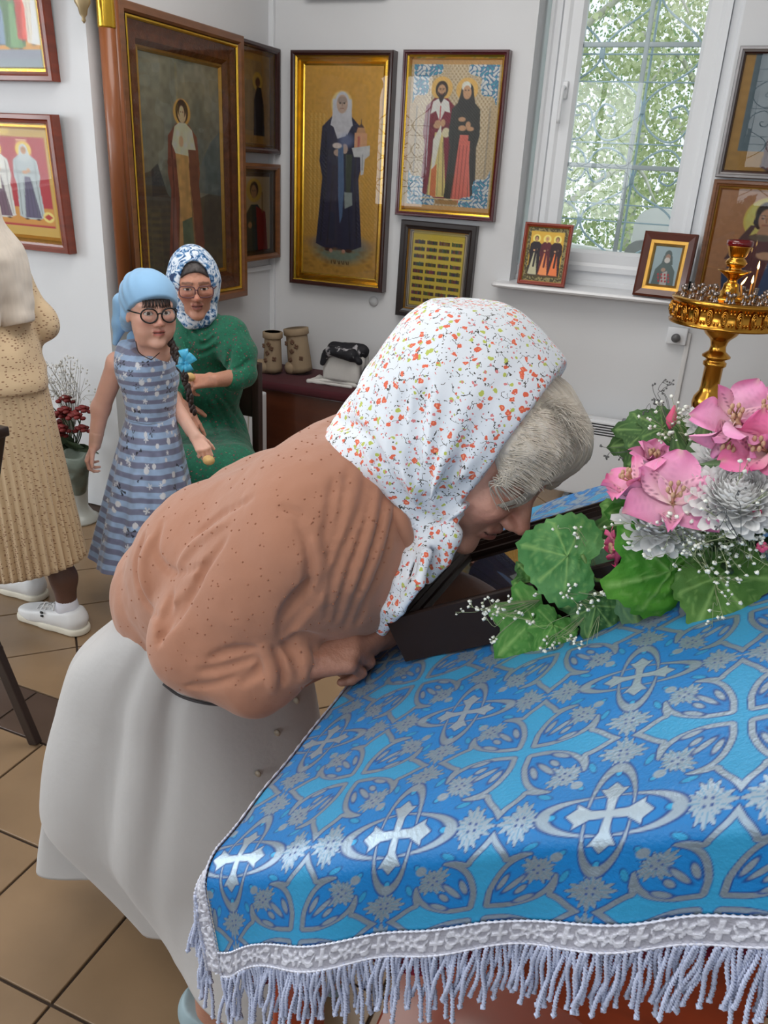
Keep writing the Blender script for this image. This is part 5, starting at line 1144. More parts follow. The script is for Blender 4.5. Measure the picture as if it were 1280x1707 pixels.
g_ = .033; put('glass', [IO+IA*g_+IB*g_+LN*(ID-.016), IO+IA*(IW-g_)+IB*g_+LN*(ID-.016), IO+IA*(IW-g_)+IB*(IH-g_)+LN*(ID-.016), IO+IA*g_+IB*(IH-g_)+LN*(ID-.016)], [(0, 1, 2, 3)], glass_mat('case_glass', (.8, .8, .8), 4.5), t)
put('back_panel', [IO, IO+IA*IW, IO+IA*IW+IB*IH, IO+IB*IH], [(0, 1, 2, 3)], M_CASE, t)

# ---- flower arrangement
M_LEAF = mat('leaf_green', attr='Col', spec=.25, rough=.6, var=.14, scale=60, bump=.25, bscale=90)
M_PETAL = mat('petal', attr='Col', rough=.5, var=.05, scale=80, bump=.08, bscale=160, sss=.08)
M_WHITE = mat('white_petal', (246, 246, 245), .6, var=.01, scale=60, sss=.5); M_WHITE.node_tree.nodes['Principled BSDF'].inputs['Subsurface Radius'].default_value = (.03, .03, .03)
M_STEM = mat('green_stem', (92, 124, 62), .5, var=.15, scale=40)
FB_ = thing('flower_arrangement', 'bouquet of pink alstroemeria and white chrysanthemums lying on the blue cloth', 'flowers', LT(.33, .90))
rr = random.Random(21)
def basis(d, n_):
    d = nrm(d); n_ = np.asarray(n_, float); n_ = nrm(n_-d*(n_@d)); return d, n_, np.cross(n_, d)
TOCAM = lambda p: nrm(CPOS-np.asarray(p))
def leaf(p, tip, n_, W=.5, lobes=3, col=(60, 116, 44), col2=(96, 150, 66), vein=(150, 186, 110), bend=.12, cup=.1, name='leaf', fold=0.):
    """blade from its stalk p to the tip; n_ roughly the upper side; lobes: 0 lance-shaped, 3 or 5 lobed"""
    p = np.asarray(p, float); d = np.asarray(tip)-p; L_ = np.linalg.norm(d); d, n_, s_ = basis(d, n_); nt, na = 15, 61
    th = np.linspace(-math.pi, math.pi, na); v = []; C_ = []
    if lobes:
        # polar blade about a point near the stalk
        R_ = []
        for a in th:
            q = abs(a); r = (.86 if lobes == 1 else .52 if lobes == 5 else .66)+(.22 if lobes == 1 else .46 if lobes == 5 else .36)*math.exp(-(q/.42)**2)+(.0 if lobes == 1 else .34*W*2 if lobes == 5 else .24*W*2)*math.exp(-((q-.95)/.34)**2)+(.22*W*2*math.exp(-((q-1.85)/.4)**2) if lobes > 3 else .12*math.exp(-((q-1.8)/.5)**2))
            r -= .36*math.exp(-((q-math.pi)/.42)**2)+.07*math.exp(-((q-.52)/.13)**2)*(lobes > 2)+.1*math.exp(-((q-1.42)/.16)**2)*(lobes > 3)
            R_.append(r*(.96+.04*math.cos(q*22))*.62)
        for i in range(nt):
            k = i/(nt-1)
            for j, a in enumerate(th):
                r = R_[j]*k; x = .32+r*math.cos(a)*1.05; y = r*math.sin(a)*1.05*(.65+W*.7); vn = 0
                for va in (0, .95, -.95, 1.8, -1.8): vn = max(vn, math.exp(-((((a-va+math.pi) % (2*math.pi)-math.pi)*max(r, .03))/.012)**2)*(k < .92))
                vn = max(vn, .45*(math.cos((r*math.cos(a-(.95 if a > .4 else -.95 if a < -.4 else 0))-abs(r*math.sin(a-(.95 if a > .4 else -.95 if a < -.4 else 0)))*.8)*70) > .93)*(k < .95))
                h = -bend*(x-.2)**2*1.2-cup*y*y*1.6+.016*math.sin(a*5+p[0]*60)*k*k+.012*math.sin(r*40+a*3)-fold*abs(y)+.008*vn
                v.append(p+L_*(d*x+s_*y+n_*h)); m_ = .5+.5*math.sin(a*3+r*9); c_ = lin(col)*(1-m_*.6)+lin(col2)*m_*.6; C_.append(c_*(1-vn*.5)+lin(vein)*vn*.5)
        f = gridf(nt, na)
    else:
        nt, na = 21, 11
        for i in range(nt):
            k = i/(nt-1); w_ = W*.5*math.sin(math.pi*min(1, k**.8))**.9*(1-.25*k)
            for j in range(na):
                q = -1+2*j/(na-1); h = -bend*k*k-cup*(q*w_)**2*4-fold*abs(q*w_)+.01*math.sin(k*16+q*3); v.append(p+L_*(d*k+s_*q*w_+n_*h)); vn = max(math.exp(-(q/.14)**2), .35*(abs(math.sin(q*9+k*3)) > .95)); C_.append(lin(col)*(1-.5*k*abs(q))+0*1+(lin(vein)-lin(col))*vn*.45)
        f = gridf(nt, na)
    put(name, v, f, M_LEAF, FB_, cols=np.clip(np.array(C_), 0, 1))
def stem(pts, r=.0018): b_ = MB(); b_.add(*tube(spline(pts, 5), r, 6)); b_.build('stem', M_STEM, FB_)
CORE = LT(.34, .90, .03)
def petal(par, p, d, n_, L_, W, bend, cup, ca, cb, tipc, streak, seed):
    d, n_, s_ = basis(d, n_); nt, na = 18, 11; v = []; C_ = []; r_ = random.Random(seed)
    for i in range(nt):
        k = i/(nt-1); w_ = W*.5*(math.sin(math.pi*min(1, .06+.90*k**1.15))**.75); th = bend*k
        for j in range(na):
            q = -1+2*j/(na-1); a, h = (math.sin(th)/bend if abs(bend) > 1e-3 else k), ((1-math.cos(th))/bend if abs(bend) > 1e-3 else 0)
            v.append(np.asarray(p)+L_*(d*a-n_*h)+s_*q*w_+n_*(cup*(q*q)*w_+.006*math.sin(k*5+q*2+seed)*q)); c_ = lin(ca)*(1-k**.8)+lin(cb)*k**.8; c_ = c_*(1-.5*math.exp(-((k-1)/.12)**2)*math.exp(-(q/.35)**2))+lin(tipc)*.5*math.exp(-((k-1)/.12)**2)*math.exp(-(q/.35)**2)
            st = streak*(math.sin(q*13+seed) > .55)*(abs(k-.5) < .24)*(math.sin(k*55+q*31) > -.1); C_.append(c_*(1-st)+lin((120, 30, 80))*st)
    put('petal', v, gridf(nt, na), M_PETAL, par, cols=np.clip(np.array(C_), 0, 1))
def lily(px_, py_, Y, size, axis=None, openn=1.0, hot=0., seed=1, roll=0.):
    size *= .66
    c_ = PY(px_, py_, Y); ax = TOCAM(c_)*.75+np.array([0, 0, .45]) if axis is None else np.asarray(axis, float); ax = nrm(ax); base = c_-ax*size*.28
    b_ = MB(); b_.add(*tube(spline([base-ax*size*.28, base-ax*size*.1, base], 4), np.array([.0022]*5+[.003, .004, .005, .005])[:9], 7))
    e1 = nrm(np.cross(ax, (0, 0, 1) if abs(ax[2]) < .9 else (1, 0, 0))); e2 = np.cross(ax, e1)
    for k in range(6):
        a = k*math.pi/3+.3; o = e1*math.cos(a)+e2*math.sin(a); b_.add(*tube(spline([base, base+ax*size*.25+o*size*.03, base+ax*size*.42+o*size*.09+np.array([0, 0, -.002])], 3), .0009, 5)); b_.add(*sphere(base+ax*size*.43+o*size*.092, (.0022, .0022, .0032), 6, 4))
    fl = b_.build('pink_flower', mat('flower_throat', (188, 150, 120), .5, var=.2, scale=200), FB_)
    pk = np.array([226, 138, 188])*(1-hot)+np.array([222, 70, 130])*hot; pl = np.array([240, 200, 220])*(1-hot)+np.array([240, 150, 180])*hot
    for k in range(6):
        a = k*math.pi/3+roll; o = e1*math.cos(a)+e2*math.sin(a); inner = k % 2; sp = (.55 if inner else .8)*openn
        d_ = nrm(ax*(1.0-.45*openn)+o*sp); petal(fl, base+o*.003, d_, nrm(ax-o*.4), size*(.62 if inner else .68), size*(.30 if inner else .60), .55 if not inner else .35, .22, pl if not inner else (246, 226, 220), pk, (150, 170, 110) if not inner else pk, .8 if inner else .12, seed*7+k)
    return fl
def mum(px_, py_, Y, R_, n, seed=1, axis=None):
    c_ = PY(px_, py_, Y); ax = nrm(TOCAM(c_)*.5+np.array([0, 0, .7]) if axis is None else axis); e1 = nrm(np.cross(ax, (0, 1, .1))); e2 = np.cross(ax, e1); V, F_ = [], []; m_ = 0; r_ = random.Random(seed)
    for k in range(n):
        s = (k+.5)/n; a = k*2.39996; el = (math.pi/2)*(1-s**.7*1.08); o = e1*math.cos(a)+e2*math.sin(a); d = nrm(o*math.cos(el)+ax*math.sin(el)); L_ = R_*(.55+.45*s)*r_.uniform(.9, 1.08); up = nrm(ax*math.cos(el)-o*math.sin(el)+ax*.2); d, up, s_ = basis(d, up); b0 = c_-ax*R_*.25+d*R_*.12
        nt, na = 6, 5
        for i in range(nt):
            q = i/(nt-1); w_ = R_*.19*math.sin(math.pi*min(1, .12+.80*q))**.6
            for j in range(na): x = -1+2*j/(na-1); V.append(b0+d*L_*q*.9+s_*x*w_+up*(L_*(.10*q*q+.25*(q**3)*(1-s)*1.3)+abs(x)**2*w_*.45))
        F_.append(gridf(nt, na)+m_); m_ += nt*na
    v, f = sphere(c_-ax*R_*.12, (R_*.5,)*3, 24, 16); f = np.array(f[:-2]); V += list(v); F_.append(f+m_)
    return tag(put('white_chrysanthemum', np.array(V), np.concatenate(F_), M_WHITE, FB_), kind='stuff')
def gyp(px_, py_, Y, spread, n, base=None, flowers=True, seed=1, dens=1., stemcol=None, r0=.0019):
    """a spray of gypsophila: forking hair-thin stems with tiny blossoms"""
    c_ = PY(px_, py_, Y); r_ = random.Random(seed); b0 = np.asarray(base) if base is not None else c_-np.array([-.04, -.03, .05]); st = MB(); bl = MB()
    for k in range(max(4, int(n*.6))):
        e = c_+np.array([r_.gauss(0, spread), r_.gauss(0, spread*.35), r_.gauss(0, spread*.8)]); mid = b0*.45+e*.55+np.array([r_.uniform(-1, 1), r_.uniform(-1, 1), r_.uniform(-.2, 1)])*spread*.25; hub = c_*.6+e*.4
        st.add(*tube(spline([b0, mid*.5+hub*.5, hub, e], 3), .00035, 3, cap=False))
        for q in range(3):
            e2 = e+np.array([r_.gauss(0, 1), r_.gauss(0, 1), r_.gauss(0, 1)])*spread*.16; st.add(*tube([hub*.3+e*.7, e2], .00028, 3, cap=False)); r1 = r_.uniform(.7, 1.25)*r0
            if flowers: v, f = sphere(e2, (r1, r1, r1*.8), 6, 4); bl.add(v+np.array([[r_.uniform(-.3, .3)*r1 for _ in range(3)] for _ in v]), f)
            else: v, f = sphere(e2, (.0012,)*3, 5, 3); bl.add(v, f)
    o = st.build('gypsophila_spray', mat('pale_stem', (150, 160, 120) if stemcol is None else stemcol, .6, var=.1, scale=60) if stemcol is None else mat('grey_stem', stemcol, .6), FB_, kind='stuff'); bl.build('tiny_blossoms', mat('gyp_white', (232, 234, 224), .6, var=.04) if flowers else mat('grey_stem'), o, kind='stuff')
# leaves (stalk pixel, tip pixel, depth at each)
def lf(x0, y0, Y0_, x1, y1, Y1_, up=(0, -.4, .6), **k): leaf(PY(x0, y0, Y0_), PY(x1, y1, Y1_), TOCAM(PY(x0, y0, Y0_))*.8+np.asarray(up)*.6, **k)
stem([CORE, PY(1010, 968, .80), PY(970, 925, .79)], .0022)
lf(985, 938, .79, 862, 905, .775, W=.62, lobes=1, col=(62, 118, 62), col2=(98, 146, 88), bend=.1, cup=.25)
lf(1150, 985, .80, 1045, 880, .765, W=.66, lobes=3, col=(58, 122, 30), col2=(92, 152, 52), bend=.3, cup=.2)
lf(1170, 925, .80, 1262, 1045, .755, W=.66, lobes=3, col=(62, 104, 40), col2=(88, 128, 58), bend=.15, cup=.1)
lf(1030, 905, .83, 1068, 1058, .770, W=.30, lobes=3, col=(66, 104, 72), col2=(98, 136, 100), bend=.2, cup=.6, fold=.5)
lf(1060, 985, .82, 925, 1010, .79, W=.38, lobes=5, col=(52, 98, 54), col2=(84, 124, 76), bend=.35)
lf(925, 1000, .80, 815, 1105, .775, W=.45, lobes=5, col=(62, 120, 48), col2=(94, 146, 70), bend=.1)
lf(940, 1015, .795, 885, 1100, .765, W=.40, lobes=5, col=(60, 118, 46), col2=(84, 138, 62), bend=.3)
lf(1000, 980, .80, 978, 1075, .765, W=.34, lobes=3, col=(50, 92, 50), col2=(74, 116, 66), bend=.2, fold=.4)
lf(905, 985, .82, 860, 935, .82, W=.5, lobes=3, col=(48, 90, 40), bend=.1); lf(1100, 870, .84, 1010, 852, .80, W=.42, lobes=3, col=(50, 104, 34), col2=(70, 124, 48), bend=.1)
lf(1080, 860, .87, 985, 885, .84, W=.5, lobes=3, col=(36, 72, 32), bend=.2); lf(1130, 950, .84, 1165, 1040, .80, W=.5, lobes=3, col=(36, 70, 34), bend=.2); lf(1215, 1000, .80, 1120, 1045, .79, W=.35, lobes=0, col=(44, 82, 36)); lf(1090, 960, .83, 1055, 1010, .80, W=.5, lobes=5, col=(44, 86, 38))
for x0, y0, x1, y1, W_, cl in ((1110, 735, 1005, 742, .42, (56, 86, 42)), (1105, 720, 1015, 712, .36, (62, 92, 50)), (1120, 745, 1040, 765, .4, (44, 76, 34)), (1125, 725, 1062, 690, .5, (66, 98, 54)), (1150, 735, 1100, 700, .5, (48, 82, 38)), (1130, 760, 1070, 715, .5, (54, 88, 44)), (1160, 750, 1120, 690, .45, (58, 90, 40))): lf(x0, y0, .90, x1, y1, .90, W=W_, lobes=3, col=cl, col2=np.array(cl)*1.25, bend=.25)
for x0, y0, x1, y1, W_, cl in ((1150, 820, 1180, 690, .34, (88, 116, 72)), (1155, 840, 1125, 715, .36, (72, 104, 60)), (1140, 830, 1195, 735, .4, (64, 96, 54)), (1165, 850, 1150, 760, .4, (60, 94, 50)), (1145, 850, 1110, 760, .4, (46, 80, 40))): lf(x0, y0, .845, x1, y1, .85, W=W_*1.15, lobes=0, col=cl, bend=.15, fold=.3)
lf(1275, 772, .80, 1160, 772, .80, W=.28, lobes=0, col=(96, 124, 84), vein=(150, 174, 130), fold=.3); lf(1258, 700, .84, 1268, 632, .85, W=.34, lobes=0, col=(84, 122, 80), vein=(140, 170, 128), fold=.2); lf(1290, 720, .84, 1248, 705, .84, W=.5, lobes=0, col=(64, 110, 44)); lf(1290, 790, .80, 1262, 830, .80, W=.5, lobes=0, col=(64, 100, 50)); lf(1160, 870, .82, 1205, 885, .80, W=.5, lobes=3, col=(84, 106, 72)); lf(1140, 880, .82, 1205, 940, .80, W=.5, lobes=3, col=(66, 92, 56))
# dark heart of the bouquet: a wrapped bundle of cut stems
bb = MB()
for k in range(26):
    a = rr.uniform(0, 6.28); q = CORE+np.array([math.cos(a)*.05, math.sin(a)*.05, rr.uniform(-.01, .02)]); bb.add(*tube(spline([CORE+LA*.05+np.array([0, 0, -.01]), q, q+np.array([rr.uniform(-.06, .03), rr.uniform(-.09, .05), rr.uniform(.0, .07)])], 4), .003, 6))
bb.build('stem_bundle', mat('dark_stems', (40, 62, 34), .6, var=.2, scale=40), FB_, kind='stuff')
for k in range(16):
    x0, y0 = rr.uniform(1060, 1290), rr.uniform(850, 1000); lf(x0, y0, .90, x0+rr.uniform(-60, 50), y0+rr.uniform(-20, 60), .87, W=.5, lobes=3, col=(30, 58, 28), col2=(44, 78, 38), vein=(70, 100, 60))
lily(1050, 800, .80, .090, axis=(-.62, -.2, .75), openn=.75, hot=.25, seed=1, roll=.4); lily(1124, 824, .772, .116, axis=(.02, -.62, .62), openn=1.0, hot=.12, seed=2, roll=.55); lily(1088, 765, .86, .078, axis=(.05, -.15, .9), openn=.45, hot=.1, seed=3)
lily(1226, 690, .82, .092, axis=(-.05, -.8, .5), openn=.95, hot=.05, seed=4, roll=.2); lily(1218, 735, .80, .090, axis=(-.1, -.5, -.6), openn=.7, hot=.0, seed=5); lily(1268, 745, .79, .095, axis=(-.3, -.5, .3), openn=.6, hot=.55, seed=6, roll=.8); lily(1292, 680, .82, .10, axis=(-.6, -.4, .5), openn=.8, hot=.1, seed=7, roll=.1)
lily(1028, 912, .815, .060, axis=(-.8, -.4, -.2), openn=.6, hot=1.0, seed=9, roll=.3)
b = MB(); b.add(*lathe([(.001, 0), (.005, .006), (.006, .012), (.003, .02), (.0008, .026)], 10, PY(1120, 697, .87)-np.array([0, 0, .012]))); b.build('pink_bud', mat('pink_bud', (224, 90, 130), .5, var=.1, scale=80), FB_)
mum(1230, 824, .785, .047, 210, 1); mum(1100, 868, .80, .045, 150, 2); mum(1205, 758, .84, .036, 110, 3, axis=(-.2, -.4, .8)); mum(1172, 700, .88, .022, 60, 4)
gyp(815, 1020, .775, .022, 26, PY(900, 1000, .80), seed=1); gyp(835, 1055, .77, .016, 8, PY(900, 1000, .80), seed=11); gyp(945, 985, .775, .016, 22, PY(1010, 990, .80), seed=2); gyp(925, 1055, .765, .02, 14, PY(990, 1010, .8), seed=3, r0=.0018); gyp(985, 1085, .755, .012, 6, PY(1000, 1020, .79), seed=13, r0=.0018)
gyp(1090, 660, .90, .015, 14, PY(1125, 735, .9), False, 4, stemcol=(96, 96, 96)); gyp(1020, 748, .89, .010, 7, PY(1080, 745, .9), False, 14, stemcol=(96, 96, 96)); gyp(1115, 715, .86, .020, 26, PY(1150, 760, .88), seed=5)
gyp(1190, 890, .77, .035, 40, PY(1200, 960, .84), seed=6); gyp(1250, 900, .77, .03, 36, PY(1240, 970, .84), seed=7); gyp(1140, 915, .755, .025, 18, PY(1180, 960, .82), seed=8); gyp(1190, 975, .745, .03, 18, PY(1190, 960, .80), seed=9); gyp(1222, 840, .72, .020, 6, PY(1235, 905, .74), False, 10, stemcol=(96, 96, 96)); gyp(1120, 880, .76, .02, 14, PY(1180, 930, .82), seed=12); gyp(960, 880, .80, .02, 6, PY(1000, 960, .82), seed=15)
for x_, y_ in ((1262, 858), (1270, 912), (1255, 880)):
    b = MB(); q = PY(x_, y_, .77)
    for k in range(5): b.add(*sphere(q+np.array([math.cos(k*1.26), 0, math.sin(k*1.26)])*.003, (.003, .0015, .003), 6, 4))
    b.build('tiny_pink_blossom', mat('pink_bud'), FB_)
# ================================================================== GIRL, SEATED WOMAN, STANDING WOMAN
def glasses(parent, c, f, u, s, k, m, r, w, h, drop=0., square=False):
    P_ = L3(c, f*k, u*k, s*k); b = MB()
    for q in (-1, 1):
        pts = []
        for a in np.linspace(0, 2*math.pi, 25)[:-1]:
            ca, sa = math.cos(a), math.sin(a)
            if square: ca, sa = np.sign(ca)*abs(ca)**.55, np.sign(sa)*abs(sa)**.55
            pts.append(P_(.107-.012*abs(ca*q > 0)*abs(ca), .008-drop+h*sa, q*.034+w*ca))
        b.add(*tube(pts, r, 6, closed=True))
        b.add(*tube(spline([P_(.095, .014-drop, q*(.034+w)), P_(.05, .014-drop, q*.079), P_(-.005, .012-drop, q*.084)], 4), r*.9, 6))
        lens = [P_(.106, .008-drop, q*.034)]+[p for p in pts]
        put('lens', lens, [(0, i+1, (i+1) % 24+1) for i in range(24)], glass_mat('spectacle_lens', (.97, .97, .97), 1.6), parent)
    b.add(*tube(spline([P_(.105, .012-drop, -.034+w), P_(.112, .017-drop, 0), P_(.105, .012-drop, .034-w)], 4), r, 6))
    return b.build('spectacle_frame', m, parent)
# ---------------- girl
GY = 2.18
W2 = thing('person', 'little girl in a pale blue kerchief, round black glasses and striped blue dress', 'person', PY(225, 840, GY)*np.array([1, 1, 0]))
gc = PY(250, 520, GY-.02); gf = nrm(np.array([.82, -.57, -.03])); gu = nrm(np.array([-.03, .03, 1.])); gu = nrm(gu-gf*(gu@gf)); gs = np.cross(gu, gf)
GK = .93; SKG = (228, 178, 158)
F = Field(gc-[.14, .14, .25], gc+[.14, .14, .15], .0022); gn = gc+np.array([-.015, .02, -.17]); head(F, gc, gf, gu, gs, GK, child=True, neck_to=gn+[0, .01, .03]); v1, f1 = F.mesh(1); c1 = face_cols(v1, gc, gf, gu, gs, GK, SKG, iris=(60, 40, 28), brow=(70, 48, 38), lip=(190, 108, 100), blush=.35)
ce = PY(232, 640, GY); rs, ls = PY(196, 605, GY-.02), PY(268, 615, GY+.13)
re, rw_ = PY(168, 680, GY-.02), PY(158, 742, GY-.05); le, lw = PY(286, 668, GY+.12), PY(326, 728, GY+.04)
F = Field([-2.25, 2.0, .45], [-1.45, 2.5, 1.05], .0035)
F.cap(gn+[0, .01, .03], gn+[0, .02, -.02], .042, .03, .01); F.cap(rs, ls, .032, None, .01); F.cap(gn+[0, .03, -.05], PY(250, 690, GY+.04), .035, .045, .01)
F.path([rs, re, rw_], [.036, .031, .021], .02); F.path([ls, le, lw], [.034, .028, .02], .02)
v2, f2 = F.mesh(1)
F = Field(rw_-[.1, .1, .1], rw_+[.1, .1, .06], .0022); F.cap(re*.3+rw_*.7, rw_, .025, .021, .01); hand_at(F, rw_, (-.05, -.03, -.1), (-.6, -.5, .3), (.5, -.6, 0), k=.68, curl=(.7, .7, .75, .8), thumb=(.4, .3), arm=1); v3, f3 = F.mesh(1)
F = Field(lw-[.1, .1, .1], lw+[.12, .1, .06], .0022); F.cap(le*.3+lw*.7, lw, .023, .02, .01); hand_at(F, lw, (.075, -.03, -.06), (.3, -.4, .6), (.5, .2, .55), k=.66, curl=(.8, .8, .85, .9), thumb=(.5, .6), arm=1); v4, f4 = F.mesh(1)
F = Field([-2.1, 2.1, -.01], [-1.6, 2.5, .65], .007)
for x in (-.045, .045):
    h0 = PY(250, 700, GY+.02)*[1, 1, 0]+np.array([x, 0, .58]); F.cap(h0, h0+[0, 0, -.28], .055, .04, .02); F.cap(h0+[0, 0, -.28], h0+[0, 0, -.53], .04, .025, .02); F.cap(h0+[0, 0, -.55], h0+[.06, -.06, -.565], .028, .022, .02)
v5, f5 = F.mesh(1); vb, fb = merge((v1, f1), (v2, f2), (v3, f3), (v4, f4), (v5, f5))
put('body', vb, fb, M_SKIN, W2, cols=np.concatenate([c1]+[cols(v, SKG) for v in (v2, v3, v4, v5)]))
h0 = PY(250, 700, GY+.02)*[1, 1, 0]
for x in (-.045, .045):
    F = Field(h0+[x-.08, -.14, -.01], h0+[x+.14, .08, .09], .004); F.cap(h0+[x, 0, .03], h0+[x+.06, -.065, .026], .034, .03, .02); F.cut((0, 0, 0), (0, 0, -1)); F.cut((0, 0, .05), (0, 0, 1)); put('shoe', *F.mesh(1), mat('white_child_shoe', (220, 220, 222), .5), W2)
# dress: bodice and pleated skirt with woven bands and printed stars
def dress_col(p, a, L_, rr_):
    """L_ distance down the skirt in metres, a angle"""
    n = len(p); C_ = np.ones((n, 3))*lin((132, 160, 206)); band = (np.floor(L_/.0165) % 2 == 0); gl = vnoise(p[:, 0], p[:, 1], p[:, 2], 70, 3)
    C_[band] = lin((164, 192, 228)); C_[~band] = lin((124, 130, 160)); C_ *= (1+.14*gl)[:, None]
    for (a0, l0, t, r) in rr_:
        d = np.hypot((((a-a0+math.pi) % (2*math.pi))-math.pi)*.13, L_-l0)
        th = np.arctan2(L_-l0, (a-a0)*.13)
        if t == 0: m_ = d < r*(.62+.38*np.cos(th*5+l0*90))
        elif t == 1: m_ = d < r*.8
        else: m_ = (d < r*1.5)*(np.minimum(np.abs(np.sin(th-1+l0*50)), np.abs(np.sin(th+.3+l0*40))) < .22)
        C_[m_] = lin((228, 232, 240)) if t < 2 else lin((40, 44, 60))
    return np.clip(C_, 0, 1)
r_ = random.Random(4); prn = [(r_.uniform(-math.pi, math.pi), r_.uniform(0, .42), r_.choice((0, 0, 1, 2)), r_.uniform(.007, .012)) for _ in range(150)]
M_DRESS = mat('blue_organza', rough=.45, attr='Col', var=.06, scale=60, bump=.06, bscale=90, sheen=.3)
F = Field([-2.1, 2.05, .55], [-1.5, 2.5, 1.08], .003); wa = PY(252, 690, GY+.03)
F.cap(PY(208, 590, GY), PY(272, 590, GY+.06), .046, None, .03); F.cap(PY(240, 612, GY+.0), PY(250, 660, GY+.02), .094, .087, .03); F.cap(PY(250, 660, GY+.03), wa, .083, .086, .02); F.cap(PY(238, 622, GY), PY(262, 625, GY+.05), .075, None, .03)
F.ell(PY(245, 572, GY-.03), (.060, .058, .040), None, .006, 'sub'); F.cut(wa-[0, 0, .012], (0, 0, -1)); F.cut(PY(199, 600, GY), (-1, -.3, .15), .01); F.cut(PY(287, 600, GY+.05), (1, .35, .2), .01)
F.disp(lambda x, y, z: .0015*vnoise(x, y, z, 30, 3)); v, f = F.mesh(1); put('bodice', v, f, M_DRESS, W2, cols=dress_col(v, np.arctan2(v[:, 1]-wa[1], v[:, 0]-wa[0]), 1.0-v[:, 2]+.2, [(a, l*.6+.2, t, r) for a, l, t, r in prn]))
na, nr_ = 420, 190; A_ = np.linspace(-math.pi, math.pi, na, endpoint=False); T = np.linspace(0, 1, nr_)[:, None]; hemc = PY(238, 868, GY+.02); hz = .185
ctr = wa*(1-T)+np.array([hemc[0], hemc[1]+.02, hz])*T; rad = .086+.125*T**.85; lobe = 1+.10*np.cos(A_-2.6)*T
pl = .055*np.sin(A_*9+.5)*np.clip(T*2.5, 0, 1)*T**.4+.03*np.sin(A_*17+T*2)*T
R_ = rad*lobe*(1+pl); V = np.stack([ctr[:, :1]+R_*np.cos(A_)*1.0, ctr[:, 1:2]+R_*np.sin(A_)*.85, ctr[:, 2:]+.006*np.sin(A_*9)*T+0*A_], -1).reshape(-1, 3)
Lg = np.repeat((T*.46), na, 1).ravel(); put('dress_skirt', V, gridf(nr_, na, True), M_DRESS, W2, cols=dress_col(V, np.tile(A_, nr_), Lg, prn))
# kerchief
M_KER = mat('sky_blue_cotton', (146, 192, 232), .85, var=.03, scale=10, bump=.06, bscale=70, sheen=.2)
F = Field(gc-[.2, .2, .22], gc+[.16, .16, .16], .0028); P_ = L3(gc, gf*GK, gu*GK, gs*GK)
F.ell(P_(-.016, .044, 0), np.array([.116, .102, .097])*GK, [gf, gu, gs], .02); F.cap(P_(-.07, .0, 0), P_(-.085, -.05, -.01), .045, .03, .04); F.cut(P_(.052, .036, 0), gf*.62-gu*.78, .006); 
F.cap(PY(206, 505, GY+.03), PY(200, 540, GY+.02), .036, .024, .03); F.cap(PY(200, 540, GY+.02), PY(192, 572, GY+.01), .024, .009, .02); F.cap(P_(-.085, -.04, .0), P_(-.12, -.12, -.03), .026, .018, .02); F.cap(P_(-.12, -.12, -.03), P_(-.135, -.18, -.045), .018, .006, .015); F.cap(P_(-.03, -.02, -.075), P_(-.075, -.06, -.06), .022, .02, .02); F.cap(P_(-.02, .0, .075), P_(-.075, -.05, .05), .018, .02, .02)
F.disp(lambda x, y, z: .0016*vnoise(x, y, z, 18, 3)+.0022*np.sin((z*1.2+x*1.6)*95)*np.exp(-((x-gc[0]+.07)/.06)**2)); put('kerchief', *F.mesh(1), M_KER, W2)
M_DHAIR = mat('dark_brown_hair', (42, 28, 24), .45, var=.3, scale=50, bump=.3, bscale=150)
b = MB()
for k in range(26):
    q = -.045+.09*k/25; b.add(*tube(spline([P_(.078-q*q*6, .062, q), P_(.092-q*q*7, .046, q*1.02+.002*math.sin(k*2.)), P_(.094-q*q*8, .037-.008*abs(math.sin(k*1.7)), q*1.06)], 4), np.linspace(.003, .0008, 9), 5))
b.build('fringe_hair', M_DHAIR, W2)
glasses(W2, gc, gf, gu, gs, GK, mat('black_spectacle_frame', (18, 17, 20), .25), .0026, .027, .024)
br = spline([PY(281, 560, GY+.0), PY(296, 600, GY-.02), PY(308, 630, GY-.03), PY(322, 685, GY-.04)], 8); b = MB()
for i, p in enumerate(br):
    for q in (-1, 1): b.add(*sphere(p+np.array([q*.006*math.cos(i*1.2), 0, .004*q]), (.0115-.00025*i, .011, .013), 8, 6))
b.build('braid', M_DHAIR, W2)
M_BOW = mat('turquoise_satin', (70, 176, 216), .3, var=.08, scale=30, sheen=.2)
bc = PY(311, 604, GY-.05); b = MB()
for d_, L_, w_ in (((-.1, -.2, .9), .045, .016), ((.75, -.2, .6), .048, .017), ((-.55, -.3, -.55), .034, .015), ((.5, -.3, -.85), .032, .015), ((-.6, -.3, .15), .026, .012)):
    d, n_, s_ = basis(d_, TOCAM(bc)); v = []
    for i in range(6):
        k = i/5
        for j in range(4): q = -1+2*j/3; v.append(bc+d*L_*k+s_*q*w_*(.35+.65*k)+n_*(.012*math.sin(k*3.0)+.003*q*q))
    b.add(v, gridf(6, 4))
b.add(*sphere(bc+TOCAM(bc)*.006, (.008, .008, .009), 8, 6)); solid(b.build('hair_bow', M_BOW, W2), .0012)
b = MB(); b.add(*tube(spline([P_(.0, -.10, -.055), PY(232, 588, GY-.075), PY(252, 600, GY-.085)], 6), .0016, 5)); b.add(*tube(spline([PY(252, 600, GY-.085), PY(266, 588, GY-.03)], 4), .0014, 5)); b.build('neck_cord', mat('brown_cord', (64, 42, 30), .6), W2)
def bread(p, r, label):
    o = put('bread_roll', *sphere(p, (r, r*.85, r*.78), 16, 10), mat('bread_crust', (222, 182, 120), .7, var=.18, scale=30, bump=.3, bscale=60)); tag(o, label, 'bread', 'pieces of bread held in the hand'); return o
bread(lw+np.array([.075, -.035, -.062])*1.0, .022, 'round piece of bread held in the lowered hand of the girl')
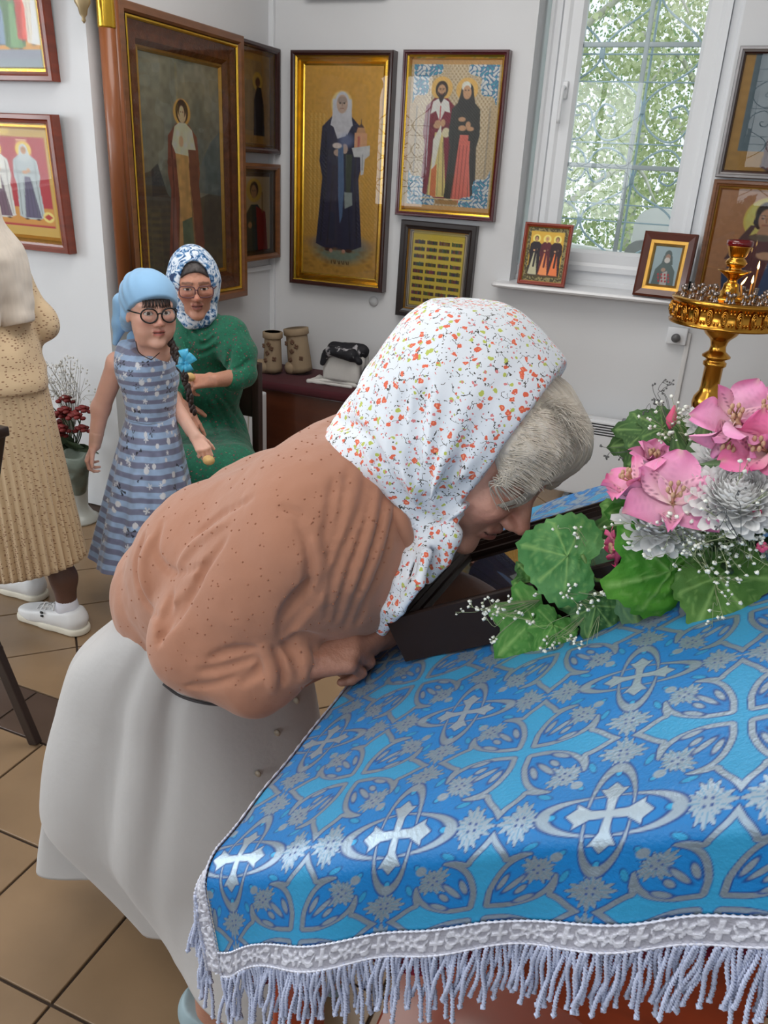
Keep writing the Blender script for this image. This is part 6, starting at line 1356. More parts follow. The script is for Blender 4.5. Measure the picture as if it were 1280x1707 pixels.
# ---------------- seated woman in green
LY = 2.76
D3 = PY(335, 690, LY+.12)-PY(335, 690, 2.74)
W3 = thing('person', 'seated elderly woman in a green dress, blue patterned headscarf and glasses', 'person', (-1.86, 2.6, 0))
lc = PY(324, 478, LY-.04); lf_ = nrm(np.array([.63, -.77, -.10])); lu = nrm(np.array([.02, -.08, 1.])); lu = nrm(lu-lf_*(lu@lf_)); ls_ = np.cross(lu, lf_); LK = 1.02; SKL = (200, 144, 120)
F = Field(lc-[.15, .15, .26], lc+[.15, .15, .15], .0022); ln = PY(330, 545, LY); head(F, lc, lf_, lu, ls_, LK, neck_to=ln); F.disp(lambda x, y, z: .0006*vnoise(x, y, z, 80, 2)); v1, f1 = F.mesh(1); c1 = face_cols(v1, lc, lf_, lu, ls_, LK, SKL, iris=(50, 38, 30), brow=(120, 88, 74), lip=(160, 96, 88), blush=.4, lidh=.0046)
sr, sl_ = PY(290, 568, LY+.02), PY(382, 562, LY+.02); er, wr3 = PY(283, 652, LY-.06), PY(297, 674, LY-.22); el_, wl3 = PY(400, 628, LY-.03), PY(357, 634, LY-.2)
F = Field([-2.25, 2.1, -.01], [-1.4, 3.05, 1.2], .007); F.cap(ln+[0, 0, .06], ln, .05, .06, .03); F.cap(sr, sl_, .05, None, .04); F.cap(ln+[0, .03, -.03], PY(335, 690, LY+.12), .08, .12, .06)
hp3 = PY(345, 700, LY+.1); F.path([sr, er, wr3], [.045, .04, .027], .02); F.path([sl_, el_, wl3], [.045, .038, .027], .02)
for q in (-.09, .09):
    a = np.array([-1.93+q*.75, 2.72+q*.6, .50])+D3; kn3 = a+np.array([.30, -.36, .0]); F.path([a, kn3, kn3*[1, 1, 0]+[.02, -.03, .07], kn3*[1, 1, 0]+[.1, -.13, .04]], [.08, .06, .04, .03], .03)
v2, f2 = F.mesh(1)
F = Field(wl3-[.12, .12, .08], wl3+[.08, .1, .08], .0022); F.cap(el_*.35+wl3*.65, wl3, .03, .025, .015); hand_at(F, wl3, (-.11, -.04, -.015), (-.1, -.6, .7), (-.05, -.35, .6), k=.88, curl=(.75, .75, .8, .85), thumb=(.25, .55), arm=1); v3, f3 = F.mesh(1)
F = Field(wr3-[.1, .12, .12], wr3+[.16, .1, .08], .0022); F.cap(er*.35+wr3*.65, wr3, .03, .025, .015); hand_at(F, wr3, (.10, -.05, -.06), (.2, -.5, .8), (.3, .3, .4), k=.95, curl=(.3, .3, .32, .35), thumb=(.5, .2), arm=1); v4, f4 = F.mesh(1)
vb, fb = merge((v1, f1), (v2, f2), (v3, f3), (v4, f4)); put('body', vb, fb, M_SKINO, W3, cols=np.concatenate([c1]+[cols(v, SKL) for v in (v2, v3, v4)]))
M_GREEN = ditsy_print('green_dotted_viscose', (16, 100, 74), (84, 66, 66), (20, 84, 66), (32, 130, 96), (12, 72, 56), 75.)
F = Field([-2.3, 2.0, .05], [-1.3, 3.05, 1.14], .005)
F.cap(sr, sl_, .078, None, .05); F.cap(ln+[0, .02, -.06], PY(340, 640, LY+.06), .125, .13, .06); F.cap(PY(325, 640, LY+.04), PY(358, 640, LY+.06), .115, None, .05); F.cap(PY(340, 640, LY+.06), PY(345, 700, LY+.12), .13, .155, .05)
F.path([sl_, PY(398, 590, LY+.0), PY(404, 622, LY-.03)], [.075, .068, .06], .03); F.cap(PY(404, 622, LY-.03), PY(390, 635, LY-.09), .054, .046, .02); F.path([sr, PY(283, 620, LY-.02), er], [.07, .062, .05], .03); F.cap(er, er*.5+wr3*.5, .045, .036, .02)
for q in (-.1, .1):
    a = np.array([-1.93+q*.75, 2.72+q*.6, .50])+D3; kn3 = a+np.array([.30, -.36, .01]); F.cap(a, kn3, .115, .10, .06); F.cap(kn3, kn3*[1, 1, 0]+[.03, -.04, .2], .10, .12, .06)
F.cap(np.array((-1.93, 2.72, .5))+D3, np.array((-1.62, 2.34, .5))+D3, .12, .11, .06); F.ell(PY(332, 534, LY-.09), (.058, .065, .055), None, .01, 'sub'); F.cut((0, 0, .16), (0, 0, -1))
F.disp(lambda x, y, z: .004*vnoise(x*1.6, y*1.6, z*.6, 14, 3)+.006*np.sin(30*(x+y*.9)+8*z+3*vnoise(x, y, z, 6, 2))*np.clip(1.05-z*1.05, 0, .8)+.002*vnoise(x, y, z, 34, 5))
for p_, r_2 in (([(322, 545), (338, 562), (352, 552)], .005), ([(312, 552), (335, 575), (360, 560)], .006), ([(305, 560), (330, 590), (365, 575)], .005), ([(384, 580), (380, 605), (370, 625)], .006), ([(372, 570), (366, 600)], .004), ([(352, 650), (372, 690), (395, 725)], .005), ([(340, 655), (352, 690), (365, 725)], .004), ([(362, 650), (385, 680), (410, 715)], .004), ([(415, 600), (402, 612), (385, 616)], .004)): F.crease(p_, r_2, .012)
put('dress', *F.mesh(1), M_GREEN, W3)
M_LSC = mat('blue_white_scarf', (88, 148, 196), .7, var=.0, scale=26, col2=(232, 238, 246), bump=.05, bscale=60)
_n = M_LSC.node_tree.nodes
for n_ in _n:
    if n_.type == 'TEX_NOISE' and abs(n_.inputs['Scale'].default_value-26) < .1: n_.inputs['Distortion'].default_value = 2.5
_cr = _n.new('ShaderNodeValToRGB'); _cr.color_ramp.elements[0].position = .42; _cr.color_ramp.elements[1].position = .56; _cr.color_ramp.elements[0].color = (*lin((52, 118, 172)), 1); _cr.color_ramp.elements[1].color = (*lin((226, 234, 244)), 1); _e = _cr.color_ramp.elements.new(.36); _e.color = (*lin((24, 52, 96)), 1)
_src = [l for l in M_LSC.node_tree.links if l.to_node.type == 'MIX' and l.to_socket == l.to_node.inputs[0]][0].from_socket
M_LSC.node_tree.links.new(_src, _cr.inputs[0]); M_LSC.node_tree.links.new(_cr.outputs[0], _n['Principled BSDF'].inputs['Base Color'])
F = Field(lc-[.19, .19, .24], lc+[.19, .19, .19], .0028); P_ = L3(lc, lf_*LK, lu*LK, ls_*LK)
F.ell(P_(-.018, .042, 0), np.array([.116, .112, .094])*LK, [lf_, lu, ls_], .02); F.cap(P_(.0, .02, -.055), P_(.02, -.09, -.045), .042, .036, .04); F.cap(P_(.0, .02, .055), P_(.02, -.09, .045), .042, .036, .04); F.cap(P_(.045, -.122, -.03), P_(.045, -.122, .03), .028, None, .03); F.cap(P_(-.05, -.02, 0), P_(-.05, -.12, 0), .075, .06, .05)
F.ell(P_(.085, .008, 0), np.array([.075, .106, .060])*LK, [lf_, lu, ls_], .006, 'sub'); F.ell(P_(.12, .0, 0), np.array([.06, .092, .062])*LK, [lf_, lu, ls_], .01, 'sub')
F.disp(lambda x, y, z: .0028*np.sin(z*70+x*40)*np.clip((lc[2]+.0-z)*14, 0, 1)+.002*vnoise(x, y, z, 22, 3)); put('headscarf', *F.mesh(1), M_LSC, W3)
F = Field(lc-[.13, .13, .06], lc+[.13, .13, .15], .0026); F.ell(P_(-.012, .040, 0), np.array([.1035, .0925, .0815])*LK, [lf_, lu, ls_], .01); F.ell(P_(.10, .0, 0), np.array([.08, .074, .075])*LK, [lf_, lu, ls_], .008, 'sub'); F.disp(lambda x, y, z: .0012*vnoise(x*3, y*3, z, 60, 3)); put('hair', *F.mesh(1), mat('dark_grey_hair', (46, 40, 40), .5, var=.4, scale=90, col2=(92, 84, 82)), W3)
glasses(W3, lc, lf_, lu, ls_, LK, mat('plum_spectacle_frame', (96, 58, 66), .35), .0022, .029, .021, .002, True)
bread(wl3+np.array([-.075, -.05, .012]), .022, 'round piece of bread held in the raised hand of the woman in green')
ch = thing('chair', 'dark chair under the seated woman in green', 'chair', (-2.0, 2.86, 0)); M_CHD = mat('dark_chair_wood', (48, 30, 24), .45, var=.15, scale=9)
b = MB(); b.add(*boxv((-2.2, 2.66, .30), (-1.80, 3.05, .33), .01)); b.build('seat', M_CHD, ch)
for x in (-2.17, -1.83):
    for y in (2.69, 3.02): b = MB(); b.add(*boxv((x-.018, y-.018, 0), (x+.018, y+.018, .31 if y < 2.8 else .8), .004)); b.build('leg', M_CHD, ch)
b = MB(); b.add(*boxv((-2.18, 3.01, .55), (-1.82, 3.035, .80), .008)); b.build('backrest', M_CHD, ch)
# ---------------- standing woman, cropped by the left edge
W4 = thing('person', 'standing woman in a cream pleated dress and white shoes, cropped at the left edge', 'person', (-2.02, 1.87, 0))
bf, bu = nrm((-1., .12, 0)), ZA; bs = np.cross(bu, bf); bcn = np.array([-2.06, 1.87, 1.46])
F = Field(bcn-[.15, .13, .24], bcn+[.15, .13, .15], .003); head(F, bcn, bf, bu, bs, .98, neck_to=bcn+[.02, 0, -.17]); v1, f1 = F.mesh(1); c1 = face_cols(v1, bcn, bf, bu, bs, .98, SKL)
F = Field([-2.35, 1.55, -.01], [-1.7, 2.2, 1.36], .007); F.cap((-2.04, 1.87, 1.3), (-2.02, 1.87, .9), .09, .12, .05); F.path([(-2.03, 1.71, 1.24), (-1.955, 1.69, 1.06), (-1.95, 1.68, 1.03), (-2.1, 1.66, .98)], [.034, .03, .028, .024], .02); F.path([(-2.03, 2.03, 1.24), (-1.925, 2.05, 1.10), (-1.91, 2.05, 1.07), (-2.0, 2.03, 1.02), (-2.12, 2.02, 1.0)], [.03, .026, .026, .026, .024], .02)
ankle = PZ(112, 1012, .09)+np.array([.14, 0, 0]); 
for q in (ankle, ankle+np.array([-.31, .12, 0])): F.path([(-2.01, q[1]*.5+.935, .85), (q[0]*.5-1.0, q[1]*.7+.56, .5), q+[0, 0, .12], q], [.07, .055, .042, .034], .03)
v2, f2 = F.mesh(1)
hd = []
for y, d in ((1.66, .2), (2.02, -.2)): F = Field([-2.35, y-.1, .88], [-2.05, y+.1, 1.08], .003); hand_at(F, np.array([-2.1, y, .98 if y < 2 else 1.0]), (-.1, d*.2, -.02), (0, -np.sign(d), .5), (-.1, 0, 1), k=.92, curl=(.5,)*4); hd.append(F.mesh(1))
vb, fb = merge((v1, f1), (v2, f2), *hd); cc = cols(v2, SKL); cc[v2[:, 2] < .7] = lin((98, 68, 56)); put('body', vb, fb, M_SKIN, W4, cols=np.concatenate([c1, cc]+[cols(v, SKL) for v, _ in hd]))
M_CREAM = mat('cream_dashed_crepe', (212, 186, 150), .8, var=.04, scale=8, bump=.05, bscale=60, sheen=.2)
def dash_mat():
    nt = M_CREAM.node_tree; N = nt.nodes; L = nt.links; tc = N.new('ShaderNodeTexCoord'); mp = N.new('ShaderNodeMapping'); mp.inputs['Scale'].default_value = (60, 60, 150); mp.inputs['Rotation'].default_value = (.0, .35, 0); L.new(tc.outputs['Object'], mp.inputs[0])
    v = N.new('ShaderNodeTexVoronoi'); v.inputs['Scale'].default_value = 1.; v.inputs['Randomness'].default_value = .55; L.new(mp.outputs[0], v.inputs['Vector']); lt = N.new('ShaderNodeMath'); lt.operation = 'LESS_THAN'; lt.inputs[1].default_value = .26; L.new(v.outputs['Distance'], lt.inputs[0])
    mx = N.new('ShaderNodeMix'); mx.data_type = 'RGBA'; src = N['Principled BSDF'].inputs['Base Color'].links[0].from_socket; L.new(lt.outputs[0], mx.inputs[0]); L.new(src, mx.inputs[6]); mx.inputs[7].default_value = (*lin((138, 98, 72)), 1); L.new(mx.outputs[2], N['Principled BSDF'].inputs['Base Color'])
dash_mat()
F = Field([-2.4, 1.5, .84], [-1.68, 2.25, 1.4], .006)
F.cap((-2.04, 1.75, 1.26), (-2.04, 1.99, 1.26), .085, None, .05); F.cap((-2.03, 1.80, 1.2), (-2.0, 1.80, .95), .125, .125, .05); F.cap((-2.03, 1.94, 1.2), (-2.0, 1.94, .95), .125, .125, .05); F.cap((-1.96, 1.87, .95), (-1.95, 1.87, .9), .14, .15, .05)
F.path([(-2.03, 1.71, 1.24), (-1.955, 1.69, 1.06), (-1.95, 1.68, 1.03)], [.062, .05, .042], .03); F.cap((-1.95, 1.68, 1.03), (-2.03, 1.665, 1.0), .042, .04, .02); F.path([(-2.03, 2.03, 1.24), (-1.925, 2.05, 1.10), (-1.91, 2.05, 1.07), (-2.0, 2.03, 1.02)], [.06, .042, .036, .036], .03)
F.cut((0, 0, .9), (0, 0, -1)); F.disp(lambda x, y, z: .004*vnoise(x, y, z, 12, 3)+.003*np.sin(z*60+vnoise(x, y, z, 8, 4)*4)*np.exp(-((z-.96)/.05)**2)); put('dress_top', *F.mesh(1), M_CREAM, W4)
na, nr_ = 720, 60; A_ = np.linspace(-math.pi, math.pi, na, endpoint=False); T = np.linspace(0, 1, nr_)[:, None]; tri = np.abs(((A_*46/(2*math.pi)) % 1)-.5)*2
R_ = .150+.035*T**.8+(.02*T**1.2)*tri+.010*np.sin(A_*3+1)*T; V = np.stack([-1.985+.025*T+R_*np.cos(A_)*1.08, 1.875+R_*np.sin(A_), .955-(.955-.285)*T+.012*np.sin(A_*2+1.2)*T+.008*tri*T], -1).reshape(-1, 3); solid(put('pleated_skirt', V, gridf(nr_, na, True), M_CREAM, W4), .002)
M_SHEER = mat('ivory_shawl', (224, 212, 198), .5, var=.06, scale=30, stretch=(4, 4, .5), sheen=.3)
F = Field([-2.35, 1.6, 1.0], [-1.72, 2.15, 1.68], .005); F.ell(bcn+[.01, 0, .035], (.125, .11, .118), None, .03); F.cap(bcn+[.05, 0, -.05], (-1.985, 1.87, 1.27), .11, .12, .06); F.cap((-1.96, 1.80, 1.27), (-1.905, 1.78, 1.10), .10, .055, .06); F.cap((-1.965, 1.93, 1.27), (-1.90, 1.92, 1.12), .10, .06, .06); F.ell(bcn+[-.11, 0, -.005], (.085, .074, .10), None, .01, 'sub'); F.disp(lambda x, y, z: .004*np.sin(y*75+z*6)*np.clip((1.4-z)*4, 0, 1)+.002*vnoise(x, y, z, 30, 2)); F.cut((-1.9, 1.8, 1.095), (.25, 0, -1)); put('shawl', *F.mesh(1), M_SHEER, W4)
M_SNK = mat('white_sneaker_leather', (226, 226, 226), .45, var=.02, scale=20); M_SOLE = mat('cream_sole', (220, 214, 198), .6)
for k, q in enumerate((ankle, ankle+np.array([-.31, .12, 0]))):
    g0 = np.array([q[0]+.03, q[1], 0]); d = nrm((-1., -.04, 0)); F = Field(g0-[.32, .1, .01], g0+[.1, .1, .16], .0032)
    F.cap(g0+d*.0+[0, 0, .05], g0+d*.17+[0, 0, .038], .043, .04, .04); F.cap(g0+d*.17+[0, 0, .036], g0+d*.215+[0, 0, .034], .04, .034, .03); F.cap(g0+d*.0+[0, 0, .055], g0+d*.01+[0, 0, .085], .036, .036, .03); F.cap(g0+d*.05+[0, 0, .06], g0+d*.12+[0, 0, .05], .036, .034, .03); F.cut((0, 0, .02), (0, 0, -1)); F.cut(g0+d*.02+[0, 0, .088], (-.55*0-.18, 0, 1.), .01); F.ell(g0+d*.03+[0, 0, .10], (.038, .03, .04), None, .006, 'sub'); put('shoe', *F.mesh(1), M_SNK, W4)
    F = Field(g0-[.34, .1, .01], g0+[.1, .1, .06], .0035); F.cap(g0+[.005, 0, .012], g0+d*.1+[0, 0, .012], .047, .042, .02); F.cap(g0+d*.1+[0, 0, .012], g0+d*.215+[0, 0, .014], .043, .04, .02); F.cut((0, 0, .001), (0, 0, -1)); F.cut((0, 0, .026), (0, 0, 1), .004); put('shoe_sole', *F.mesh(1), M_SOLE, W4)
    b = MB(); b.add(*lathe([(.033, .075), (.040, .08), (.040, .10), (.036, .125), (.033, .126)], 24, (q[0], q[1], 0), cap=False)); b.build('sock', mat('white_sock', (222, 222, 230), .8), W4)
    b = MB()
    for j in range(4): c_ = g0+d*(.085+.022*j)+np.array([0, 0, .094-.008*j]); b.add(*tube(spline([c_+[0, -.026, -.012], c_+[0, 0, .002], c_+[0, .026, -.012]], 4), .0028, 6))
    c_ = g0+d*.075+np.array([0, -.02, .10])
    for sx in (-1, 1): b.add(*tube(spline([c_, c_+[sx*.018, -.012, .012], c_+[sx*.022, -.02, -.008], c_+[0, -.004, 0]], 4), .0025, 6))
    b.build('shoe_lace', M_SNK, W4); b = MB(); c_ = g0+d*.105+np.array([0, -.045, .058])
    for j in range(2): b.add(*boxv(c_+[-.006, -.003, -.004+.014*j], c_+[.006, .003, .004+.014*j], .002))
    b.build('lace_tip', mat('black_lace_tip', (24, 24, 26), .4), W4)

W4.location.x -= .14
# ================================================================== FURNITURE
bn = thing('bench', 'dark red covered wooden chest bench along the back wall', 'bench', (-1.9, 4.08, 0))
b = MB(); b.add(*boxv((-2.47, 3.86, .02), (-1.15, 4.28, .44), .01)); b.build('chest', mat('dark_mahogany', (84, 42, 24), .35, var=.25, scale=5, stretch=(.6, 3, 3), coat=.3), bn, smooth=False)
b = MB(); b.add(*boxv((-2.49, 3.835, .435), (-1.13, 4.285, .485), .018)); b.build('cushion', mat('burgundy_velvet', (72, 20, 30), .9, var=.12, scale=20, sheen=.05), bn)
M_BOOT = mat('beige_felt', (158, 138, 112), .9, var=.06, scale=16, bump=.08, bscale=60)
def boot(x, y, h, r, lean_, label, toe):
    t = thing('boot', label, 'boot', (x, y, .485), 'felt boots on the bench')
    b = MB(); n = 10; b.add(*tube([(x+lean_*(k/n)**1.0, y, .50+h*k/n) for k in range(n+1)], [r*1.06-.01*k/n for k in range(n+1)], 24)); b.build('shaft', M_BOOT, t)
    b = MB(); b.add(*tube([(x+lean_*q, y, .485+.015+h*q) for q in (.84, .86, .99, 1.0)], [r*1.02, r*1.1, r*1.1, r*1.03], 24)); b.build('cuff', M_BOOT, t)
    F = Field([x-.22, y-.16, .48], [x+.14, y+.1, .60], .005); F.cap((x, y, .525), (x-toe, y-.04, .52), .045, .04, .03); F.cut((0, 0, .486), (0, 0, -1)); put('foot', *F.mesh(1), M_BOOT, t)
    for (a, z) in ((-1.9, .3), (-1.2, .62), (-2.3, .65), (-1.5, .72), (-.9, .35), (-1.65, .5)):
        q = np.array([x+lean_*z+r*1.05*math.cos(a), y+r*1.05*math.sin(a), .5+h*z]); b = MB()
        for k in range(4): an = k*1.57+a; b.add(*sphere(q+np.array([math.cos(an)*.008*-math.sin(a), math.cos(an)*.008*math.cos(a), math.sin(an)*.008]), (.0075, .0035, .0075), 6, 4))
        b.build('embroidered_flower', mat('brown_embroidery', (112, 84, 66), .9), t)
boot(-2.335, 4.03, .225, .052, .0, 'beige flower-embroidered boot standing in the wall corner, nearer of the pair', .10)
boot(-2.20, 4.12, .245, .066, -.035, 'beige flower-embroidered boot behind the nearer one, leaning', .04)
M_TOW = mat('white_terry', (214, 212, 208), .9, var=.03, scale=30, bump=.12, bscale=120)
t = thing('folded_linen', 'folded white linen stacked upright on the bench', 'linen', (-1.87, 4.07, .485), None)
for k, (y0, y1, z1) in enumerate(((4.0, 4.05, .645), (4.052, 4.10, .66), (4.102, 4.15, .655))): b = MB(); b.add(*boxv((-2.0+.006*k, y0, .487+.015), (-1.775, y1, z1), .018)); b.build('folded_sheet', M_TOW, t)
F = Field([-2.08, 3.9, .48], [-1.75, 4.2, .54], .004); F.cap((-2.06, 3.95, .494), (-1.80, 3.96, .494), .009, None, .01); F.cap((-2.03, 3.98, .494), (-1.80, 4.1, .494), .012, None, .02); F.cap((-2.04, 4.05, .494), (-1.79, 4.0, .494), .012, None, .02); F.cap((-2.06, 3.95, .494), (-2.04, 4.05, .498), .010, None, .02); F.disp(lambda x, y, z: .003*vnoise(x, y, z, 22, 2)); put('underlay', *F.mesh(1), M_TOW, t)
F = Field([-2.06, 3.92, .58], [-1.73, 4.2, .76], .004); F.cap((-1.96, 4.06, .672), (-1.80, 4.08, .672), .036, .042, .03); F.cap((-1.97, 4.0, .655), (-1.99, 3.985, .60), .026, .016, .03); F.cap((-1.94, 3.99, .672), (-1.82, 3.985, .66), .03, .03, .03); F.cap((-1.82, 4.0, .665), (-1.775, 4.0, .635), .03, .022, .02); F.disp(lambda x, y, z: .005*vnoise(x, y, z, 20, 4)+.002*vnoise(x, y, z, 50, 1))
m = mat('black_white_shawl', (20, 20, 28), .7, var=0., scale=20, col2=(190, 188, 190)); N = m.node_tree.nodes; cr = N.new('ShaderNodeValToRGB'); cr.color_ramp.elements[0].position = .56; cr.color_ramp.elements[1].position = .62; cr.color_ramp.elements[0].color = (*lin((22, 22, 30)), 1); cr.color_ramp.elements[1].color = (*lin((176, 174, 178)), 1)
src = [l for l in m.node_tree.links if l.to_node.type == 'MIX' and l.to_socket == l.to_node.inputs[0]][0].from_socket; m.node_tree.links.new(src, cr.inputs[0]); m.node_tree.links.new(cr.outputs[0], N['Principled BSDF'].inputs['Base Color'])
tag(put('patterned_scarf', *F.mesh(1), m), 'black and white patterned scarf crumpled on top of the white linen', 'scarf')
F = Field([-1.80, 3.92, .48], [-1.45, 4.2, .70], .005); F.cap((-1.72, 4.05, .53), (-1.55, 4.05, .53), .05, None, .05); F.cap((-1.71, 4.05, .57), (-1.58, 4.05, .58), .055, .05, .05); F.cut((0, 0, .486), (0, 0, -1)); F.disp(lambda x, y, z: .006*vnoise(x, y, z, 16, 4)); tag(put('bag', *F.mesh(1), mat('dark_grey_bag', (44, 48, 52), .55, var=.25, scale=20)), 'dark grey soft bag on the bench right of the white linen', 'bag')
# white convector under the sill, and a heater behind the chair
def convector(x0, x1, z0, z1, y0, y1, label, ns):
    t = thing('convector_heater', label, 'heater', ((x0+x1)/2, (y0+y1)/2, 0)); b = MB(); b.add(*boxv((x0, y0, z0), (x1, y1, z1), .012)); b.build('case', M_PVC, t, smooth=False)
    dk = mat('vent_shadow', (52, 54, 58), .6)
    for k in range(ns): b = MB(); z = z1-.022-.0135*k; b.add(*boxv((x0+.03, y0-.001, z-.0035), (x1-.05, y0+.002, z+.0035))); b.build('vent_slot', dk, t)
    b = MB(); b.add(*boxv((x1-.14, y0+.015, z1-.002), (x1-.02, y1-.015, z1+.014), .004)); b.build('control_panel', mat('grey_control', (120, 124, 130), .4), t); b = MB(); b.add(*lathe([(.016, 0), (.016, .016), (.012, .02)], 16, (x1-.08, (y0+y1)/2, z1+.012))); b.build('dial', M_PVC, t)
    for x in (x0+.06, x1-.06): b = MB(); b.add(*boxv((x-.02, y0-.05, 0), (x+.02, y1+.02, .03), .006)); b.add(*boxv((x-.012, y0+.02, .02), (x+.012, y1-.02, z0+.01))); b.build('foot', mat('grey_foot', (150, 152, 156), .5), t)
    return t
convector(-.64, -.22, .05, .475, 4.14, 4.22, 'white convector heater under the window sill', 5)
t = convector(-2.40, -2.18, .10, .47, 3.62, 3.70, 'grey-white heater beside the woman in green', 4)
b = MB(); b.add(*tube(spline([PY(402, 640, 3.5), PY(410, 660, 3.45), PY(414, 690, 3.45), PY(413, 720, 3.45)], 6), .004, 6)); b.build('cable', mat('cable_ivory', (186, 180, 168), .5), t)
# brass candle stand
M_BRASS = mat('polished_brass', (206, 150, 62), .2, metal=1., var=.08, scale=14, bump=.03, bscale=60); M_STEEL = mat('nickel_cup', (150, 140, 136), .25, metal=.9, var=.1, scale=60)
sx, sy = .018, 3.58; cs = thing('candle_stand', 'tall polished brass candle stand with a round embossed tray', 'candle stand', (sx, sy, 0))
b = MB(); b.add(*lathe([(.17, 0), (.175, .02), (.15, .035), (.10, .06), (.05, .10), (.036, .14), (.036, .72), (.042, .735), (.036, .75), (.056, .785), (.060, .81), (.056, .835), (.040, .86), (.037, .88), (.037, .965), (.046, .972), (.046, .985), (.038, .99), (.038, .998), (.056, 1.006), (.056, 1.012), (.034, 1.03), (.030, 1.05), (.034, 1.068), (.040, 1.078), (.046, 1.084), (.062, 1.098), (.078, 1.125), (.08, 1.145)], 40, (sx, sy, -.04))); b.build('column', M_BRASS, cs)
zt = 1.203; b = MB(); b.add(*lathe([(.0, zt-.108), (.19, zt-.108), (.212, zt-.104), (.214, zt-.096), (.206, zt-.09), (.206, zt-.022), (.214, zt-.016), (.216, zt-.006), (.205, zt+.002), (.196, zt-.004), (.0, zt-.006)], 64, (sx, sy, 0), cap=False)); b.build('tray', M_BRASS, cs)
for k in range(24):
    a = k*math.tau/24; q = np.array([sx+.208*math.cos(a), sy+.208*math.sin(a), zt-.056]); o_ = np.array([math.cos(a), math.sin(a), 0]); s_ = np.array([-math.sin(a), math.cos(a), 0]); b = MB()
    for i_ in range(3):
        r = (.018, .013, .007)[i_]; v = [q+o_*(.004+.003*i_)+s_*r*.62*math.cos(t)+ZA*r*1.5*math.sin(t) for t in np.linspace(0, math.tau, 17)[:-1]]; b.add(*tube(v, .0022, 6, closed=True))
    for i_ in (-1, 1):
        for j in (-1, 1): b.add(*sphere(q+s_*.021*i_+ZA*.02*j+o_*.002, (.005, .005, .006), 6, 4))
    b.build('embossed_oval', M_BRASS, cs)
b = MB(); b.add(*lathe([(.085, zt-.006), (.08, zt+0.0044), (.05, zt+0.0146), (.034, zt+0.0292), (.030, zt+0.0438), (.030, zt+0.0548), (.020, zt+0.0621), (.018, zt+0.0730), (.03, zt+0.0818), (.045, zt+0.0934), (.062, zt+0.1037), (.064, zt+0.1080), (.046, zt+0.1066), (.026, zt+0.1095), (.022, zt+0.1168), (.036, zt+0.1256), (.041, zt+0.1372), (.034, zt+0.1489), (.026, zt+0.1548), (.034, zt+0.1621), (.045, zt+0.1956), (.047, zt+0.1986), (.040, zt+0.1971)], 40, (sx, sy, 0))); b.build('lamp_pedestal', M_BRASS, cs)
gl = thing('oil_lamp', 'red glass oil lamp on top of the brass candle stand', 'lamp', (sx, sy, zt+0.1752)); b = MB(); b.add(*lathe([(.030, zt+0.1715), (.043, zt+0.1956), (.050, zt+0.2008), (.049, zt+0.2190), (.046, zt+0.2205), (.046, zt+0.2029), (.028, zt+0.1752)], 32, (sx, sy, 0))); b.build('red_glass', mat('ruby_glass', (150, 8, 24), .08, coat=.5, trans=.55, var=.05), gl); b = MB(); b.add(*lathe([(.0, zt+0.2161), (.044, zt+0.2161)], 24, (sx, sy, 0), cap=False)); b.build('oil', mat('lamp_oil', (120, 20, 20), .1), gl)
k_ = 0
for R_, n in ((.098, 10), (.14, 14), (.178, 20)):
    for k in range(n):
        a = k*math.tau/n+R_*9; b = MB(); b.add(*lathe([(.0095, zt-.005), (.0095, zt-.001), (.004, zt+.002), (.004, zt+.018), (.008, zt+.022), (.0095, zt+.034), (.0085, zt+.034), (.005, zt+.024)], 10, (sx+R_*math.cos(a), sy+R_*math.sin(a), 0))); b.build('candle_cup', M_STEEL, cs)
M_WAX = mat('honey_wax', (226, 150, 66), .5, sss=.2); M_FLAME = emit_mat('candle_flame', (255, 206, 120), 14)
for k, (x, y, h, lab) in enumerate(((1235, 478, .055, 'short lit candle leaning left on the brass stand'), (1253, 476, .050, 'upright lit candle on the brass stand, right of the leaning one'), (1263, 452, .085, 'lit candle farther back on the stand, flame in front of the icon'))):
    p = PY(x, y-2, sy-.03 if k < 2 else sy+.10); bz = zt+.02; t = thing('candle', lab, 'candle', (p[0], p[1], bz), 'lit candles'); b = MB(); b.add(*tube([(p[0]+(.012 if k == 0 else 0), p[1], bz-.01), (p[0], p[1], p[2])], .0034, 8)); b.build('wax', M_WAX, t); b = MB(); b.add(*lathe([(.0008, 0), (.0042, .008), (.0036, .016), (.0006, .032)], 10)); b.v = [(p[0]+x_+(.5*z_ if k == 0 else 0), p[1]+y_, p[2]+.002+z_) for x_, y_, z_ in b.v]; b.build('flame', M_FLAME, t)
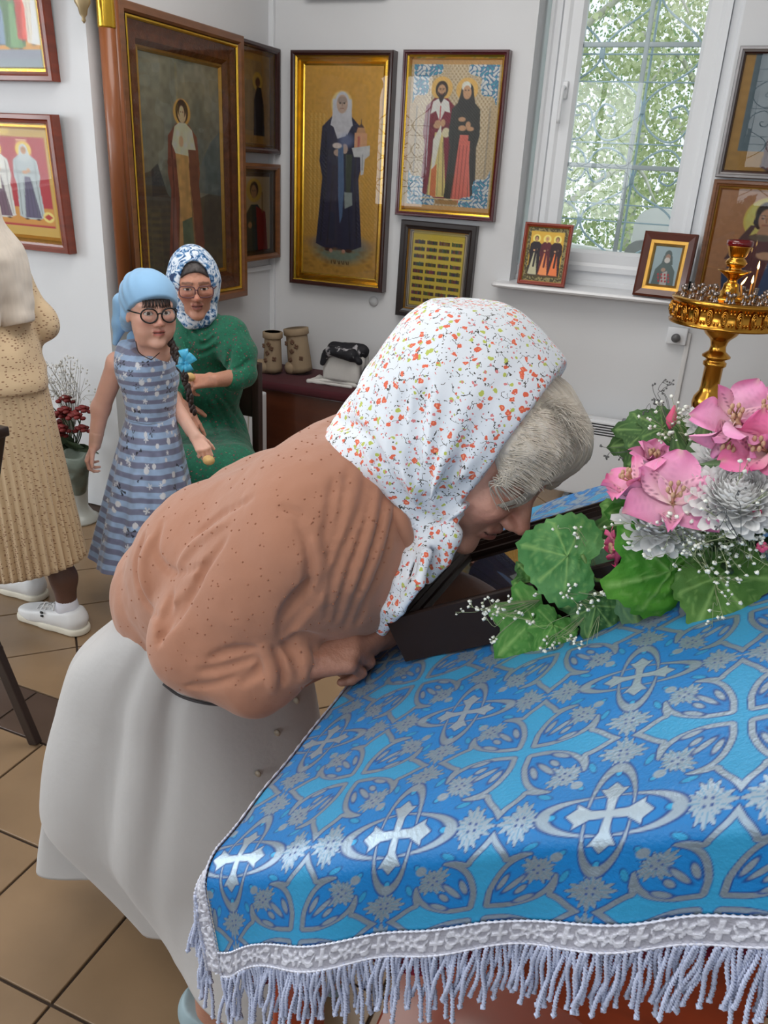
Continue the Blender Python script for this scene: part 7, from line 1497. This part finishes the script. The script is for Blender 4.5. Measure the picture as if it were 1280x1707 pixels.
# floor vase of dried flowers by the pillar
vs_ = thing('vase_of_flowers', 'white floor vase of dark red flowers by the pillar, half hidden by the cream skirt', 'vase', (-2.62, 2.70, 0))
b = MB(); b.add(*lathe([(.09, 0), (.095, .012), (.07, .03), (.045, .07), (.05, .14), (.062, .24), (.058, .32), (.07, .36), (.066, .36), (.05, .32)], 32, (-2.62, 2.70, 0))); b.build('vase', mat('white_glaze', (196, 198, 192), .3, var=.04), vs_)
rr = random.Random(8); M_RED = mat('dark_red_petals', (112, 24, 22), .6, var=.3, scale=60); M_DL = mat('dull_leaf', (62, 78, 52), .6, var=.25, scale=40)
for k in range(14):
    q = np.array([-2.62+rr.uniform(-.11, .12), 2.68+rr.uniform(-.1, .06), rr.uniform(.46, .62)]); b = MB()
    for j in range(9): a = j*2.4; rr_ = .010+.0028*j; b.add(*sphere(q+np.array([math.cos(a)*rr_, math.sin(a)*rr_, -.0025*j]), (.015, .015, .009), 7, 4))
    b.build('red_flower', M_RED, vs_); b = MB(); b.add(*tube(spline([(-2.62, 2.70, .33), (q[0]*.5-1.31, 2.7, q[2]*.6+.12), q], 4), .003, 5)); b.build('flower_stem', M_DL, vs_)
for k in range(16):
    q = np.array([-2.62+rr.uniform(-.05, .06), 2.68, .36]); d = np.array([rr.uniform(-.14, .16), rr.uniform(-.12, .02), rr.uniform(-.05, .16)]); s_ = nrm(np.cross(d, TOCAM(q)))*.022; v = []
    for i in range(7):
        w_ = math.sin(math.pi*min(.97, .05+i/6))
        for j in (-1, 0, 1): v.append(q+d*i/6+s_*j*w_+np.array([0, 0, -.05*(i/6)**2+.004*abs(j)]))
    put('vase_leaf', v, gridf(7, 3), M_DL, vs_)
b = MB(); bl = MB()
for k in range(60):
    q = np.array([-2.62+rr.uniform(-.12, .14), 2.68+rr.uniform(-.08, .05), rr.uniform(.6, .78)]); b.add(*tube(spline([(-2.62, 2.7, .4), (q[0]*.6-1.048, 2.7, .6), q], 3), .0009, 3, cap=False))
    for j in range(3): bl.add(*sphere(q+np.array([rr.gauss(0, .012), rr.gauss(0, .012), rr.gauss(0, .014)]), (.005, .004, .005), 5, 3))
o = b.build('white_spray', mat('spray_stem', (150, 146, 132), .7), vs_, kind='stuff'); bl.build('spray_blossom', mat('spray_white', (206, 204, 198), .7), o, kind='stuff')
F = Field([-2.72, 2.5, .1], [-2.42, 2.72, .40], .005); F.cap((-2.52, 2.60, .34), (-2.53, 2.62, .2), .07, .03, .03); F.ell((-2.52, 2.60, .40), (.06, .06, .05), None, .01, 'sub'); F.disp(lambda x, y, z: .008*vnoise(x, y, z, 26, 3)); put('wrapping_paper', *F.mesh(0), mat('grey_green_wrap', (112, 122, 112), .5, var=.2, scale=20), vs_)
# folding stand at the left edge
st = thing('folding_stand', 'dark wooden folding stand with crossed legs at the left edge', 'stand', (-1.72, 1.5, 0)); M_DST = mat('very_dark_wood', (36, 20, 16), .4, var=.2, scale=9, coat=.2)
for y in (1.40, 1.02):
    for x0, x1 in ((-1.605, -1.93), (-1.93, -1.605)):
        b = MB(); A_ = nrm((x1-x0, 0, .95)); N_ = np.array([A_[2], 0, -A_[0]]); dy = .012 if x0 < x1 else -.012; b.add(*xf(boxv((0, -.011, -.018), (1.0, .011, .018), .004), (x0, y+dy, .004), A_, YA, np.cross(A_, YA))); b.build('leg', M_DST, st, smooth=False)
for x, z in ((-1.70, .30), (-1.84, .30)): b = MB(); b.add(*tube([(x, 1.02, z), (x, 1.40, z)], .011, 10)); b.build('stretcher', M_DST, st)
b = MB()
for k in range(2): x = (-1.93, -1.605)[k]; b.add(*boxv((x-.02, 1.0, .94), (x+.02, 1.43, .965), .004))
b.build('top_rail', M_DST, st)
